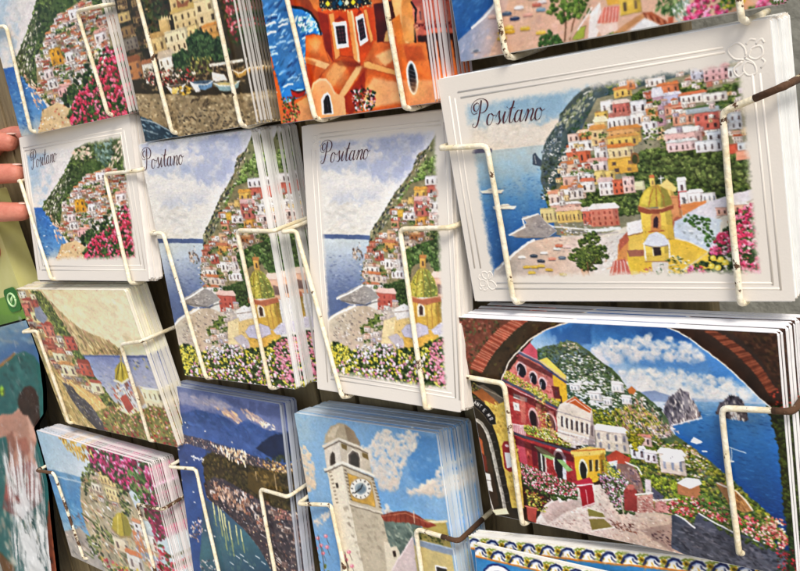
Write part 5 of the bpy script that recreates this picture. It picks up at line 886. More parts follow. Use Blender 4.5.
def art_castle_harbour(Q):
    Q = ((91.0, -107.4), (202.3, -163.0), (257.5, 124.3), (145.6, 142.1))
    A = Art(360, 504, Q, 0x3a3020, 101)
    A.p([(80, -170), (260, -170), (260, 60), (110, 60)], 0x3c3222, 3, .3, .2)
    A.d([(90, -120), (210, -160), (245, 40), (115, 70)], 420, (1, 3), [0x4a3c26, 0x2c2618, 0x5c4a2c, 0x33301c, 0x6a5834], 1.8, -.3, .8, .8)
    A.town([(112, -30), (146, -30), (158, 50), (128, 70)], 40, (5, 9), [0x7c6440, 0x94784c, 0x5c4a30, 0xa88c5c, 0x6a5438], [0x4a3828, 0x5c4430], 0x241c14, [0x34341c, 0x2c2a18], .2, .4)
    for a in ((118, 12, 130, 22, 0xc0a468, (2, 1), None), (120, 26, 134, 36, 0x8a6c44, (3, 1), None), (122, 38, 138, 50, 0x7c7060, (4, 2), None), (128, 60, 142, 79, 0xb87a48, (2, 2), 0x8c5434)): A.b(*a)
    A.d([(138, -10), (168, -10), (168, 34), (150, 36)], 110, (1, 2.4), [0x2c3820, 0x3c4828, 0x1f2818, 0x4a5230], 1.7)
    CA = 0xdcc084
    for a in ((168, -30, 200, 8, CA, (4, 3), None), (174, 8, 204, 28, 0xe0c68c, (5, 2), 0xc8a860), (160, 18, 170, 34, 0xd0b070, None, None), (196, -2, 216, 24, 0xe4cc98, (2, 2), None), (165, 29, 192, 52, 0xe4d4a8, (5, 2), None), (151, 36, 166, 53, 0xd8bc80, (2, 1), 0xb89458), (188, 24, 200, 40, 0xd8bc7c, (2, 1), None), (203, 25, 220, 34, 0xdca458, (3, 1), 0xd89040), (206, 32, 222, 47, 0xd09848, (3, 1), None), (160, 55, 176, 76, 0xe4dccc, (3, 2), 0xc8b498), (143, 62, 158, 76, 0xd8ccb8, (2, 1), 0xa86c48)): A.b(*a, wc=0x4c3c28)
    for k in range(4): A.p([(161+k*2.6, 20), (162.3+k*2.6, 15), (163.6+k*2.6, 20)], 0xe0c890, .9)
    A.p([(176, -2), (182, 4), (190, -1), (188, 6), (178, 8)], 0x9c6440, 1.4)
    for q in ([(186, 40), (198, 30), (212, 36), (218, 50), (208, 62), (190, 58)], [(172, 56), (184, 49), (192, 58), (190, 74), (176, 74)], [(212, 40), (224, 34), (230, 56), (214, 62)]):
        A.p(q, 0x24341f, 2.5, .2); A.leafy(q, (1.3, 2.8), [0x2f4426, 0x3c5430, 0x4c6438], 1)
    A.d([(222, 0), (236, -4), (244, 30), (240, 48), (230, 40)], 70, (.8, 1.9), [0x34441f, 0x4c5c2c, 0x24301a], 1.6)
    A.d([(222, -8), (238, -4), (242, 26), (236, 42), (228, 24)], 60, (.9, 1.9), [0xb04048, 0xc86068, 0x8c2c34, 0xd8989c], 1.5)
    A.d([(140, 70), (245, 62), (246, 86), (142, 92)], 260, (.7, 1.9), [0x3c3024, 0x5c4834, 0x241c18, 0x8c7450, 0x6c5c3c], 2, 0, .5)
    A.d([(186, 58), (212, 58), (212, 74), (190, 76)], 50, (.8, 1.8), [0x5c6434, 0xa89c50, 0x7c7c3c, 0x3c4424], 1.6, 1.4)
    A.d([(144, 72), (196, 68), (196, 82), (146, 88)], 70, (.7, 1.6), [0xb03030, 0x8c2424, 0xd06050, 0xe0c8b0, 0xd8d0c0], 1.6)
    A.p([(209, 64), (243, 59), (244, 62), (210, 67)], 0xdcd4c0, 1); A.s_([(213, 66), (214, 78)], 1, 0x94846c); A.s_([(232, 62), (236, 90)], 1, 0x94846c)
    A.p([(212, 72), (224, 74), (228, 80), (216, 82), (213, 79)], 0xe4dccc, 1.2, .1)
    def boat(x0, x1, y, hull, ins):
        A.p([(x0, y), (x1, y-2), (x1-2, y+5), (x1-8, y+8), (x0+6, y+8)], hull, 1, .12); A.p([(x0+2, y+.3), (x1-2, y-1.4), (x1-6, y+2), (x0+5, y+2.6)], ins, 1, .1); A.s_([(x0, y), (x0+6, y+3), (x1-6, y+2.4), (x1, y-2)], .9, 0xece4d4)
    boat(190, 214, 82, 0x6484a0, 0x3c4c5c); A.p([(190, 83), (198, 84), (201, 92), (196, 92)], 0xe0dcd4, 1)
    boat(214, 240, 83, 0x8ca4a0, 0xc8b06c); boat(166, 186, 86, 0xc8c4bc, 0x5c4c3c); boat(232, 248, 70, 0xb0843c, 0x6a4c28)
    A.d([(172, 88), (190, 86), (192, 96), (174, 98)], 40, (.8, 1.8), [0xd8ac38, 0xb88c2c, 0x3c3424, 0xe4c060], 2.2, 0, .4)
    A.glaze([(150, 28), (222, 20), (244, 64), (246, 94), (146, 92), (140, 60)], 380, (.3, .8), (0xf0e0b4, 0x2c2418, 0xd8b060, 0x4c4428, 0xf4ecd8, 0x1c1a12, 0x8c6438))
    BE = [(132, 94), (165, 94), (200, 96), (240, 94), (262, 92), (264, 130), (182, 140), (168, 128), (140, 116)]
    A.p(BE, 0x96805c, 2, .25, .25); A.d(BE, 420, (.7, 2), [0xa8906a, 0x7c6a4c, 0xb8a47c, 0x64543c, 0x8c7852, 0xc4b088], 2.4, .1, .5)
    A.d([(190, 98), (214, 100), (208, 106), (194, 104)], 16, (.8, 2), [0x3c3024, 0x54442f, 0x6c5c40], 4, -.4, .3)
    A.d([(170, 112), (250, 108), (258, 126), (185, 136)], 150, (.6, 1.6), [0x54483a, 0x443a2c, 0x7c6c50, 0xa89470], 2.4, .1, .5)
    WA = [(138, 116), (150, 120), (166, 128), (180, 137), (150, 146), (140, 140)]
    A.p(WA, 0x2c3c48, 2, .2); A.d(WA, 60, (.7, 1.8), [0x3c5464, 0x24343f, 0x54707c, 0x8ca4ac], 3.5, .3, .3); A.s_([(140, 119), (156, 123), (170, 131)], 1.2, 0xb8c4c4, .8); A.s_([(144, 130), (158, 134)], .9, 0xa8b8bc, .7)
    return A.done()

def art_orange_dome(Q):
    Q = ((234.2, -169.4), (391.9, -244.3), (436.1, 102.5), (281.5, 124.0))
    A = Art(420, 580, Q, 0xb04c24, 111)
    OR, DK, PE, RD = 0xc4602c, 0x6a2412, 0xdd9862, 0xa83c1c
    A.g([(225, -260), (400, -260), (440, 110), (280, 130)], [(0, 0x4a88c0), (.35, 0x6a9cc8), (.5, 0xb85428), (1, 0xc46430)], (320, -200), (350, 60), n=.15)
    SEA = [(225, -180), (290, -200), (304, -10), (318, 18), (324, 34), (310, 40), (306, 60), (310, 88), (304, 96), (284, 104), (262, 20)]
    A.p(SEA, 0x3f78b0, 1.5, .15, .1)
    A.d(SEA, 260, (1.2, 3.6), [0x2c5c94, 0x5c94c8, 0x8cb8dc, 0x34689c, 0x284c80, 0xb0d0e4], 4.5, -.35, .4, .75)
    for k in range(26):
        x = A.r.uniform(266, 304); y = A.r.uniform(6, 96); A.s_([(x, y), (x+4, y-2.4), (x+9, y-3)], A.r.uniform(.8, 2.2), A.r.choice([0xe4ecf0, 0xc0d8e8, 0x24487c, 0x94bcdc]), .8)
    A.d([(294, 18), (312, 14), (320, 30), (306, 34)], 60, (.7, 2), [0xe4ecec, 0xa8ccd0, 0x5c98a8, 0xd0e0e0], 2.4, -.5, .8)
    A.p([(288, 2), (292, -30), (322, -30), (328, 28), (321, 33), (318, 22), (312, 13), (303, 8), (294, 8)], 0x8c4020, 1.2, .25, .2); A.s_([(292, 7), (302, 8), (311, 13), (318, 23), (321, 34)], 2, 0x140c0c); A.p([(304, -10), (318, -10), (323, 18), (314, 8)], 0xc06c34, 2, .2)
    # tower
    A.p([(318, 8), (372, 4), (376, 40), (362, 66), (332, 64), (324, 36)], 0xc2501f, 1.2, .2, .1); A.p([(318, 12), (328, 14), (334, 62), (326, 50)], 0x8c2e14, 1.5, .15); A.p([(366, 8), (374, 6), (377, 40), (371, 42)], 0xb8441c, 1.2)
    for q in ([(329, 14), (334, 12), (341, 58), (336, 62)], [(347, 12), (352, 10), (361, 64), (355, 66)], [(364, 10), (367, 9), (374, 40), (371, 43)]): A.p(q, 0xdf8c50, 1.2, .12, edge=0x7a2c14)
    A.p([(351, 10), (353, 10), (361, 62), (359, 64)], 0xeab488, 1)
    A.p([(318, -14), (368, -20), (372, 4), (356, 8), (336, 10), (320, 8)], 0x2c2018, 1.2)
    A.d([(318, 2), (372, -4), (372, 6), (344, 12), (320, 10)], 70, (.6, 1.2), [0x241814, 0xc88c48, 0x3c6068, 0xe4d0a0, 0x7c3c20], 1.2)
    for k in range(6):
        x = 325+k*6.4
        for j in range(-3, 1): A.p([(x, 4+j*8-k*.4), (x+3, j*8-k*.4), (x+6, 4+j*8-k*.4), (x+3, 8+j*8-k*.4-1)], [0xe0b838, 0x24343c, 0x3c7890, 0xd8c8a0][(k+j) % 4], .9, .1, edge=0x14100c)
    for w in ([(333, 22.5), (346.5, 21), (349.5, 47), (337.5, 49)], [(355.5, 17), (364, 13), (368.5, 41), (360.5, 46)]):
        w = np.array(w, float); c = w.mean(0); A.p(w, 0xece4dc, 1, .03); i = c+(w-c)*.7; A.p(i, 0x3c1c1c, 1)
        for t in (.2, .4, .6, .8): A.s_([i[0]*(1-t)+i[3]*t, i[1]*(1-t)+i[2]*t], .6, 0x8c5c58, .8)
        for t in (.33, .66): A.s_([i[0]*(1-t)+i[1]*t, i[3]*(1-t)+i[2]*t], .6, 0x8c5c58, .8)
        A.p([w[0]+(1, -1), (w[0]+w[1])/2+(0, -6), w[1]+(-1, -1)], 0x8c3014, 1.5, .15)
    A.p([(374, 4), (396, 0), (400, 30), (388, 42), (378, 42)], 0x5a1a10, 1.5, .25); A.p([(386, 32), (400, 16), (404, 30), (390, 42), (384, 42)], 0xdc9458, 1.5, .12, edge=0x5a1a10)
    A.p([(392, 0), (402, -30), (418, -20), (416, 40), (404, 46), (396, 20)], 0xe0a468, 1.5, .15, .1, edge=0x2a140c); A.p([(392, 20), (400, 14), (406, 44), (398, 44)], 0xcc7838, 2, .15)
    A.p([(404, -30), (412, 0), (416, 20), (414, 44), (404, 40), (402, 10)], 0xd08848, 2, .15)
    A.p([(412, -4), (428, -8), (434, 30), (416, 40)], 0xb85c48, 1.4, .2); A.b(414, 6, 423, 24, 0xd07860, (2, 1), None, 0x3c2c30, arch=True); A.s_([(412, 2), (417, 10), (415, 30), (416, 42)], 1.8, 0x180e0c)
    A.d([(414, 24), (430, 22), (431, 30), (416, 31)], 20, (.6, 1.4), [0x8c3428, 0x5c1c18, 0xd08870], 2)
    A.p([(418, 36), (438, 34), (445, 110), (430, 106)], 0x4a1c14, 2, .2)
    # roofs
    A.p([(306, 36), (314, 34), (322, 36), (326, 50), (330, 62), (318, 64), (306, 58)], 0xcc6830, 1.2, .2, .1, edge=0x8c3418); A.p([(308, 40), (316, 36), (322, 42), (316, 52)], 0xde8c50, 4, .1, op=.7)
    A.p([(305, 57), (312, 58), (330, 64), (328, 70), (306, 63)], 0xe4a46c, 1.2, .08)
    A.p([(306, 63), (328, 70), (322, 80), (312, 92), (308, 80)], 0xc4602c, 1.2, .2)
    A.p([(316, 84), (322, 74), (331, 64), (341, 56), (352, 57), (361, 66), (349, 84), (340, 98), (332, 92)], 0xc25a26, 1.2, .2, .1, edge=0x6a2412); A.p([(326, 76), (334, 64), (343, 60), (350, 64), (340, 78), (333, 88)], 0xe09858, 5, .1, op=.75); A.p([(340, 58), (352, 57), (360, 66), (352, 76)], 0xa4401c, 4, .1, op=.6)
    A.p([(357, 66), (363, 66), (366, 68), (345, 98), (338, 96)], 0xe0a068, 1.2, .06, edge=0x94401c)
    A.p([(363, 68), (402, 74), (408, 104), (346, 120), (344, 98)], 0xc8622c, 1.4, .15, .08); A.p([(374, 78), (400, 82), (404, 102), (372, 108), (360, 100)], 0xe6a470, 7, .1, op=.85); A.p([(365, 70), (366, 92), (352, 116), (346, 112), (344, 98)], 0xa23a18, 2, .15)
    A.p([(364, 62), (372, 56), (386, 44), (398, 44), (402, 64), (398, 72)], 0xc86430, 1.4, .2); A.p([(376, 56), (392, 48), (396, 58), (386, 66)], 0xe8b078, 5, .1, op=.8); A.p([(364, 62), (368, 61), (399, 71), (399, 76), (364, 68)], 0xe29a58, 1.2, .06, edge=0x8c3818)
    A.p([(398, 44), (426, 42), (438, 104), (406, 108), (400, 76)], 0xc96a34, 1.4, .2, .1); A.p([(404, 46), (422, 46), (426, 60), (408, 62)], 0xa84420, 4, .1, op=.6); A.p([(402, 80), (436, 80), (438, 104), (408, 106)], 0xe0a070, 6, .1, op=.6)
    A.e(413, 78, 5.6, 17, 0xece0d4, -.1); A.e(413, 78, 4.2, 15, 0x8c7c74, -.1); A.e(413, 78, 3.2, 13.6, 0x3c2420, -.1)
    for k in range(5): A.s_([(410, 70+k*4), (416, 72+k*4)], .5, 0xa08878)
    for x, y, rx, ry in ((314, 47, 8, 10), (338, 78, 14, 16), (378, 92, 16, 12), (420, 92, 12, 12), (384, 60, 10, 7), (412, 28, 6, 14)):
        for k in range(7): A.e(x-rx*.18+k*.3, y-ry*.18+k*.3, rx*(1-k*.13), ry*(1-k*.13), 0xe8a468, -.6, rx*.5*A.sc, .13)
    A.p([(306, 58), (316, 62), (312, 90), (308, 84)], 0x8c3414, 5, .1, op=.5); A.p([(333, 60), (362, 62), (360, 68), (340, 66)], 0x7a2a10, 4, .1, op=.5); A.p([(362, 66), (368, 68), (360, 112), (350, 114)], 0x8a2c12, 6, .1, op=.5)
    # little apse, pots, boat
    A.p([(305, 98), (313, 96), (316, 120), (300, 122), (290, 122), (292, 106)], 0xd8925c, 1.4, .15)
    A.p([(311, 92), (314, 84), (320, 79), (326, 79), (331, 84), (335, 92), (345, 98), (347, 120), (316, 124)], 0xe2a06c, 1.2, .08, .06); A.s_([(311, 93), (314, 84), (320, 79.5), (326, 79.5), (331, 85), (335, 93)], 2.2, 0xeebc90, .9)
    A.p([(322.5, 115), (321.5, 100), (324, 94), (328, 92.5), (331, 96), (334, 114)], 0xe8dcd0, 1); A.p([(324.6, 114), (323.8, 101), (326, 96), (328, 95), (330, 98), (332, 113)], 0x2c1a1c, 1); A.s_([(327, 96), (329, 113)], .6, 0x8c7468)
    A.p([(291, 90), (298, 92), (306, 90), (304, 96), (296, 98), (292, 95)], 0x9c3420, 1); A.s_([(291, 90), (298, 93), (306, 90)], 1, 0x2c1410); A.p([(293, 91.5), (304, 91.5), (298, 94)], 0x4c2018, .9)
    A.d([(350, 92), (362, 86), (376, 92), (374, 110), (356, 112)], 120, (.7, 1.7), [0x34401f, 0x6a1c1c, 0xa83434, 0xe8dcd4, 0x4c5c2c, 0x241a14, 0xd8a0a0], 1.4)
    A.d([(282, 98), (294, 96), (300, 112), (298, 124), (284, 124)], 100, (.7, 1.8), [0x5c6c30, 0xb83428, 0x8c2420, 0x34401f, 0xd86850], 1.4)
    return A.done(punch=.55, sat=1.08)

def art_beach_view(Q):
    Q = ((424.6, -172.5), (751.5, -303.6), (775.0, 5.0), (460.8, 62.1))
    A = Art(520, 378, Q, 0xd8ac90, 121)
    A.g([(420, -320), (770, -320), (770, -60), (430, -40)], [(0, 0x8cb4d0), (1, 0x7c8c50)], (600, -280), (600, -60), n=.2)
    A.town([(520, -200), (760, -240), (770, -20), (560, -30)], 120, (10, 18), HOUSE+WH, ROOF, 0x5a4844, GR, .2, .4)
    A.g([(425, -120), (540, -130), (500, 2), (484, 22), (470, 36), (452, 50)], [(0, 0x5c94c4), (.5, 0x2c64a4), (1, 0x1f5496)], (470, -100), (470, 30), n=.15, m=.1)
    A.d([(445, -40), (495, -40), (490, 8), (470, 30), (455, 40)], 120, (1, 2.6), [0x1c4c90, 0x3470b4, 0x2858a0, 0x4c88c4], 4, -.4, .3, .5)
    A.g([(455, 44), (472, 28), (492, 6), (500, -10), (512, -10), (500, 30), (485, 66), (460, 70)], [(0, 0x8c98b4), (.4, 0xb0a8b0), (1, 0xd0ac9c)], (470, 34), (500, 44), n=.1)
    A.s_([(512, -40), (498, -4), (493, 8), (484, 18), (472, 28)], 2.6, 0xf0ecec); A.d([(458, 50), (478, 28), (490, 30), (470, 60)], 30, (.8, 2.4), [0xb8b8cc, 0x94a0bc, 0xc8bcc0], 4, -.7, .2, .6)
    A.d([(470, 60), (500, 20), (520, -20), (600, -40), (600, 40)], 120, (1.4, 4), [0xe0b8a0, 0xd0a088, 0xd8b0a0, 0xc89c8c, 0xe4c0a8], 2, -.2, .8, .5)
    for x, y, c in ((507, 14, 0x4c5c74), (515, 19, 0x2c3858), (519, 8, 0xe8e0dc), (541, 10, 0x7c94a4), (542, 2, 0xe4d8d4), (528, 15, 0xe0a08c), (476, 51, 0xb8b8c4), (537, 5, 0xc86c58), (503, 33, 0xe0b030), (509, 28, 0xe8c048), (510, 32, 0xd8a428), (525, 29, 0xe0b43c), (541, 33, 0xe0b840), (502, 39, 0xe4bc40), (493, 17, 0xd8b0a0), (533, -2, 0xe4d8cc), (556, -6, 0x94a4b0)):
        A.e(x, y, 5, 2.3, c, -.12, n=.1); A.s_([(x-4.5, y+2.2), (x+4.5, y+1.6)], 1, 0x6a5048, .7); A.s_([(x-3, y-1), (x+2, y-1.6)], .7, 0xf4ece0, .6)
    A.e(476, 51, 3.2, 1.4, 0x6c7484, -.2)
    A.s_([(565, 42), (566, 22), (563, 4)], 1.8, 0x6a4c34); A.s_([(570, 40), (573, 24), (578, 10)], 1.6, 0x7a5a3c)
    for q in ([(548, 12), (556, -14), (576, -16), (584, 2), (572, 18), (562, 22)], [(568, 12), (578, -8), (590, -6), (590, 12), (578, 22)]):
        A.leafy(q, (1.5, 3), [0x4c6c28, 0x6c8838, 0x7c9440, 0x3c581f], .9)
    A.leafy([(538, 46), (541, 36), (550, 31), (558, 36), (562, 44)], (1.4, 2.6), [0x34501f, 0x3c5a2c, 0x4c6c34], 1.4)
    A.p([(572, 40), (580, 28), (586, 26), (584, 38), (578, 40)], 0xa8b048, 1.2, .12, edge=0x6c5c3c); A.s_([(566, 42), (580, 22), (592, 0)], 2.6, 0xcaa88c); A.s_([(578, 30), (592, 8)], 1.6, 0xf0e4dc)
    A.p([(588, 40), (590, 14), (600, 2), (603, 20), (596, 40)], 0xe8dcd4, 1.2, .06)
    A.p([(597, 24), (604, 8), (620, 6), (618, 22)], 0xd87864, 1.2, .1)
    for k in range(6): A.s_([(600+k*3.4, 8), (597.5+k*3.6, 23)], .9, 0xf0ccc0)
    A.p([(596, 26), (618, 22), (618, 38), (604, 40)], 0xe4c4b4, 1.5, .1)
    A.b(620, -6, 641, 14, 0xe2bc50, (2, 1), 0xb87040); A.p([(606, -2), (618, -6), (620, 4), (608, 6)], 0xe0a848, 1)
    A.p([(612, 34), (626, 24), (643, 13), (647, 16), (628, 30), (618, 38)], 0xc89060, 1.2, .12); A.p([(643, 13), (652, 12), (668, 22), (673, 26), (664, 27), (650, 19)], 0xa85c3c, 1.2, .2)
    for k in range(8): A.s_([(644+k*3.4, 13+k*1.3), (647+k*3.2, 18+k*1.2)], .9, 0xd89470 if k % 2 else 0x6c3424)
    A.p([(618, 40), (630, 31), (645, 18), (664, 27), (668, 30), (640, 36)], 0xe2dcd8, 1.2, .06)
    A.d([(604, 38), (612, 32), (640, 34), (625, 40)], 26, (.7, 1.7), GR); A.p([(668, 18), (674, 16), (674, 26), (669, 26)], 0xb0583c, 1.2)
    A.d([(655, 10), (662, -8), (680, -6), (684, 10), (670, 16)], 80, (.9, 2.2), [0x3c5c2c, 0x54783c, 0x284020, 0x8ca468], 4, -1, 1)
    A.d([(672, 8), (690, -4), (694, 12), (680, 26)], 60, (.8, 2), [0xe4e0dc, 0x94a89c, 0xc8ccc8, 0x5c7458], 2.4, 1, .6)
    A.bloom([(682, 24), (690, 6), (704, -8), (724, -8), (732, 12), (718, 20)], [0xd03c6c, 0xe06090, 0xb82c58, 0xe890ac], (1.6, 3.2), 1.6)
    A.p([(728, 14), (732, 2), (748, -2), (758, 6), (752, 14), (740, 18)], 0xdca480, 2, .12); A.d([(718, 4), (732, -10), (740, 2), (728, 12)], 40, (.9, 2.2), [0x4c7030, 0x34501f, 0xd8c440, 0x6c8c40], 1.6)
    A.e(741, 1, 5, 3, 0xdcb838); A.d([(748, 8), (758, 2), (762, 14), (752, 18)], 26, (.9, 2), GR)
    A.bloom([(756, 8), (760, -8), (778, -8), (776, 8), (764, 14)], [0xd03c6c, 0xe06090, 0xb82c58, 0xe890ac], (1.4, 2.8), 1.5)
    A.d([(772, 4), (768, -30), (790, -30), (790, 4)], 40, (1, 2.2), GR)
    return A.done()

def art_tile_border(Q):
    # sheet with a painted majolica tile border round a blue field
    A = Art(620, 434, ((0, 0), (182, 0), (182, 127.4), (0, 127.4)), 0x3f88b8, 131)
    A.g([(0, 0), (182, 0), (182, 128), (0, 128)], [(0, 0x3a80b4), (1, 0x58a4cc)], (90, 10), (90, 128), n=.12)
    NV, YE, GN, IV = 0x20305c, 0xc8a02c, 0x7c8c34, 0xe6e4dc
    for hor, lim in ((1, 262),):
        for side in (0, 1):
            S = .7; f = (lambda a, b: (a*S, b*S)) if hor and not side else (lambda a, b: (a*S, 127.4-b*S)) if hor else (lambda a, b: (b, a)) if not side else (lambda a, b: (182-b, a))
            A.p([f(0, 0), f(lim, 0), f(lim, 13), f(0, 13)], IV, 1, .03)
            A.s_([f(0, 13), f(lim, 13)], 1.2, 0xc87c2c); A.s_([f(0, 1), f(lim, 1)], .8, 0xd8d0b8)
            n = int(lim/18)
            for k in range(n+1):
                x = 4+k*18.2
                A.s_([f(x-6, 11), f(x-3, 6), f(x+1, 3.4), f(x+5, 4), f(x+7, 7)], 1.61, NV); A.s_([f(x-3, 7.4), f(x+1, 5), f(x+4, 5.4)], 0.62, 0x8ca4cc)
                A.s_([f(x+7, 11), f(x+4, 9), f(x+3.6, 7)], 0.87, NV)
                A.s_([f(x+8, 4), f(x+11, 2.6), f(x+14, 3.6)], 0.99, GN); A.s_([f(x+8, 10.4), f(x+11, 11.4), f(x+14, 10)], 0.99, GN); A.s_([f(x-6, 4), f(x-4, 2.4), f(x-1, 2.4)], 0.81, GN)
                A.e(*f(x+11, 7), 1.96, 1.96, YE); A.e(*f(x+11, 7), 1.05, 1.05, 0x5c5420)
                for q in range(6):
                    a = q*math.tau/6; A.e(*f(x+11+2.6*math.cos(a), 7+2.6*math.sin(a)), .6, .6, 0xd8b848 if q % 2 else GN, n=0)
                A.s_([f(x+1, 9), f(x+2, 11)], 0.81, YE); A.s_([f(x+16, 6), f(x+15, 10)], 0.62, YE)
    # large white initial, outlined navy
    t = [(16+9*math.cos(a), 22.5+8.5*math.sin(a)) for a in np.linspace(-3.2, 1.6, 16)]
    A.s_(t+[(9, 32)], 6.4, 0x16306c); A.s_([(8, 18), (8, 70)], 6.4, 0x16306c); A.s_(t+[(9, 31)], 3.6, 0xf0f0ec); A.s_([(8, 19), (8, 69)], 3.6, 0xf0f0ec)
    return A.done()

def art_wrapped_picture(Q):
    A = Art(200, 430, ((-60, 315), (46, 315), (62, 600), (-60, 640)), 0x3c6a6c, 141)
    A.g([(-80, 300), (60, 300), (60, 420), (-80, 420)], [(0, 0x8fa8b4), (.4, 0x4c74a0), (1, 0x3c6890)], (10, 318), (30, 400), n=.1)
    A.d([(-10, 320), (30, 322), (34, 345), (-10, 345)], 30, (1.5, 4), [0xa8b0ac, 0x7c9cb0, 0x5c88ac], 2.5, .2, .5, .5)
    A.p([(-80, 380), (-10, 372), (2, 363), (14, 354), (24, 351), (34, 356), (42, 368), (47, 400), (47, 480), (52, 560), (60, 660), (-80, 660)], 0x2f6a66, 1.5, .15, .1)
    A.d([(0, 370), (24, 354), (40, 368), (46, 420), (46, 470), (10, 420)], 70, (1.5, 4), [0x3c706a, 0x2c5854, 0x4a807a, 0x284c4c], 2, 1, .6, .5)
    A.s_([(-80, 383), (-12, 374), (2, 364), (14, 354)], 2.4, 0xb07838)
    A.leafy([(-4, 388), (2, 386), (3, 396), (-3, 398)], (1.5, 3), [0x8cb83c, 0xa8d048], 1)
    A.p([(-60, 428), (-10, 420), (2, 414), (12, 414), (18, 408), (26, 410), (34, 424), (36, 440), (34, 456), (40, 474), (42, 492), (22, 506), (4, 498), (6, 470), (10, 452), (6, 436), (-10, 440), (-60, 452)], 0xc4907a, 2, .1, .05)
    A.p([(6, 436), (12, 430), (16, 446), (10, 462), (6, 480), (4, 498), (10, 470)], 0x94604e, 3, .1, op=.8); A.p([(26, 414), (34, 426), (35, 442), (30, 436)], 0xdcae98, 3, .1, op=.8)
    A.p([(8, 470), (30, 460), (40, 476), (42, 500), (20, 520), (2, 508)], 0x9a4c48, 3, .2, op=.75); A.p([(16, 440), (26, 436), (30, 452), (20, 460)], 0xa8604e, 3, .15, op=.6)
    A.p([(17, 404), (19, 394), (24, 387), (30, 385), (35, 389), (38, 398), (39, 412), (41, 428), (44, 446), (38, 440), (33, 426), (28, 416), (22, 414)], 0x38261c, 1.5, .2)
    for k in range(9): A.s_([(22+k*1.4, 390+k*.6), (28+k*1.3, 404+k), (33+k*1.1, 424+k*2)], .7, 0x5c4230 if k % 2 else 0x221612, .7)
    A.d([(-20, 480), (36, 470), (44, 560), (20, 600)], 60, (1.6, 4), [0xc8bca8, 0x9c9484, 0x5c8480, 0xdcd0bc], 3.5, 1.25, .25, .7)
    A.p([(-80, 540), (0, 552), (14, 566), (20, 640), (-80, 640)], 0x6c4a24, 3, .2); A.p([(-80, 560), (0, 566), (8, 580), (-80, 600)], 0x2c2622, 3, .2)
    A.p([(47, 468), (49, 490), (46, 530), (48, 560), (54, 620), (70, 640), (62, 560), (57, 500), (52, 470)], 0x84442c, 1.2, .2, .1); A.s_([(50, 480), (51, 520), (57, 580)], 1, 0xb87048, .8); A.d([(46, 530), (56, 530), (60, 590), (50, 590)], 20, (.8, 2), [0x542818, 0xa05c3c, 0x2c1a14], 3, 1.3)
    return A.done()
# ------------------------------------------------------------------ scene helpers
scn = bpy.context.scene
COL = scn.collection
Z0 = 1.45                                   # the rack hangs about eye height

def srgb(c):
    c = C(c); return np.where(c <= .04045, c/12.92, ((c+.055)/1.055)**2.4)

def rgba(c):
    return (*[float(x) for x in srgb(c)], 1)

def link(name, me, parent=None, mat=None):
    o = bpy.data.objects.new(name, me); COL.objects.link(o)
    if parent is not None: o.parent = parent
    if mat is not None and me is not None and not me.materials: me.materials.append(mat)
    return o

def tag(o, label, cat, group=None, kind=None):
    if label: o['label'] = label
    if cat: o['category'] = cat
    if group: o['group'] = group
    if kind: o['kind'] = kind
    return o

def material(name, base=None, rough=.6, var=None, vscale=60, vamt=.5, bump=0, bscale=200, attr=None, spec=.5, coat=0, rnd=0, stretch=None, metal=0):
    m = bpy.data.materials.new(name); m.use_nodes = True
    nt = m.node_tree; N = nt.nodes; L = nt.links
    b = N['Principled BSDF']
    b.inputs['Roughness'].default_value = rough; b.inputs['Specular IOR Level'].default_value = spec
    b.inputs['Coat Weight'].default_value = coat; b.inputs['Coat Roughness'].default_value = .12; b.inputs['Metallic'].default_value = metal
    tc = N.new('ShaderNodeTexCoord'); mp = N.new('ShaderNodeMapping'); L.new(tc.outputs['Object'], mp.inputs['Vector'])
    if stretch: mp.inputs['Scale'].default_value = stretch
    if attr:
        a = N.new('ShaderNodeAttribute'); a.attribute_name = attr; src = a.outputs['Color']
    else:
        r = N.new('ShaderNodeRGB'); r.outputs[0].default_value = rgba(base); src = r.outputs[0]
    if var is not None:
        n = N.new('ShaderNodeTexNoise'); n.inputs['Scale'].default_value = vscale; n.inputs['Detail'].default_value = 6; n.inputs['Roughness'].default_value = .65
        L.new(mp.outputs[0], n.inputs['Vector'])
        cr = N.new('ShaderNodeValToRGB'); cr.color_ramp.elements[0].position = .5-.25*(1-vamt)-.0; cr.color_ramp.elements[1].position = .5+.25*(1-vamt)+.05
        L.new(n.outputs['Fac'], cr.inputs[0])
        mx = N.new('ShaderNodeMix'); mx.data_type = 'RGBA'; L.new(cr.outputs[0], mx.inputs[0]); mx.inputs[7].default_value = rgba(var); L.new(src, mx.inputs[6])
        src = mx.outputs[2]
    if rnd:
        oi = N.new('ShaderNodeObjectInfo'); mr = N.new('ShaderNodeMapRange'); mr.inputs[3].default_value = 1-rnd; mr.inputs[4].default_value = 1.02
        L.new(oi.outputs['Random'], mr.inputs[0]); hs = N.new('ShaderNodeHueSaturation'); L.new(mr.outputs[0], hs.inputs['Value']); L.new(src, hs.inputs['Color']); src = hs.outputs[0]
    L.new(src, b.inputs['Base Color'])
    if bump:
        n2 = N.new('ShaderNodeTexNoise'); n2.inputs['Scale'].default_value = bscale; n2.inputs['Detail'].default_value = 4
        L.new(mp.outputs[0], n2.inputs['Vector']); bp = N.new('ShaderNodeBump'); bp.inputs['Strength'].default_value = bump; bp.inputs['Distance'].default_value = .002
        L.new(n2.outputs['Fac'], bp.inputs['Height']); L.new(bp.outputs[0], b.inputs['Normal'])
    return m

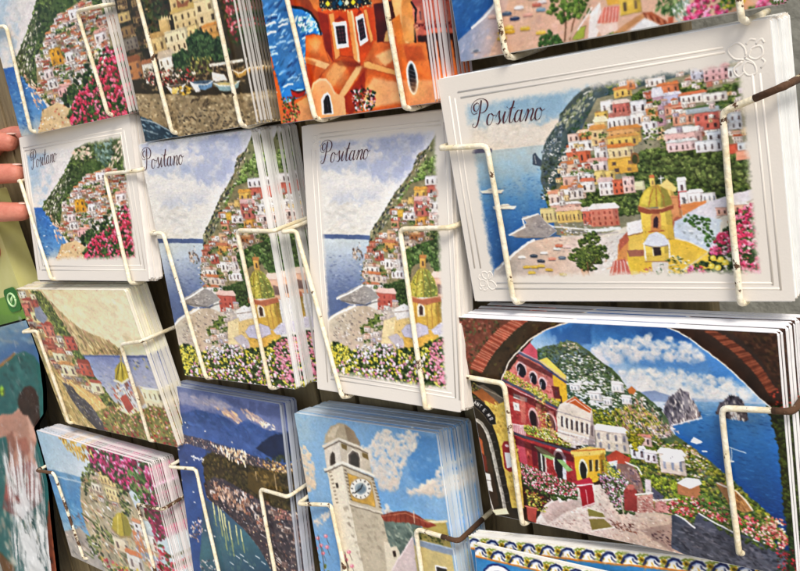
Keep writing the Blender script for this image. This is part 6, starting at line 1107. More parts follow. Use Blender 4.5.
M_PRINT = material('printed_picture', attr='ink', rough=.3, spec=.28, bump=.02, bscale=160)
M_PRINT_MATT = material('printed_matt_card', attr='ink', rough=.6, spec=.2, bump=.06, bscale=900)
M_EDGE = material('card_stock', attr='ink', rough=.7, spec=.3, rnd=.10)
M_CREAM = material('embossed_cream_stock', 0xe3dbcf, .65, spec=.3)
M_INK = material('black_red_ink', 0x351820, .5, var=0x5c1c2c, vscale=300)
M_WIRE = material('chipped_cream_enamel', 0xe9e0bf, .32, var=0xd9c68e, vscale=90, vamt=.4, bump=.25, bscale=260, spec=.5)
M_RUST = material('rusty_sleeve', 0x2c1a12, .6, var=0x5c3a24, vscale=180, vamt=.6, bump=.5, bscale=400)

def enamel(name, thr, scale=70):
    """cream enamel with rust showing through where it has chipped"""
    m = material(name, 0xf0e9d6, .28, var=0xd8c698, vscale=110, vamt=.35, bump=.5, bscale=330)
    nt = m.node_tree; N = nt.nodes; L = nt.links; b = N['Principled BSDF']
    src = b.inputs['Base Color'].links[0].from_socket
    tc = N.new('ShaderNodeTexCoord'); n = N.new('ShaderNodeTexNoise'); n.inputs['Scale'].default_value = scale; n.inputs['Detail'].default_value = 8; n.inputs['Roughness'].default_value = .7
    L.new(tc.outputs['Object'], n.inputs['Vector'])
    cr = N.new('ShaderNodeValToRGB'); cr.color_ramp.elements[0].position = thr; cr.color_ramp.elements[1].position = thr+.03
    L.new(n.outputs['Fac'], cr.inputs[0])
    mx = N.new('ShaderNodeMix'); mx.data_type = 'RGBA'; L.new(cr.outputs[0], mx.inputs[0]); L.new(src, mx.inputs[6]); mx.inputs[7].default_value = rgba(0x52361f)
    L.new(mx.outputs[2], b.inputs['Base Color'])
    mr = N.new('ShaderNodeMapRange'); mr.inputs[3].default_value = .32; mr.inputs[4].default_value = .85; L.new(cr.outputs[0], mr.inputs[0]); L.new(mr.outputs[0], b.inputs['Roughness'])
    return m
M_WIRE1 = enamel('cream_enamel_few_chips', .605, 100)
M_FLAKE = enamel('flaking_rust', .36, 60)
M_WIRE2 = enamel('cream_enamel_badly_chipped', .505, 60)

def set_ink(me, cols):
    at = me.color_attributes.new('ink', 'FLOAT_COLOR', 'POINT')
    f = np.ones((len(cols), 4), np.float32); f[:, :3] = cols
    at.data.foreach_set('color', f.ravel())

def picture_mesh(name, arr, w, h, lift=.00025, mat=None):
    """flat print: one vertex for every brush point of the painted canvas"""
    H, W = arr.shape[:2]
    X, Z = np.meshgrid(np.linspace(-w/2, w/2, W), np.linspace(h/2, -h/2, H))
    co = np.stack([X, np.full_like(X, -lift), Z], -1).reshape(-1, 3).astype(np.float32)
    i = np.arange((H-1)*W).reshape(H-1, W)[:, :-1].ravel()
    q = np.stack([i, i+W, i+W+1, i+1], 1).astype(np.int32)
    me = bpy.data.meshes.new(name)
    me.vertices.add(len(co)); me.vertices.foreach_set('co', co.ravel())
    me.loops.add(q.size); me.loops.foreach_set('vertex_index', q.ravel())
    me.polygons.add(len(q)); me.polygons.foreach_set('loop_start', np.arange(0, q.size, 4, dtype=np.int32))
    me.update(calc_edges=True)
    set_ink(me, srgb(arr.reshape(-1, 3)))
    me.materials.append(mat or M_PRINT)
    return me

def slab_mesh(name, w, h, t, stock, art=None, bleed=.25, seed=0):
    """the card itself: its cut edges carry a little of the ink that runs off the picture"""
    r = np.random.default_rng(seed)
    K = 36; c = .0018
    prof = []                       # outline, clockwise from top left, slightly rounded corners
    def ln(a, b): return [(a[0]+(b[0]-a[0])*k/K, a[1]+(b[1]-a[1])*k/K) for k in range(K+1)]
    x, z = w/2, h/2
    prof = ln((-x+c, z), (x-c, z))+ln((x, z-c), (x, -z+c))+ln((x-c, -z), (-x+c, -z))+ln((-x, -z+c), (-x, z-c))
    n = len(prof); st = srgb(stock)
    co = [(a, 0, b) for a, b in prof]+[(a, t, b) for a, b in prof]
    cols = []
    for a, b in prof:
        k = st.copy()
        if art is not None:
            H, W = art.shape[:2]
            u = min(max(int((a/w+.5)*W), 0), W-1); v = min(max(int((.5-b/h)*H), 0), H-1)
            k = k*(1-bleed)+srgb(art[max(v-2, 0):v+3, max(u-2, 0):u+3].mean((0, 1)))*bleed
        cols.append(k*r.uniform(.94, 1.03))
    me = bpy.data.meshes.new(name)
    F = [list(range(n))[::-1], list(range(n, 2*n))]+[[i, (i+1) % n, n+(i+1) % n, n+i] for i in range(n)]
    me.from_pydata(co, [], F); me.update()
    bm = bmesh.new(); bm.from_mesh(me); bmesh.ops.recalc_face_normals(bm, faces=bm.faces); bm.to_mesh(me); bm.free()
    set_ink(me, np.array(cols+cols))
    me.materials.append(M_EDGE)
    return me

def tube(bm, pts, r, seg=10, cap=True, sy=1.):
    """round bar swept along points"""
    P = [Vector(p) for p in pts]; rings = []; n = None
    for i, p in enumerate(P):
        t = (P[min(i+1, len(P)-1)]-P[max(i-1, 0)]).normalized()
        if n is None:
            n = t.orthogonal().normalized()
        n = (n-t*n.dot(t)).normalized(); b = t.cross(n)
        rr = r(i/(len(P)-1)) if callable(r) else r
        rings.append([bm.verts.new(p+(n*math.cos(k*math.tau/seg)+b*math.sin(k*math.tau/seg)*sy)*rr) for k in range(seg)])
    for a, b in zip(rings, rings[1:]):
        for k in range(seg): bm.faces.new((a[k], a[(k+1) % seg], b[(k+1) % seg], b[k]))
    if cap: bm.faces.new(rings[0][::-1]); bm.faces.new(rings[-1])

def bm_mesh(name, bm, mat, smooth=True):
    bmesh.ops.recalc_face_normals(bm, faces=bm.faces)
    me = bpy.data.meshes.new(name); bm.to_mesh(me); bm.free(); me.materials.append(mat)
    if smooth: me.polygons.foreach_set('use_smooth', [True]*len(me.polygons))
    return me

def fillet(pts, r, k=6):
    """round the bends of a bar"""
    P = [Vector(p) for p in pts]; out = [P[0]]
    for a, b, c in zip(P, P[1:], P[2:]):
        d = min(r, (a-b).length*.45, (c-b).length*.45)
        s = b+(a-b).normalized()*d; e = b+(c-b).normalized()*d
        for i in range(k+1):
            t = i/k; out.append(s*(1-t)**2+b*2*t*(1-t)+e*t*t)
    out.append(P[-1])
    res = []
    for a, b in zip(out, out[1:]):
        m = max(1, int((b-a).length/.012))
        res += [a.lerp(b, i/m) for i in range(m)]
    return res+[out[-1]]

def smooth_line(p, k=10):
    P = [np.array(q, float) for q in p]; P = [2*P[0]-P[1]]+P+[2*P[-1]-P[-2]]; o = []
    for a, b, c, d in zip(P, P[1:], P[2:], P[3:]):
        for i in range(k):
            t = i/k; o.append(.5*((2*b)+(c-a)*t+(2*a-5*b+4*c-d)*t*t+(3*b-a-3*c+d)*t**3))
    return o+[P[-2]]

# copperplate strokes of the title word, x to the right, y up, x height .38
TITLE = [
    [(.50, .98), (.44, .70), (.34, .30), (.24, .05), (.10, -.04), (.03, .05), (.10, .12)],
    [(.30, .52), (.12, .48), (.02, .60), (.05, .82), (.25, 1.0), (.52, 1.04), (.72, .95), (.78, .78), (.68, .58), (.50, .50), (.40, .52)],
    [(.30, .90), (.16, .82), (.14, .66), (.24, .58), (.36, .68), (.38, .84), (.28, .92)],
    [(1.02, .36), (.90, .34), (.82, .18), (.84, .03), (.96, .01), (1.06, .14), (1.08, .30), (1.0, .37), (1.10, .30), (1.22, .30)],
    [(1.20, .22), (1.36, .42), (1.36, .26), (1.40, .10), (1.32, .0), (1.22, .03)], [(1.38, .03), (1.48, .14)],
    [(1.48, .14), (1.62, .38), (1.55, .12), (1.58, .01), (1.68, .08), (1.74, .18)], [(1.69, .56), (1.70, .58), (1.69, .56)],
    [(1.74, .18), (1.98, .78), (1.84, .22), (1.84, .03), (1.93, .02), (2.02, .14)], [(1.76, .45), (2.06, .47)],
    [(2.32, .34), (2.20, .37), (2.08, .24), (2.06, .06), (2.16, .01), (2.28, .16), (2.36, .38), (2.29, .12), (2.32, .01), (2.42, .06), (2.50, .18)],
    [(2.50, .18), (2.60, .37), (2.63, .26), (2.52, .0), (2.66, .28), (2.80, .38), (2.84, .28), (2.76, .08), (2.80, .0), (2.92, .1)],
    [(3.14, .36), (3.02, .35), (2.94, .20), (2.95, .04), (3.06, .0), (3.18, .12), (3.20, .28), (3.12, .37), (3.22, .28), (3.34, .32)]]

def title_mesh(name, org, right, up, size, lift):
    """script lettering laid on a card: thick on the down strokes, thin on the up strokes"""
    bm = bmesh.new(); o = np.array(org); rx = np.array(right); ru = np.array(up)
    for k_, st in enumerate(TITLE):
        q = smooth_line(st); L, R = [], []
        if k_ > 2: q = [np.array([p[0]*1.0-.17+.22*p[1], p[1]*(1.18 if p[1] < .5 else 1.05)]) for p in q]
        else: q = [np.array([p[0]+.1*p[1]-.05, p[1]]) for p in q]
        for i, p in enumerate(q):
            d = q[min(i+1, len(q)-1)]-q[max(i-1, 0)]; d = d/(np.hypot(*d)+1e-9)
            wd = .010+.026*max(-d[1], 0)**1.6
            if k_ == 7: wd = .03
            nrm = np.array([-d[1], d[0]])
            for sgn, lst in ((1, L), (-1, R)):
                w = (p+nrm*wd*sgn)*size; v = o+rx*w[0]+ru*w[1]
                lst.append(bm.verts.new((v[0], -lift-k_*.000004, v[1])))
        for i in range(len(q)-1): bm.faces.new((L[i], L[i+1], R[i+1], R[i]))
    me = bm_mesh(name, bm, M_INK, False)
    return me

def ridge(bm, pts, r=.0006, closed=False):
    n0 = len(bm.verts); tube(bm, [(a, 0, b) for a, b in pts], r, 8, True); bm.verts.ensure_lookup_table()
    for v in bm.verts[n0:]: v.co.y = v.co.y*.5-.00016

# ------------------------------------------------------------------ where each stack stands
# centre of the front card (x, depth, height), lean, roll, yaw, width, height, depth of the stack,
# and the outline of the front card on the drawing sheet
CARDS = {
 'A':(-0.6722,0.4061,0.0701,0.0011,-0.0046,0.0032,0.1636,0.1162,0.0091,((-15.3,-0.9),(91.1,-46.5),(129.8,114.1),(21.5,136.7))),
 'B':(-0.5129,0.4059,0.0782,-0.0170,0.0017,-0.0029,0.1260,0.1763,0.0191,((91.0,-107.4),(202.3,-163.0),(257.5,124.3),(145.6,142.1))),
 'C':(-0.3626,0.4057,0.0744,-0.0414,0.0123,-0.0088,0.1249,0.1749,0.0224,((234.2,-169.4),(391.9,-244.3),(436.1,102.5),(281.5,124.0))),
 'D':(-0.6900,0.4061,-0.0514,-0.1395,-0.0128,-0.0486,0.1872,0.1298,0.0114,((18.9,137.7),(128.9,112.3),(149.2,281.3),(38.0,280.3))),
 'E':(-0.5268,0.4050,-0.1039,-0.0266,0.0190,0.0244,0.1253,0.1844,0.0340,((138.3,144.3),(251.3,129.6),(296.8,389.6),(184.9,375.3))),
 'F':(-0.3695,0.4060,-0.1045,-0.1605,0.0250,-0.0226,0.1220,0.1762,0.0150,((301.5,126.0),(448.5,109.2),(461.4,412.8),(317.6,389.1))),
 'G':(-0.2126,0.4086,-0.0645,0.0078,-0.0071,0.0399,0.1750,0.1272,0.0333,((436.9,79.1),(770.5,17.2),(796.1,301.6),(475.0,301.3))),
 'H':(-0.7353,0.4058,-0.1960,0.0817,-0.0223,-0.0532,0.2033,0.1432,0.0216,((15.4,288.9),(124.5,289.9),(178.6,447.5),(65.6,422.2))),
 'I':(-0.5737,0.4060,-0.3137,-0.1080,0.0185,-0.0137,0.1400,0.1988,0.0151,((169.2,384.8),(279.7,403.7),(307.3,648.3),(197.8,602.1))),
 'J':(-0.7821,0.4058,-0.3559,0.0053,0.0111,-0.0441,0.2101,0.1469,0.0206,((36.2,430.1),(148.0,463.1),(185.0,609.4),(71.7,556.1))),
 'K':(-0.4158,0.4053,-0.3160,-0.0624,-0.0133,-0.0282,0.1359,0.1930,0.0292,((294.1,412.6),(436.6,433.2),(475.3,705.5),(334.2,650.4))),
 'L':(-0.2222,0.4056,-0.2039,0.0472,0.0167,0.0176,0.1796,0.1312,0.0244,((456.9,316.7),(777.9,332.4),(798.2,578.6),(492.8,514.3))),
 'M':(-0.2370,0.4061,-0.3422,-0.0696,-0.0498,0.1071,0.1820,0.1274,0.0103,((467.0,536.6),(770.2,567.5),(798.9,789.1),(499.4,720.0))),
 'N':(-0.2027,0.4060,0.0632,0.0054,0.0046,0.0002,0.1623,0.1169,0.0150,((424.6,-172.5),(751.5,-303.6),(775.0,5.0),(460.8,62.1))),
}
WIRES = [
 ('A',[(-0.7400,0.4023,0.1026),(-0.7255,0.4024,0.1009),(-0.7295,0.4024,0.0146)]),
 ('A',[(-0.5888,0.4028,0.0914),(-0.6202,0.4027,0.0936),(-0.6126,0.4028,0.0156)]),
 ('B',[(-0.5453,0.4031,0.1142),(-0.5371,0.4010,-0.0057)]),
 ('B',[(-0.4646,0.4025,0.0968),(-0.4623,0.4007,-0.0087)]),
 ('C',[(-0.4023,0.4029,0.0833),(-0.3920,0.3989,-0.0117)]),
 ('C',[(-0.3247,0.4016,0.0665),(-0.3213,0.3982,-0.0133)]),
 ('N',[(-0.2557,0.4025,0.0515),(-0.2534,0.4028,0.0044)]),
 ('N',[(-0.1353,0.4027,0.0254),(-0.1350,0.4028,0.0016)]),
 ('D',[(-0.7969,0.4107,-0.0300),(-0.7854,0.4108,-0.0253),(-0.7504,0.3966,-0.1142)]),
 ('D',[(-0.5882,0.4006,-0.0296),(-0.6367,0.4030,-0.0292),(-0.6187,0.3901,-0.1152)]),
 ('E',[(-0.6035,0.4003,-0.0784),(-0.5758,0.4009,-0.0786),(-0.5606,0.3983,-0.1937)]),
 ('E',[(-0.4502,0.4039,-0.0811),(-0.4921,0.4030,-0.0798),(-0.4897,0.3999,-0.1965)]),
 ('F',[(-0.4631,0.4081,-0.0827),(-0.4377,0.4076,-0.0823),(-0.4065,0.3892,-0.1914)]),
 ('F',[(-0.3106,0.4044,-0.0840),(-0.3457,0.4052,-0.0842),(-0.3359,0.3876,-0.1913)]),
 ('G',[(-0.3001,0.4014,-0.0389),(-0.2730,0.4025,-0.0402),(-0.2714,0.4033,-0.1278)]),
 ('G',[(-0.1273,0.4083,-0.0314),(-0.1484,0.4075,-0.0374),(-0.1487,0.4082,-0.1273)]),
 ('H',[(-0.8297,0.4051,-0.1690),(-0.8164,0.4043,-0.1682),(-0.8195,0.4125,-0.2668)]),
 ('H',[(-0.6267,0.3939,-0.1653),(-0.6644,0.3964,-0.1711),(-0.6703,0.4043,-0.2633)]),
 ('I',[(-0.6582,0.4069,-0.2837),(-0.6151,0.4064,-0.2826),(-0.5996,0.3935,-0.4001)]),
 ('I',[(-0.5013,0.4045,-0.2860),(-0.5338,0.4049,-0.2867),(-0.5262,0.3927,-0.3980)]),
 ('J',[(-0.8953,0.4071,-0.3243),(-0.8648,0.4058,-0.3247),(-0.8516,0.4057,-0.4206)]),
 ('J',[(-0.6715,0.3973,-0.3255),(-0.7086,0.3989,-0.3282),(-0.7075,0.3994,-0.4272)]),
 ('K',[(-0.4915,0.4056,-0.2898),(-0.4562,0.4048,-0.2864),(-0.4503,0.3998,-0.3640)]),
 ('K',[(-0.3490,0.4016,-0.2889),(-0.3753,0.4024,-0.2881),(-0.3767,0.3973,-0.3700)]),
 ('L',[(-0.3136,0.3991,-0.1733),(-0.2841,0.3997,-0.1758),(-0.2901,0.4040,-0.2684)]),
 ('L',[(-0.1372,0.4024,-0.1780),(-0.1604,0.4020,-0.1792),(-0.1603,0.4059,-0.2608)]),
]

def frame(n):
    x, y, z, lean, roll, yaw = CARDS[n][:6]
    return Matrix.Translation((x, y, z+Z0)) @ (Matrix.Rotation(yaw, 4, 'Z') @ Matrix.Rotation(lean, 4, 'X') @ Matrix.Rotation(roll, 4, 'Y'))

def on_card(n):
    w, h = CARDS[n][6:8]
    Hm = homog(CARDS[n][9], [(-w/2, h/2), (w/2, h/2), (w/2, -h/2), (-w/2, -h/2)])
    return lambda x, y: hmap(Hm, [(x, y)])[0]

def inner(n, quad):
    """a picture set inside a wide border, given by its outline on the sheet"""
    f = on_card(n); w, h = CARDS[n][6:8]; q = np.array([f(*p) for p in quad])
    return ((q[0, 0]+q[3, 0])/2/w+.5, .5-(q[0, 1]+q[1, 1])/2/h, (q[1, 0]+q[2, 0])/2/w+.5, .5-(q[2, 1]+q[3, 1])/2/h)

A_BIG, A_TALL, A_BOUG = art_big_view(0), art_tall_view(0), art_bougainvillea_view(0)
CREAM = 0xe3dbcf
def bordered(n, art, quad, ppm, fade):
    w, h = CARDS[n][6:8]
    base = np.empty((int(h*ppm), int(w*ppm), 3)); base[:] = C(CREAM)
    return into(base, art, inner(n, quad), fade)
P_D = bordered('D', A_BOUG, ((25, 151), (121, 137), (138.5, 257), (41, 264)), 1900, 9)
P_F = bordered('F', A_TALL, ((316, 140), (438, 127), (447, 391), (330, 375)), 2700, 11)
P_G = bordered('G', A_BIG, ((463, 103), (742, 58), (764, 277), (491, 278)), 3100, 13)

STACKS = {   # picture, cards, fan to the right, stock, ink on the edges, front label, the rest, group, material
 'A': (A_BOUG, 7, .0004, 0xece8e2, .12, 'borderless postcard of a bay with pink bougainvillea, top left corner of the rack', 'card packed edge-on behind the top left bougainvillea postcard'),
 'B': (art_castle_harbour(0), 12, .00075, 0xe6e4e0, .35, 'dark brown postcard of fishing boats on a shore below a yellow castle', 'card packed edge-on behind the fishing boats and yellow castle postcard'),
 'C': (art_orange_dome(0), 12, .0009, 0xe4dfe0, .4, 'orange postcard of a tiled dome and terracotta roofs beside swirling blue sea', 'card packed edge-on behind the orange tiled dome postcard'),
 'D': (P_D, 7, .0001, 0xe9e3dc, 0, 'small cream bordered postcard with bougainvillea held by the fingers at the left', 'cream card packed behind the bordered bougainvillea postcard by the fingers'),
 'E': (A_TALL, 17, .00025, 0xf4f4f2, .12, 'tall borderless Positano postcard with a fanned stack of white edges on its right', 'card fanned out behind the tall borderless Positano postcard'),
 'F': (P_F, 6, .0000, 0xe4ddd3, 0, 'tall cream bordered Positano postcard in the middle of the rack', 'cream card packed behind the tall bordered Positano postcard'),
 'G': (P_G, 15, .0000, 0xf2f3f1, 0, 'large wide cream bordered Positano postcard with an embossed frame', 'white edged card packed behind the large wide bordered Positano postcard'),
 'H': (art_gold_sky_coast(0), 13, .0002, 0xf0ebdd, .25, 'postcard of red roofed houses on a coast under a plain golden sky', 'card packed edge-on behind the golden sky coast postcard'),
 'I': (art_night_harbour(0), 7, .0003, 0xc9d0dc, .35, 'dark blue postcard of a harbour town with lights at dusk', 'card packed edge-on behind the dark blue dusk harbour postcard'),
 'J': (art_flower_framed_bay(0), 15, .0006, 0xf2eae8, .2, 'thick stacked postcard of a bay framed by magenta and yellow flowers, lower left', 'card packed edge-on behind the magenta and yellow flower bay postcard'),
 'K': (art_clock_tower(0), 17, .0003, 0xe9f0f4, .4, 'postcard of a stone clock tower against blue sky and clouds', 'pale blue edged card packed behind the clock tower postcard'),
 'L': (art_arch_view(0), 8, .0007, 0xf4f2f2, .02, 'wide postcard of a red house and sea seen through a brick arch', 'white edged card packed behind the brick arch postcard'),
 'M': (art_tile_border(0), 6, .0004, 0xf2efe8, .1, 'blue card with navy and yellow tile border, foremost at the bottom edge', 'tile bordered card standing behind the foremost blue tile card at the bottom'),
 'N': (art_beach_view(0), 8, .0002, 0xe8eae6, .2, 'pink beach and blue sea postcard cut off at the top right', 'card packed edge-on behind the pink beach postcard at the top right'),
}
RACK_X = {}
front = {}
for n, (art, cnt, fan, stock, bleed, lab, lab2) in STACKS.items():
    w, h, T = CARDS[n][6:9]
    step = T/cnt; th = step*(.985 if n not in 'LI' else .8)
    mat = M_PRINT_MATT if n in 'DFG' else M_PRINT
    pm = picture_mesh('picture', art, w-.0006, h-.0006, mat=mat)
    sms = [slab_mesh('postcard', w, h, th*q, stock, art, bleed*b, 7*i+len(n)) for i, (b, q) in enumerate(((.6, 1), (1., .55), (1.6, 1), (.8, 1.5), (2.4, 1)))]; ths = (1, .55, 1, 1.5, 1)
    Fm = frame(n)
    grp = 'postcards stacked behind the '+lab2.split(' behind the ')[-1]
    rr = random.Random(ord(n))
    pick = [0]+[4 if n == 'B' and k > 5 else rr.randrange(4) for k in range(1, cnt)]
    gaps = [0]+[rr.choice((.0, .02, .05, .05, .3 if n not in 'G' else .05)) for k in range(1, cnt)]
    tot = sum(ths[i] for i in pick)+sum(gaps); fit = min(1, (T*1.02)/(tot*step)); ypos = 0
    for k in range(cnt):
        ypos += gaps[k]*step*fit
        o = link('postcard', sms[pick[k]])
        dx = fan*k+(rr.uniform(-.0005, .0005) if k else 0)+(rr.choice((0, 0, 0, .0012)) if k and n not in 'ADG' else 0)
        if n == 'E' and k >= 9: dx += .0068-.0002*k
        if n == 'B' and k >= 6: dx += .001
        dz = 0 if k == 0 else rr.uniform(-.0004, .0009)
        o.matrix_world = Fm @ Matrix.Translation((dx, ypos, dz)) @ Matrix.Rotation(0 if k == 0 else rr.uniform(-.0035, .0035), 4, 'Y')
        if n == 'M' and k == 0:       # the foremost card has slipped and leans over
            o.matrix_world = Fm @ Matrix.Translation((0, -.004, -.001)) @ Matrix.Translation((-w/2, 0, 0)) @ Matrix.Rotation(.115, 4, 'Y') @ Matrix.Translation((w/2, 0, 0))
        ypos += ths[pick[k]]*step*fit
        tag(o, lab if k == 0 else lab2, 'postcard', None if k == 0 else grp)
        p = link('picture', pm, o)
        if k == 0: front[n] = o

# lettering and embossing on the bordered cards (and the title printed on their borderless twin)
for n, a, b, cap in (('G', (473.5, 126.5), (547, 118.5), 3.42), ('F', (321.5, 163), (371.5, 158.5), 3.42), ('E', (144.5, 169.5), (186, 163.5), 3.42), ('D', (32, 169), (58.5, 160.5), 3.42)):
    f = on_card(n); p, q = f(*a), f(*b); d = q-p; L = np.hypot(*d); r = d/L; u = np.array([-r[1], r[0]])
    me = title_mesh('title_lettering', p, r, u, L/3.25, .00045)
    link('title_lettering', me, front[n])

def emboss(n, bars, curls):
    bm = bmesh.new()
    for q in bars: ridge(bm, q, .00062)
    for q in curls: ridge(bm, [tuple(v) for v in smooth_line(q, 6)], .00055)
    link('embossed_frame', bm_mesh('embossed_frame', bm, M_CREAM), front[n])

def curl(cx, cy, s, rot):
    base = [[(0, 0), (.5, .6), (1.2, .7), (1.3, .1), (.8, -.2), (.3, .1), (.5, .6)], [(0, 0), (.6, -.5), (.7, -1.2), (.1, -1.3), (-.2, -.8), (.1, -.3), (.6, -.5)],
            [(-.1, -.1), (-.8, .1), (-1.2, .8), (-.5, 1.2), (.0, .8), (.1, .2)], [(.2, 1.0), (.5, 1.3), (.9, 1.2)], [(1.1, -.9), (1.4, -.5), (1.2, -.2)], [(.9, .9), (1.3, 1.2), (1.5, .9)], [(-.2, -.2), (-.9, -.7), (-.6, -1.3), (-.1, -1.0)]]
    c, q = math.cos(rot), math.sin(rot)
    return [[(cx+s*(x*c-y*q), cy+s*(x*q+y*c)) for x, y in st] for st in base]
f = on_card('G'); T_ = lambda *p: [tuple(f(*v)) for v in p]
emboss('G', [T_((458, 92), (600, 68), (723, 47.5)), T_((461, 97.5), (600, 73.5), (725, 52)), T_((449.5, 96), (463, 190), (475, 268)), T_((455, 98), (468, 190), (481, 268)),
             T_((752.5, 74), (763, 180), (773, 285)), T_((760, 73), (771, 180), (781, 290)), T_((497, 283), (640, 282.5), (773, 283)), T_((496, 288.5), (640, 288), (780, 288.5))],
       curl(*f(745, 58), .0058, 0)+curl(*f(488, 281), .0042, math.pi))
f = on_card('F')
emboss('F', [T_((320, 134), (380, 127.5), (440, 121)), T_((321, 138), (380, 131.5), (441, 125)), T_((311.5, 150), (322, 300), (328, 382)), T_((316, 150), (326, 300), (332, 376)), T_((331, 379), (395, 388), (455, 398)), T_((333, 375), (395, 384), (452, 393.5)),
             T_((444, 122), (450, 250), (456, 398)), T_((448, 122), (454, 250), (460, 400))], curl(*f(317, 143), .0034, math.pi/2))
f = on_card('D')
emboss('D', [T_((23, 148), (70, 139), (122, 129)), T_((25, 151), (70, 142), (122, 133)), T_((22.5, 148), (31, 210), (40, 270)), T_((25, 152), (34, 210), (43, 266)), T_((42, 270), (90, 270), (146, 270)), T_((44, 266), (90, 266), (142, 265.5)), T_((124, 130), (135, 200), (145, 270)), T_((121, 133), (131, 200), (141, 266))], [])

# ------------------------------------------------------------------ the rack
rack = tag(link('postcard_rack', None), 'wall rack of dark boards with cream wire pockets that hold every stack of postcards', 'rack')
rack.location = (-.5, .452, Z0-.45)
def on_rack(name, me):
    o = link(name, me, rack); o.matrix_parent_inverse = rack.matrix_world.inverted() if False else Matrix.Translation(-rack.location); return o
M_BOARD = material('weathered_board', 0x94845f, .75, var=0x5c4c34, vscale=14, vamt=.2, bump=.5, bscale=70, stretch=(6, 6, .8))
M_GREY = material('grey_weathered_wall', 0xa4a49a, .9, var=0x74746c, vscale=40, vamt=.3, bump=.7, bscale=120)
BY = .448
seams = sorted([-.8154, -.778, -.737, -.695, -.6545, -.615, -.5775, -.5361, -.4954, -.4545, -.399, -.358, -.317, -.276, -.2355, -.205, -.1764] + [-.8565-.04*i for i in range(9)])
for a, b in zip(seams, seams[1:]):
    bm = bmesh.new(); bmesh.ops.create_cube(bm, size=1)
    g = .0022
    for v in bm.verts: v.co = Vector(((a+b)/2+v.co.x*(b-a-2*g), BY+.007+v.co.z*0+v.co.y*.012+random.uniform(-.0004, .0004), Z0-.1+v.co.z*.95))
    bmesh.ops.bevel(bm, geom=bm.edges[:], offset=.0009, segments=1, affect='EDGES')
    on_rack('back_board', bm_mesh('back_board', bm, M_BOARD, False))
# what the boards are fixed to
def wall_mesh():
    bm = bmesh.new(); nx, nz = 60, 44; r = random.Random(3)
    V = [[bm.verts.new((-2.2+3.0*i/nx, .512+r.uniform(-.0015, .0015), Z0-1.25+2.2*k/nz)) for i in range(nx+1)] for k in range(nz+1)]
    for k in range(nz):
        for i in range(nx): bm.faces.new((V[k][i], V[k][i+1], V[k+1][i+1], V[k+1][i]))
    return bm_mesh('plaster_wall', bm, M_GREY)
tag(link('plaster_wall', wall_mesh()), 'rough grey plaster wall behind the rack, seen at the right edge', 'wall')
for zz in (Z0+.2, Z0-.42):          # battens that carry the boards
    bm = bmesh.new(); bmesh.ops.create_cube(bm, size=1)
    for v in bm.verts: v.co = Vector((-.7+v.co.x*1.0, BY+.0385+v.co.y*.046, zz+v.co.z*.04))
    on_rack('batten', bm_mesh('batten', bm, M_BOARD, False))

# wire arms: out of the board beside a stack, across its front, down and back under it
OUT = {'A': (-.7595, -.5855), 'B': (-.581, -.4465), 'C': (-.430, -.2925), 'N': (-.2895, -.117), 'D': (-.7885, -.588), 'E': (-.593, -.4525), 'F': (-.447, -.305), 'G': (-.3045, -.1195),
       'H': (-.8415, -.629), 'I': (-.648, -.4985), 'J': (-.892, -.666), 'K': (-.4885, -.3395), 'L': (-.3168, -.1265)}
seen = {}
WR = .00158
for n, pts in WIRES:
    side = seen.get(n, 0); seen[n] = side+1
    P = [Vector(p) for p in pts]; ox = OUT[n][side]
    cx, cy, cz, lean, roll, yaw, w, h, T = CARDS[n][:9]
    if len(P) == 2:                  # arm that comes in above the picture's edge
        top = P[0]; top.z = max(top.z, cz+h*.1); P = [Vector((ox, top.y, top.z+.001)), top, P[1]]
    a, b, c = P
    t = (ox-b.x)/(a.x-b.x) if abs(a.x-b.x) > 1e-4 else 1
    a = b+(a-b)*t if abs(t) < 6 else Vector((ox, b.y, b.z)); a.x = ox
    a.y = min(a.y, cy-.004) if n not in 'D' else a.y
    path = [Vector((ox, BY+.004, a.z+.002)), a, b, c, Vector((c.x+.0003, c.y+.006, c.z-.002)), Vector((c.x-.004, BY+.004, c.z+.001))]
    path = [p+Vector((0, 0, Z0)) for p in path]; wob = random.Random(int(abs(ox)*9999))
    fp = fillet(path, .0042)
    for i in range(2, len(fp)-2): fp[i] = fp[i]+Vector((math.sin(i*.9+ox*50)*.00022, math.sin(i*.7+ox*90)*.00015, 0))
    bm = bmesh.new(); tube(bm, fp, lambda t: WR*(1+.035*math.sin(t*31+ox*70)+.025*math.sin(t*77)), 12)
    m = M_WIRE2 if n == 'J' else M_WIRE1
    wo = on_rack('wire_holder', bm_mesh('wire_holder', bm, m))
    if (n, side) in (('G', 1), ('L', 1), ('K', 1), ('J', 0)):
        A_, B_, C_ = path[0], path[1], path[2]
        f0 = {'G': .52, 'L': .72, 'K': .62, 'J': .1}[n]
        q = fillet([C_.lerp(B_, f0), B_, B_.lerp(A_, .55 if n != 'J' else .1)], .0042)
        bm = bmesh.new(); tube(bm, q, lambda t: WR+.00018+.00012*math.sin(t*40), 12)
        s_ = link('rusty_sleeve', bm_mesh('rusty_sleeve', bm, M_FLAKE), wo); s_.matrix_parent_inverse = Matrix.Translation(-rack.location) if False else Matrix.Identity(4)

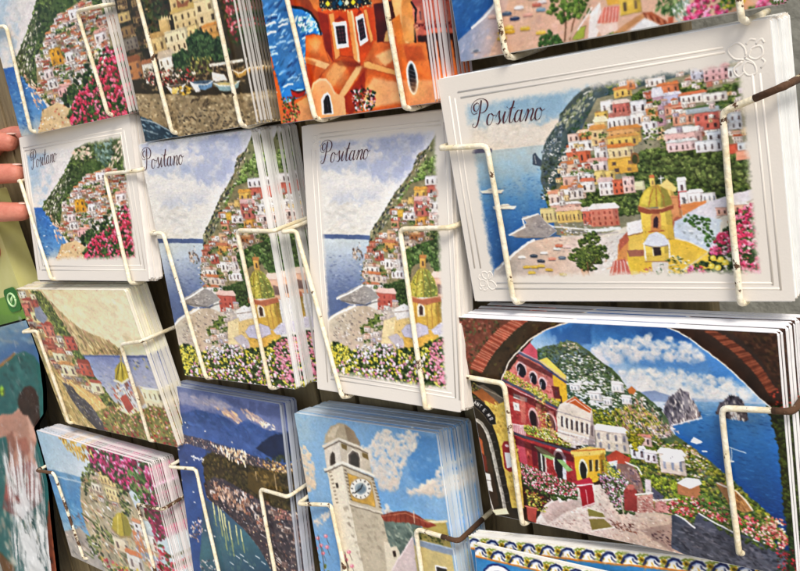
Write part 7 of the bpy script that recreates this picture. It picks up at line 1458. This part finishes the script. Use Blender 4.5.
# ------------------------------------------------------------------ left edge: fingers, carton, wrapped picture
M_SKIN = material('skin', 0xd08a74, .48, var=0xb25e4a, vscale=45, vamt=.2, bump=.25, bscale=420, spec=.4)
b_ = M_SKIN.node_tree.nodes['Principled BSDF']; b_.inputs['Subsurface Weight'].default_value = .15; b_.inputs['Subsurface Scale'].default_value = .004
b_.inputs['Subsurface Radius'].default_value = (1, .35, .2)
M_NAIL = material('fingernail', 0xe0b8a8, .25, spec=.5)
def hand():
    # in the frame of the held stack: u across, n towards the viewer, v up
    ch = {'w': [(-.345, -.02, -.06), .028], 'p0': [(-.285, -.012, -.02), .030], 'p1': [(-.235, -.004, .012), .026]}
    V, E, R = [], [], []
    def add(p, r, par=None):
        V.append(p); R.append(r)
        if par is not None: E.append((par, len(V)-1))
        return len(V)-1
    a = add((-.40, .020, -.09), .030); w = add((-.345, .016, -.05), .027, a); p = add((-.285, .014, -.015), .027, w)
    fr = .0098
    for base, mid, dip, tip, r in (((-.215, .018, .056), (-.163, .022, .066), (-.128, .010, .066), (-.105, -.003, .0615), fr),
                                   ((-.205, .016, .030), (-.156, .024, .036), (-.122, .011, .035), (-.0985, -.003, .0335), fr*1.04),
                                   ((-.208, .014, .003), (-.156, .022, .002), (-.120, .010, .000), (-.0985, -.003, -.002), fr),
                                   ((-.222, .010, -.020), (-.188, .020, -.030), (-.176, .002, -.036), (-.186, -.014, -.034), fr*.86)):
        B_, M_, D_, T_2 = [np.array(q) for q in (base, mid, dip, tip)]
        k = add(base, r*1.3, p); k = add(tuple(B_*.4+M_*.6), r*1.1, k); k = add(mid, r*1.14, k); k = add(tuple(M_*.5+D_*.5), r*1.02, k); k = add(dip, r*1.03, k); k = add(tuple(D_*.75+T_2*.25), r*.95, k); k = add(tuple(D_*.35+T_2*.65), r*.98, k); add(tip, r*.74, k)
    k = add((-.245, -.004, .040), .016, p); k = add((-.190, -.022, .070), .0115, k); k = add((-.150, -.030, .074), .0105, k); add((-.120, -.0295, .066), .008, k)
    me = bpy.data.meshes.new('hand'); me.from_pydata([(u, -n, v) for u, n, v in V], E, []); me.update()
    o = link('person', me, None, M_SKIN)
    o.modifiers.new('skin', 'SKIN'); s = o.modifiers.new('sub', 'SUBSURF'); s.levels = 3; s.render_levels = 3
    for d, r in zip(me.skin_vertices[0].data, R): d.radius = (r, r)
    me.skin_vertices[0].data[2].use_root = True
    o.matrix_world = frame('D')
    dg = bpy.context.evaluated_depsgraph_get(); dg.update()
    m2 = bpy.data.meshes.new_from_object(o.evaluated_get(dg)); o.modifiers.clear(); o.data = m2
    m2.name = 'hand'; m2.polygons.foreach_set('use_smooth', [True]*len(m2.polygons))
    if not m2.materials: m2.materials.append(M_SKIN)
    tag(o, 'fingers of a person reaching in from the left to hold a bordered postcard', 'person')
    for u, n, v in ((-.106, .0035, .0622), (-.1015, .0042, .034), (-.1015, .0035, -.0015)):
        bm = bmesh.new(); bmesh.ops.create_uvsphere(bm, u_segments=16, v_segments=8, radius=1)
        for q in bm.verts: q.co = Vector((u+q.co.x*.0058-.003, -n+q.co.y*.0046+.004, v+q.co.z*.0011+.0078-.12*q.co.x*.0058))
        link('fingernail', bm_mesh('fingernail', bm, M_NAIL), o)
hand()

# carton
def rounded(bm, w, h, t, c, y=0, seg=5):
    P = []
    for sx, sz, a0 in ((1, 1, 0), (-1, 1, 1), (-1, -1, 2), (1, -1, 3)):
        for k in range(seg+1):
            a = (a0+k/seg)*math.pi/2; P.append((sx*(w/2-c)+c*math.cos(a), sz*(h/2-c)+c*math.sin(a)))
    A = [bm.verts.new((x, y, z)) for x, z in P]; B = [bm.verts.new((x, y+t, z)) for x, z in P]; n = len(P)
    bm.faces.new(A); bm.faces.new(B[::-1])
    for i in range(n): bm.faces.new((A[i], B[i], B[(i+1) % n], A[(i+1) % n]))
M_LIME = material('lime_yellow_carton', 0xbdb968, .4, var=0xd4d09a, vscale=12, vamt=.1, spec=.5, coat=.2)
M_GRN = material('green_print', 0x6f9a3a, .4, var=0x5a8430, vscale=20); M_DGRN = material('dark_green_print', 0x1f5a1f, .35, var=0x2c7a2c, vscale=40); M_LGRN = material('pale_green_print', 0xb8d8a0, .4)
bm = bmesh.new(); rounded(bm, .11, .13, .022, .003)
cart = link('carton', bm_mesh('carton', bm, M_LIME, False)); cart.matrix_world = Matrix.Translation((-.903, .412, Z0-.104)) @ Matrix.Rotation(-.16, 4, 'Y')
tag(cart, 'lime yellow carton with a green band and a dark green badge, below the fingers', 'carton')
bm = bmesh.new(); rounded(bm, .108, .026, .0006, .002, -.0006)
o = link('green_band', bm_mesh('green_band', bm, M_GRN, False), cart); o.location = (0, -.0002, -.050)
bm = bmesh.new(); rounded(bm, .026, .024, .0007, .006, -.0007)
bd = link('badge', bm_mesh('badge', bm, M_DGRN, False), cart); bd.location = (.036, -.0012, -.042)
bm = bmesh.new(); tube(bm, [(.0075*math.cos(a), -.0009, .0065*math.sin(a)) for a in np.linspace(0, math.tau, 25)], .0011, 8); tube(bm, [(-.003, -.0009, -.003), (0, -.0009, .0005), (.003, -.0009, .0035)], lambda t: .0016*math.sin(math.pi*(.12+.8*t)), 8)
link('ring_mark', bm_mesh('ring_mark', bm, M_LGRN), bd)

# picture in crinkled clear film
wp = link('wrapped_picture', None); wp.location = (-.95, .409, Z0-.34)
tag(wp, 'teal and brown picture wrapped in crinkled clear film, lower left edge', 'picture')
WQ = [(-1.00, -.155), (-.849, -.155), (-.842, -.196), (-.853, -.235), (-.866, -.262), (-.8945, -.281), (-.8945, -.315), (-.8985, -.345), (-.915, -.39), (-.935, -.455), (-.955, -.52), (-1.08, -.52), (-1.08, -.155)]
WA = art_wrapped_picture(0)
fwd = np.array([[0.7667404606267785, 0.6184890419118406, -0.17198945046952435], [-0.6419113143262529, 0.7354539795748094, -0.21692696574542844], [-0.007676625416036448, 0.2767286558391615, 0.9609174368590012]]); FL = 897.4
def sheet(x, y, z):
    q = fwd @ np.array([x, y, z]); return 400+FL*q[0]/q[1], 285.5-FL*q[2]/q[1]
def cut(poly, nx, nz, fy):
    """a sheet of the given outline as a fine grid"""
    xs = np.linspace(-1.08, -.84, nx); zs = np.linspace(-.155, -.52, nz)
    q = np.array(poly); bm = bmesh.new(); V = {}
    def xr(z):
        best = -2
        for (ax, az), (bx, bz) in zip(poly[1:10], poly[2:11]):
            if min(az, bz)-1e-9 <= z <= max(az, bz)+1e-9 and abs(az-bz) > 1e-9: best = max(best, ax+(bx-ax)*(z-az)/(bz-az))
        return best
    rows = []
    for z in zs:
        e = xr(z); rows.append([bm.verts.new((-1.08+(e+1.08)*i/(nx-1)-wp.location.x, fy(-1.08+(e+1.08)*i/(nx-1), z)-wp.location.y, z+Z0-wp.location.z)) for i in range(nx)])
    for a, b in zip(rows, rows[1:]):
        for i in range(nx-1): bm.faces.new((a[i], b[i], b[i+1], a[i+1]))
    return bm
bm = cut(WQ, 150, 220, lambda x, z: .412)
me = bpy.data.meshes.new('print'); bm.to_mesh(me); bm.free()
Hm = homog(((-60, 315), (46, 315), (62, 600), (-60, 640)), [(0, 0), (WA.shape[1]-1, 0), (WA.shape[1]-1, WA.shape[0]-1), (0, WA.shape[0]-1)])
cols = []
for v in me.vertices:
    s = sheet(v.co.x+wp.location.x, v.co.y+wp.location.y, v.co.z+wp.location.z-Z0); u = hmap(Hm, [s])[0]
    cols.append(WA[int(min(max(u[1], 0), WA.shape[0]-1)), int(min(max(u[0], 0), WA.shape[1]-1))])
set_ink(me, srgb(np.array(cols))); me.materials.append(M_PRINT_MATT)
link('print', me, wp)
bm = cut(WQ, 12, 40, lambda x, z: .4165); bmesh.ops.solidify(bm, geom=bm.faces[:], thickness=.003)
link('backing_board', bm_mesh('backing_board', bm, M_EDGE if False else material('grey_backing', 0x8a8478, .8), False), wp)
def crinkle(x, z):
    a = fold[int((z+.55)/.42*399) % 400, int((x+1.1)/.30*299) % 300]
    return .4085-.0035*a
fold = np.abs(fbm(400, 300, 60, 5, 4))*2.2+np.abs(fbm(400, 300, 22, 9, 2))*.7
yy, xx = np.mgrid[0:400, 0:300]
for k in range(16):                 # long sharp creases fanning down from where the film is gathered
    ang = 1.15+.5*RNG.random(); c0 = RNG.uniform(-50, 330)
    d = (xx-c0)*math.sin(ang)+(yy-280)*math.cos(ang)*.45
    fold += .55*np.exp(-np.abs(d)/5.5)*(.4+.6*RNG.random())*np.clip((320-yy)/130, 0, 1)
fold *= np.clip((yy*-1+225)/110, .06, 1)
white = np.zeros((400, 300))  # painted glare: white streaks standing in for light reflected off the film
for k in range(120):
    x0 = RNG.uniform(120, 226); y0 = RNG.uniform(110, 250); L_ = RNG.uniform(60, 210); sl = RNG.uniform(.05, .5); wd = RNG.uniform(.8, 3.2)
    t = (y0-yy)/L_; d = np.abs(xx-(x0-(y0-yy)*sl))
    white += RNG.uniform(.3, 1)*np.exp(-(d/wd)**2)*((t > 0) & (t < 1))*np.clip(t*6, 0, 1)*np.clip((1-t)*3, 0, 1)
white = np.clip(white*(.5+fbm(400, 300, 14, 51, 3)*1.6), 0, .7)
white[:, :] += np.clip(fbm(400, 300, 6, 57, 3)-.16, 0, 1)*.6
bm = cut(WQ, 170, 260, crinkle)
M_FILM = bpy.data.materials.new('clear_film'); M_FILM.use_nodes = True
nt = M_FILM.node_tree; N = nt.nodes; N.remove(N['Principled BSDF'])
gl = N.new('ShaderNodeBsdfGlossy'); gl.inputs['Roughness'].default_value = .16; tr = N.new('ShaderNodeBsdfTransparent'); tr.inputs[0].default_value = (.96, .97, .97, 1)
fz = N.new('ShaderNodeFresnel'); fz.inputs[0].default_value = 1.4; mxs = N.new('ShaderNodeMixShader'); mm = N.new('ShaderNodeMath'); mm.operation = 'MULTIPLY_ADD'; mm.inputs[1].default_value = .22; mm.inputs[2].default_value = .012
nt.links.new(fz.outputs[0], mm.inputs[0]); nt.links.new(mm.outputs[0], mxs.inputs[0]); nt.links.new(tr.outputs[0], mxs.inputs[1]); nt.links.new(gl.outputs[0], mxs.inputs[2]); nt.links.new(mxs.outputs[0], N['Material Output'].inputs[0])
df = N.new('ShaderNodeBsdfDiffuse'); df.inputs[0].default_value = (.9, .9, .88, 1); at = N.new('ShaderNodeAttribute'); at.attribute_name = 'ink'  # diffuse white that carries the painted glare
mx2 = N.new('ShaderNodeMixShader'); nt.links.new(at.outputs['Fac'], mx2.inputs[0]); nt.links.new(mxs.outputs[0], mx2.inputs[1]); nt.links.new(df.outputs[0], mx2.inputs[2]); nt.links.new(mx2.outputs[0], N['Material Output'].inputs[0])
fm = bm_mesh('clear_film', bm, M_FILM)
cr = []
for v in fm.vertices:               # glare streaks painted white onto the film
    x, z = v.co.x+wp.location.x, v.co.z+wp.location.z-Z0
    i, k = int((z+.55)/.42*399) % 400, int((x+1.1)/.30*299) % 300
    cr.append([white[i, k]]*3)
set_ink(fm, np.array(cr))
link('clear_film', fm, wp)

# the pavement under the rack is unseen, added to throw light back up
bm = bmesh.new(); V = [[bm.verts.new((-9+i*.6, -12+k*.6, random.uniform(-.004, .004))) for k in range(22)] for i in range(31)]
for i in range(30):
    for k in range(21): bm.faces.new((V[i][k], V[i+1][k], V[i+1][k+1], V[i][k+1]))
pv = link('bounce_pavement', bm_mesh('bounce_pavement', bm, material('pale_bounce_paving', 0xb8b0a2, .85, var=0x989082, vscale=6, vamt=.1, bump=.3)))
pv['kind'] = 'structure'

# ------------------------------------------------------------------ daylight and camera
SUN_EL, SUN_AZ = 50, 124            # degrees; azimuth measured clockwise from +Y
w = bpy.data.worlds.new('World'); scn.world = w; w.use_nodes = True
nt = w.node_tree; sky = nt.nodes.new('ShaderNodeTexSky'); sky.sky_type = 'NISHITA'; sky.sun_disc = False
sky.sun_elevation = math.radians(SUN_EL); sky.sun_rotation = math.radians(SUN_AZ); sky.dust_density = 3; sky.air_density = 1; sky.ozone_density = .6
nt.links.new(sky.outputs[0], nt.nodes['Background'].inputs[0]); nt.nodes['Background'].inputs[1].default_value = .11
s = bpy.data.lights.new('sun', 'SUN'); s.energy = 1.5; s.angle = math.radians(18); s.color = (1, .965, .90)
so = link('sun', s); a, e = math.radians(SUN_AZ), math.radians(SUN_EL)
d = Vector((math.sin(a)*math.cos(e), math.cos(a)*math.cos(e), math.sin(e)))
so.rotation_euler = d.to_track_quat('Z', 'Y').to_euler(); so.location = d*3

cam = bpy.data.cameras.new('camera'); co = link('camera', cam); scn.camera = co
cam.sensor_width = 36; cam.lens = FL/800*36; cam.clip_start = .01; cam.clip_end = 100
r_, f_, u_ = [Vector(v) for v in fwd]
co.matrix_world = Matrix(((r_.x, u_.x, -f_.x, 0), (r_.y, u_.y, -f_.y, 0), (r_.z, u_.z, -f_.z, Z0), (0, 0, 0, 1)))
scn.view_settings.view_transform = 'Standard'; scn.view_settings.look = 'None'; scn.view_settings.exposure = 0.7; scn.view_settings.gamma = 1
scn.cycles.max_bounces = 6; scn.cycles.transparent_max_bounces = 8
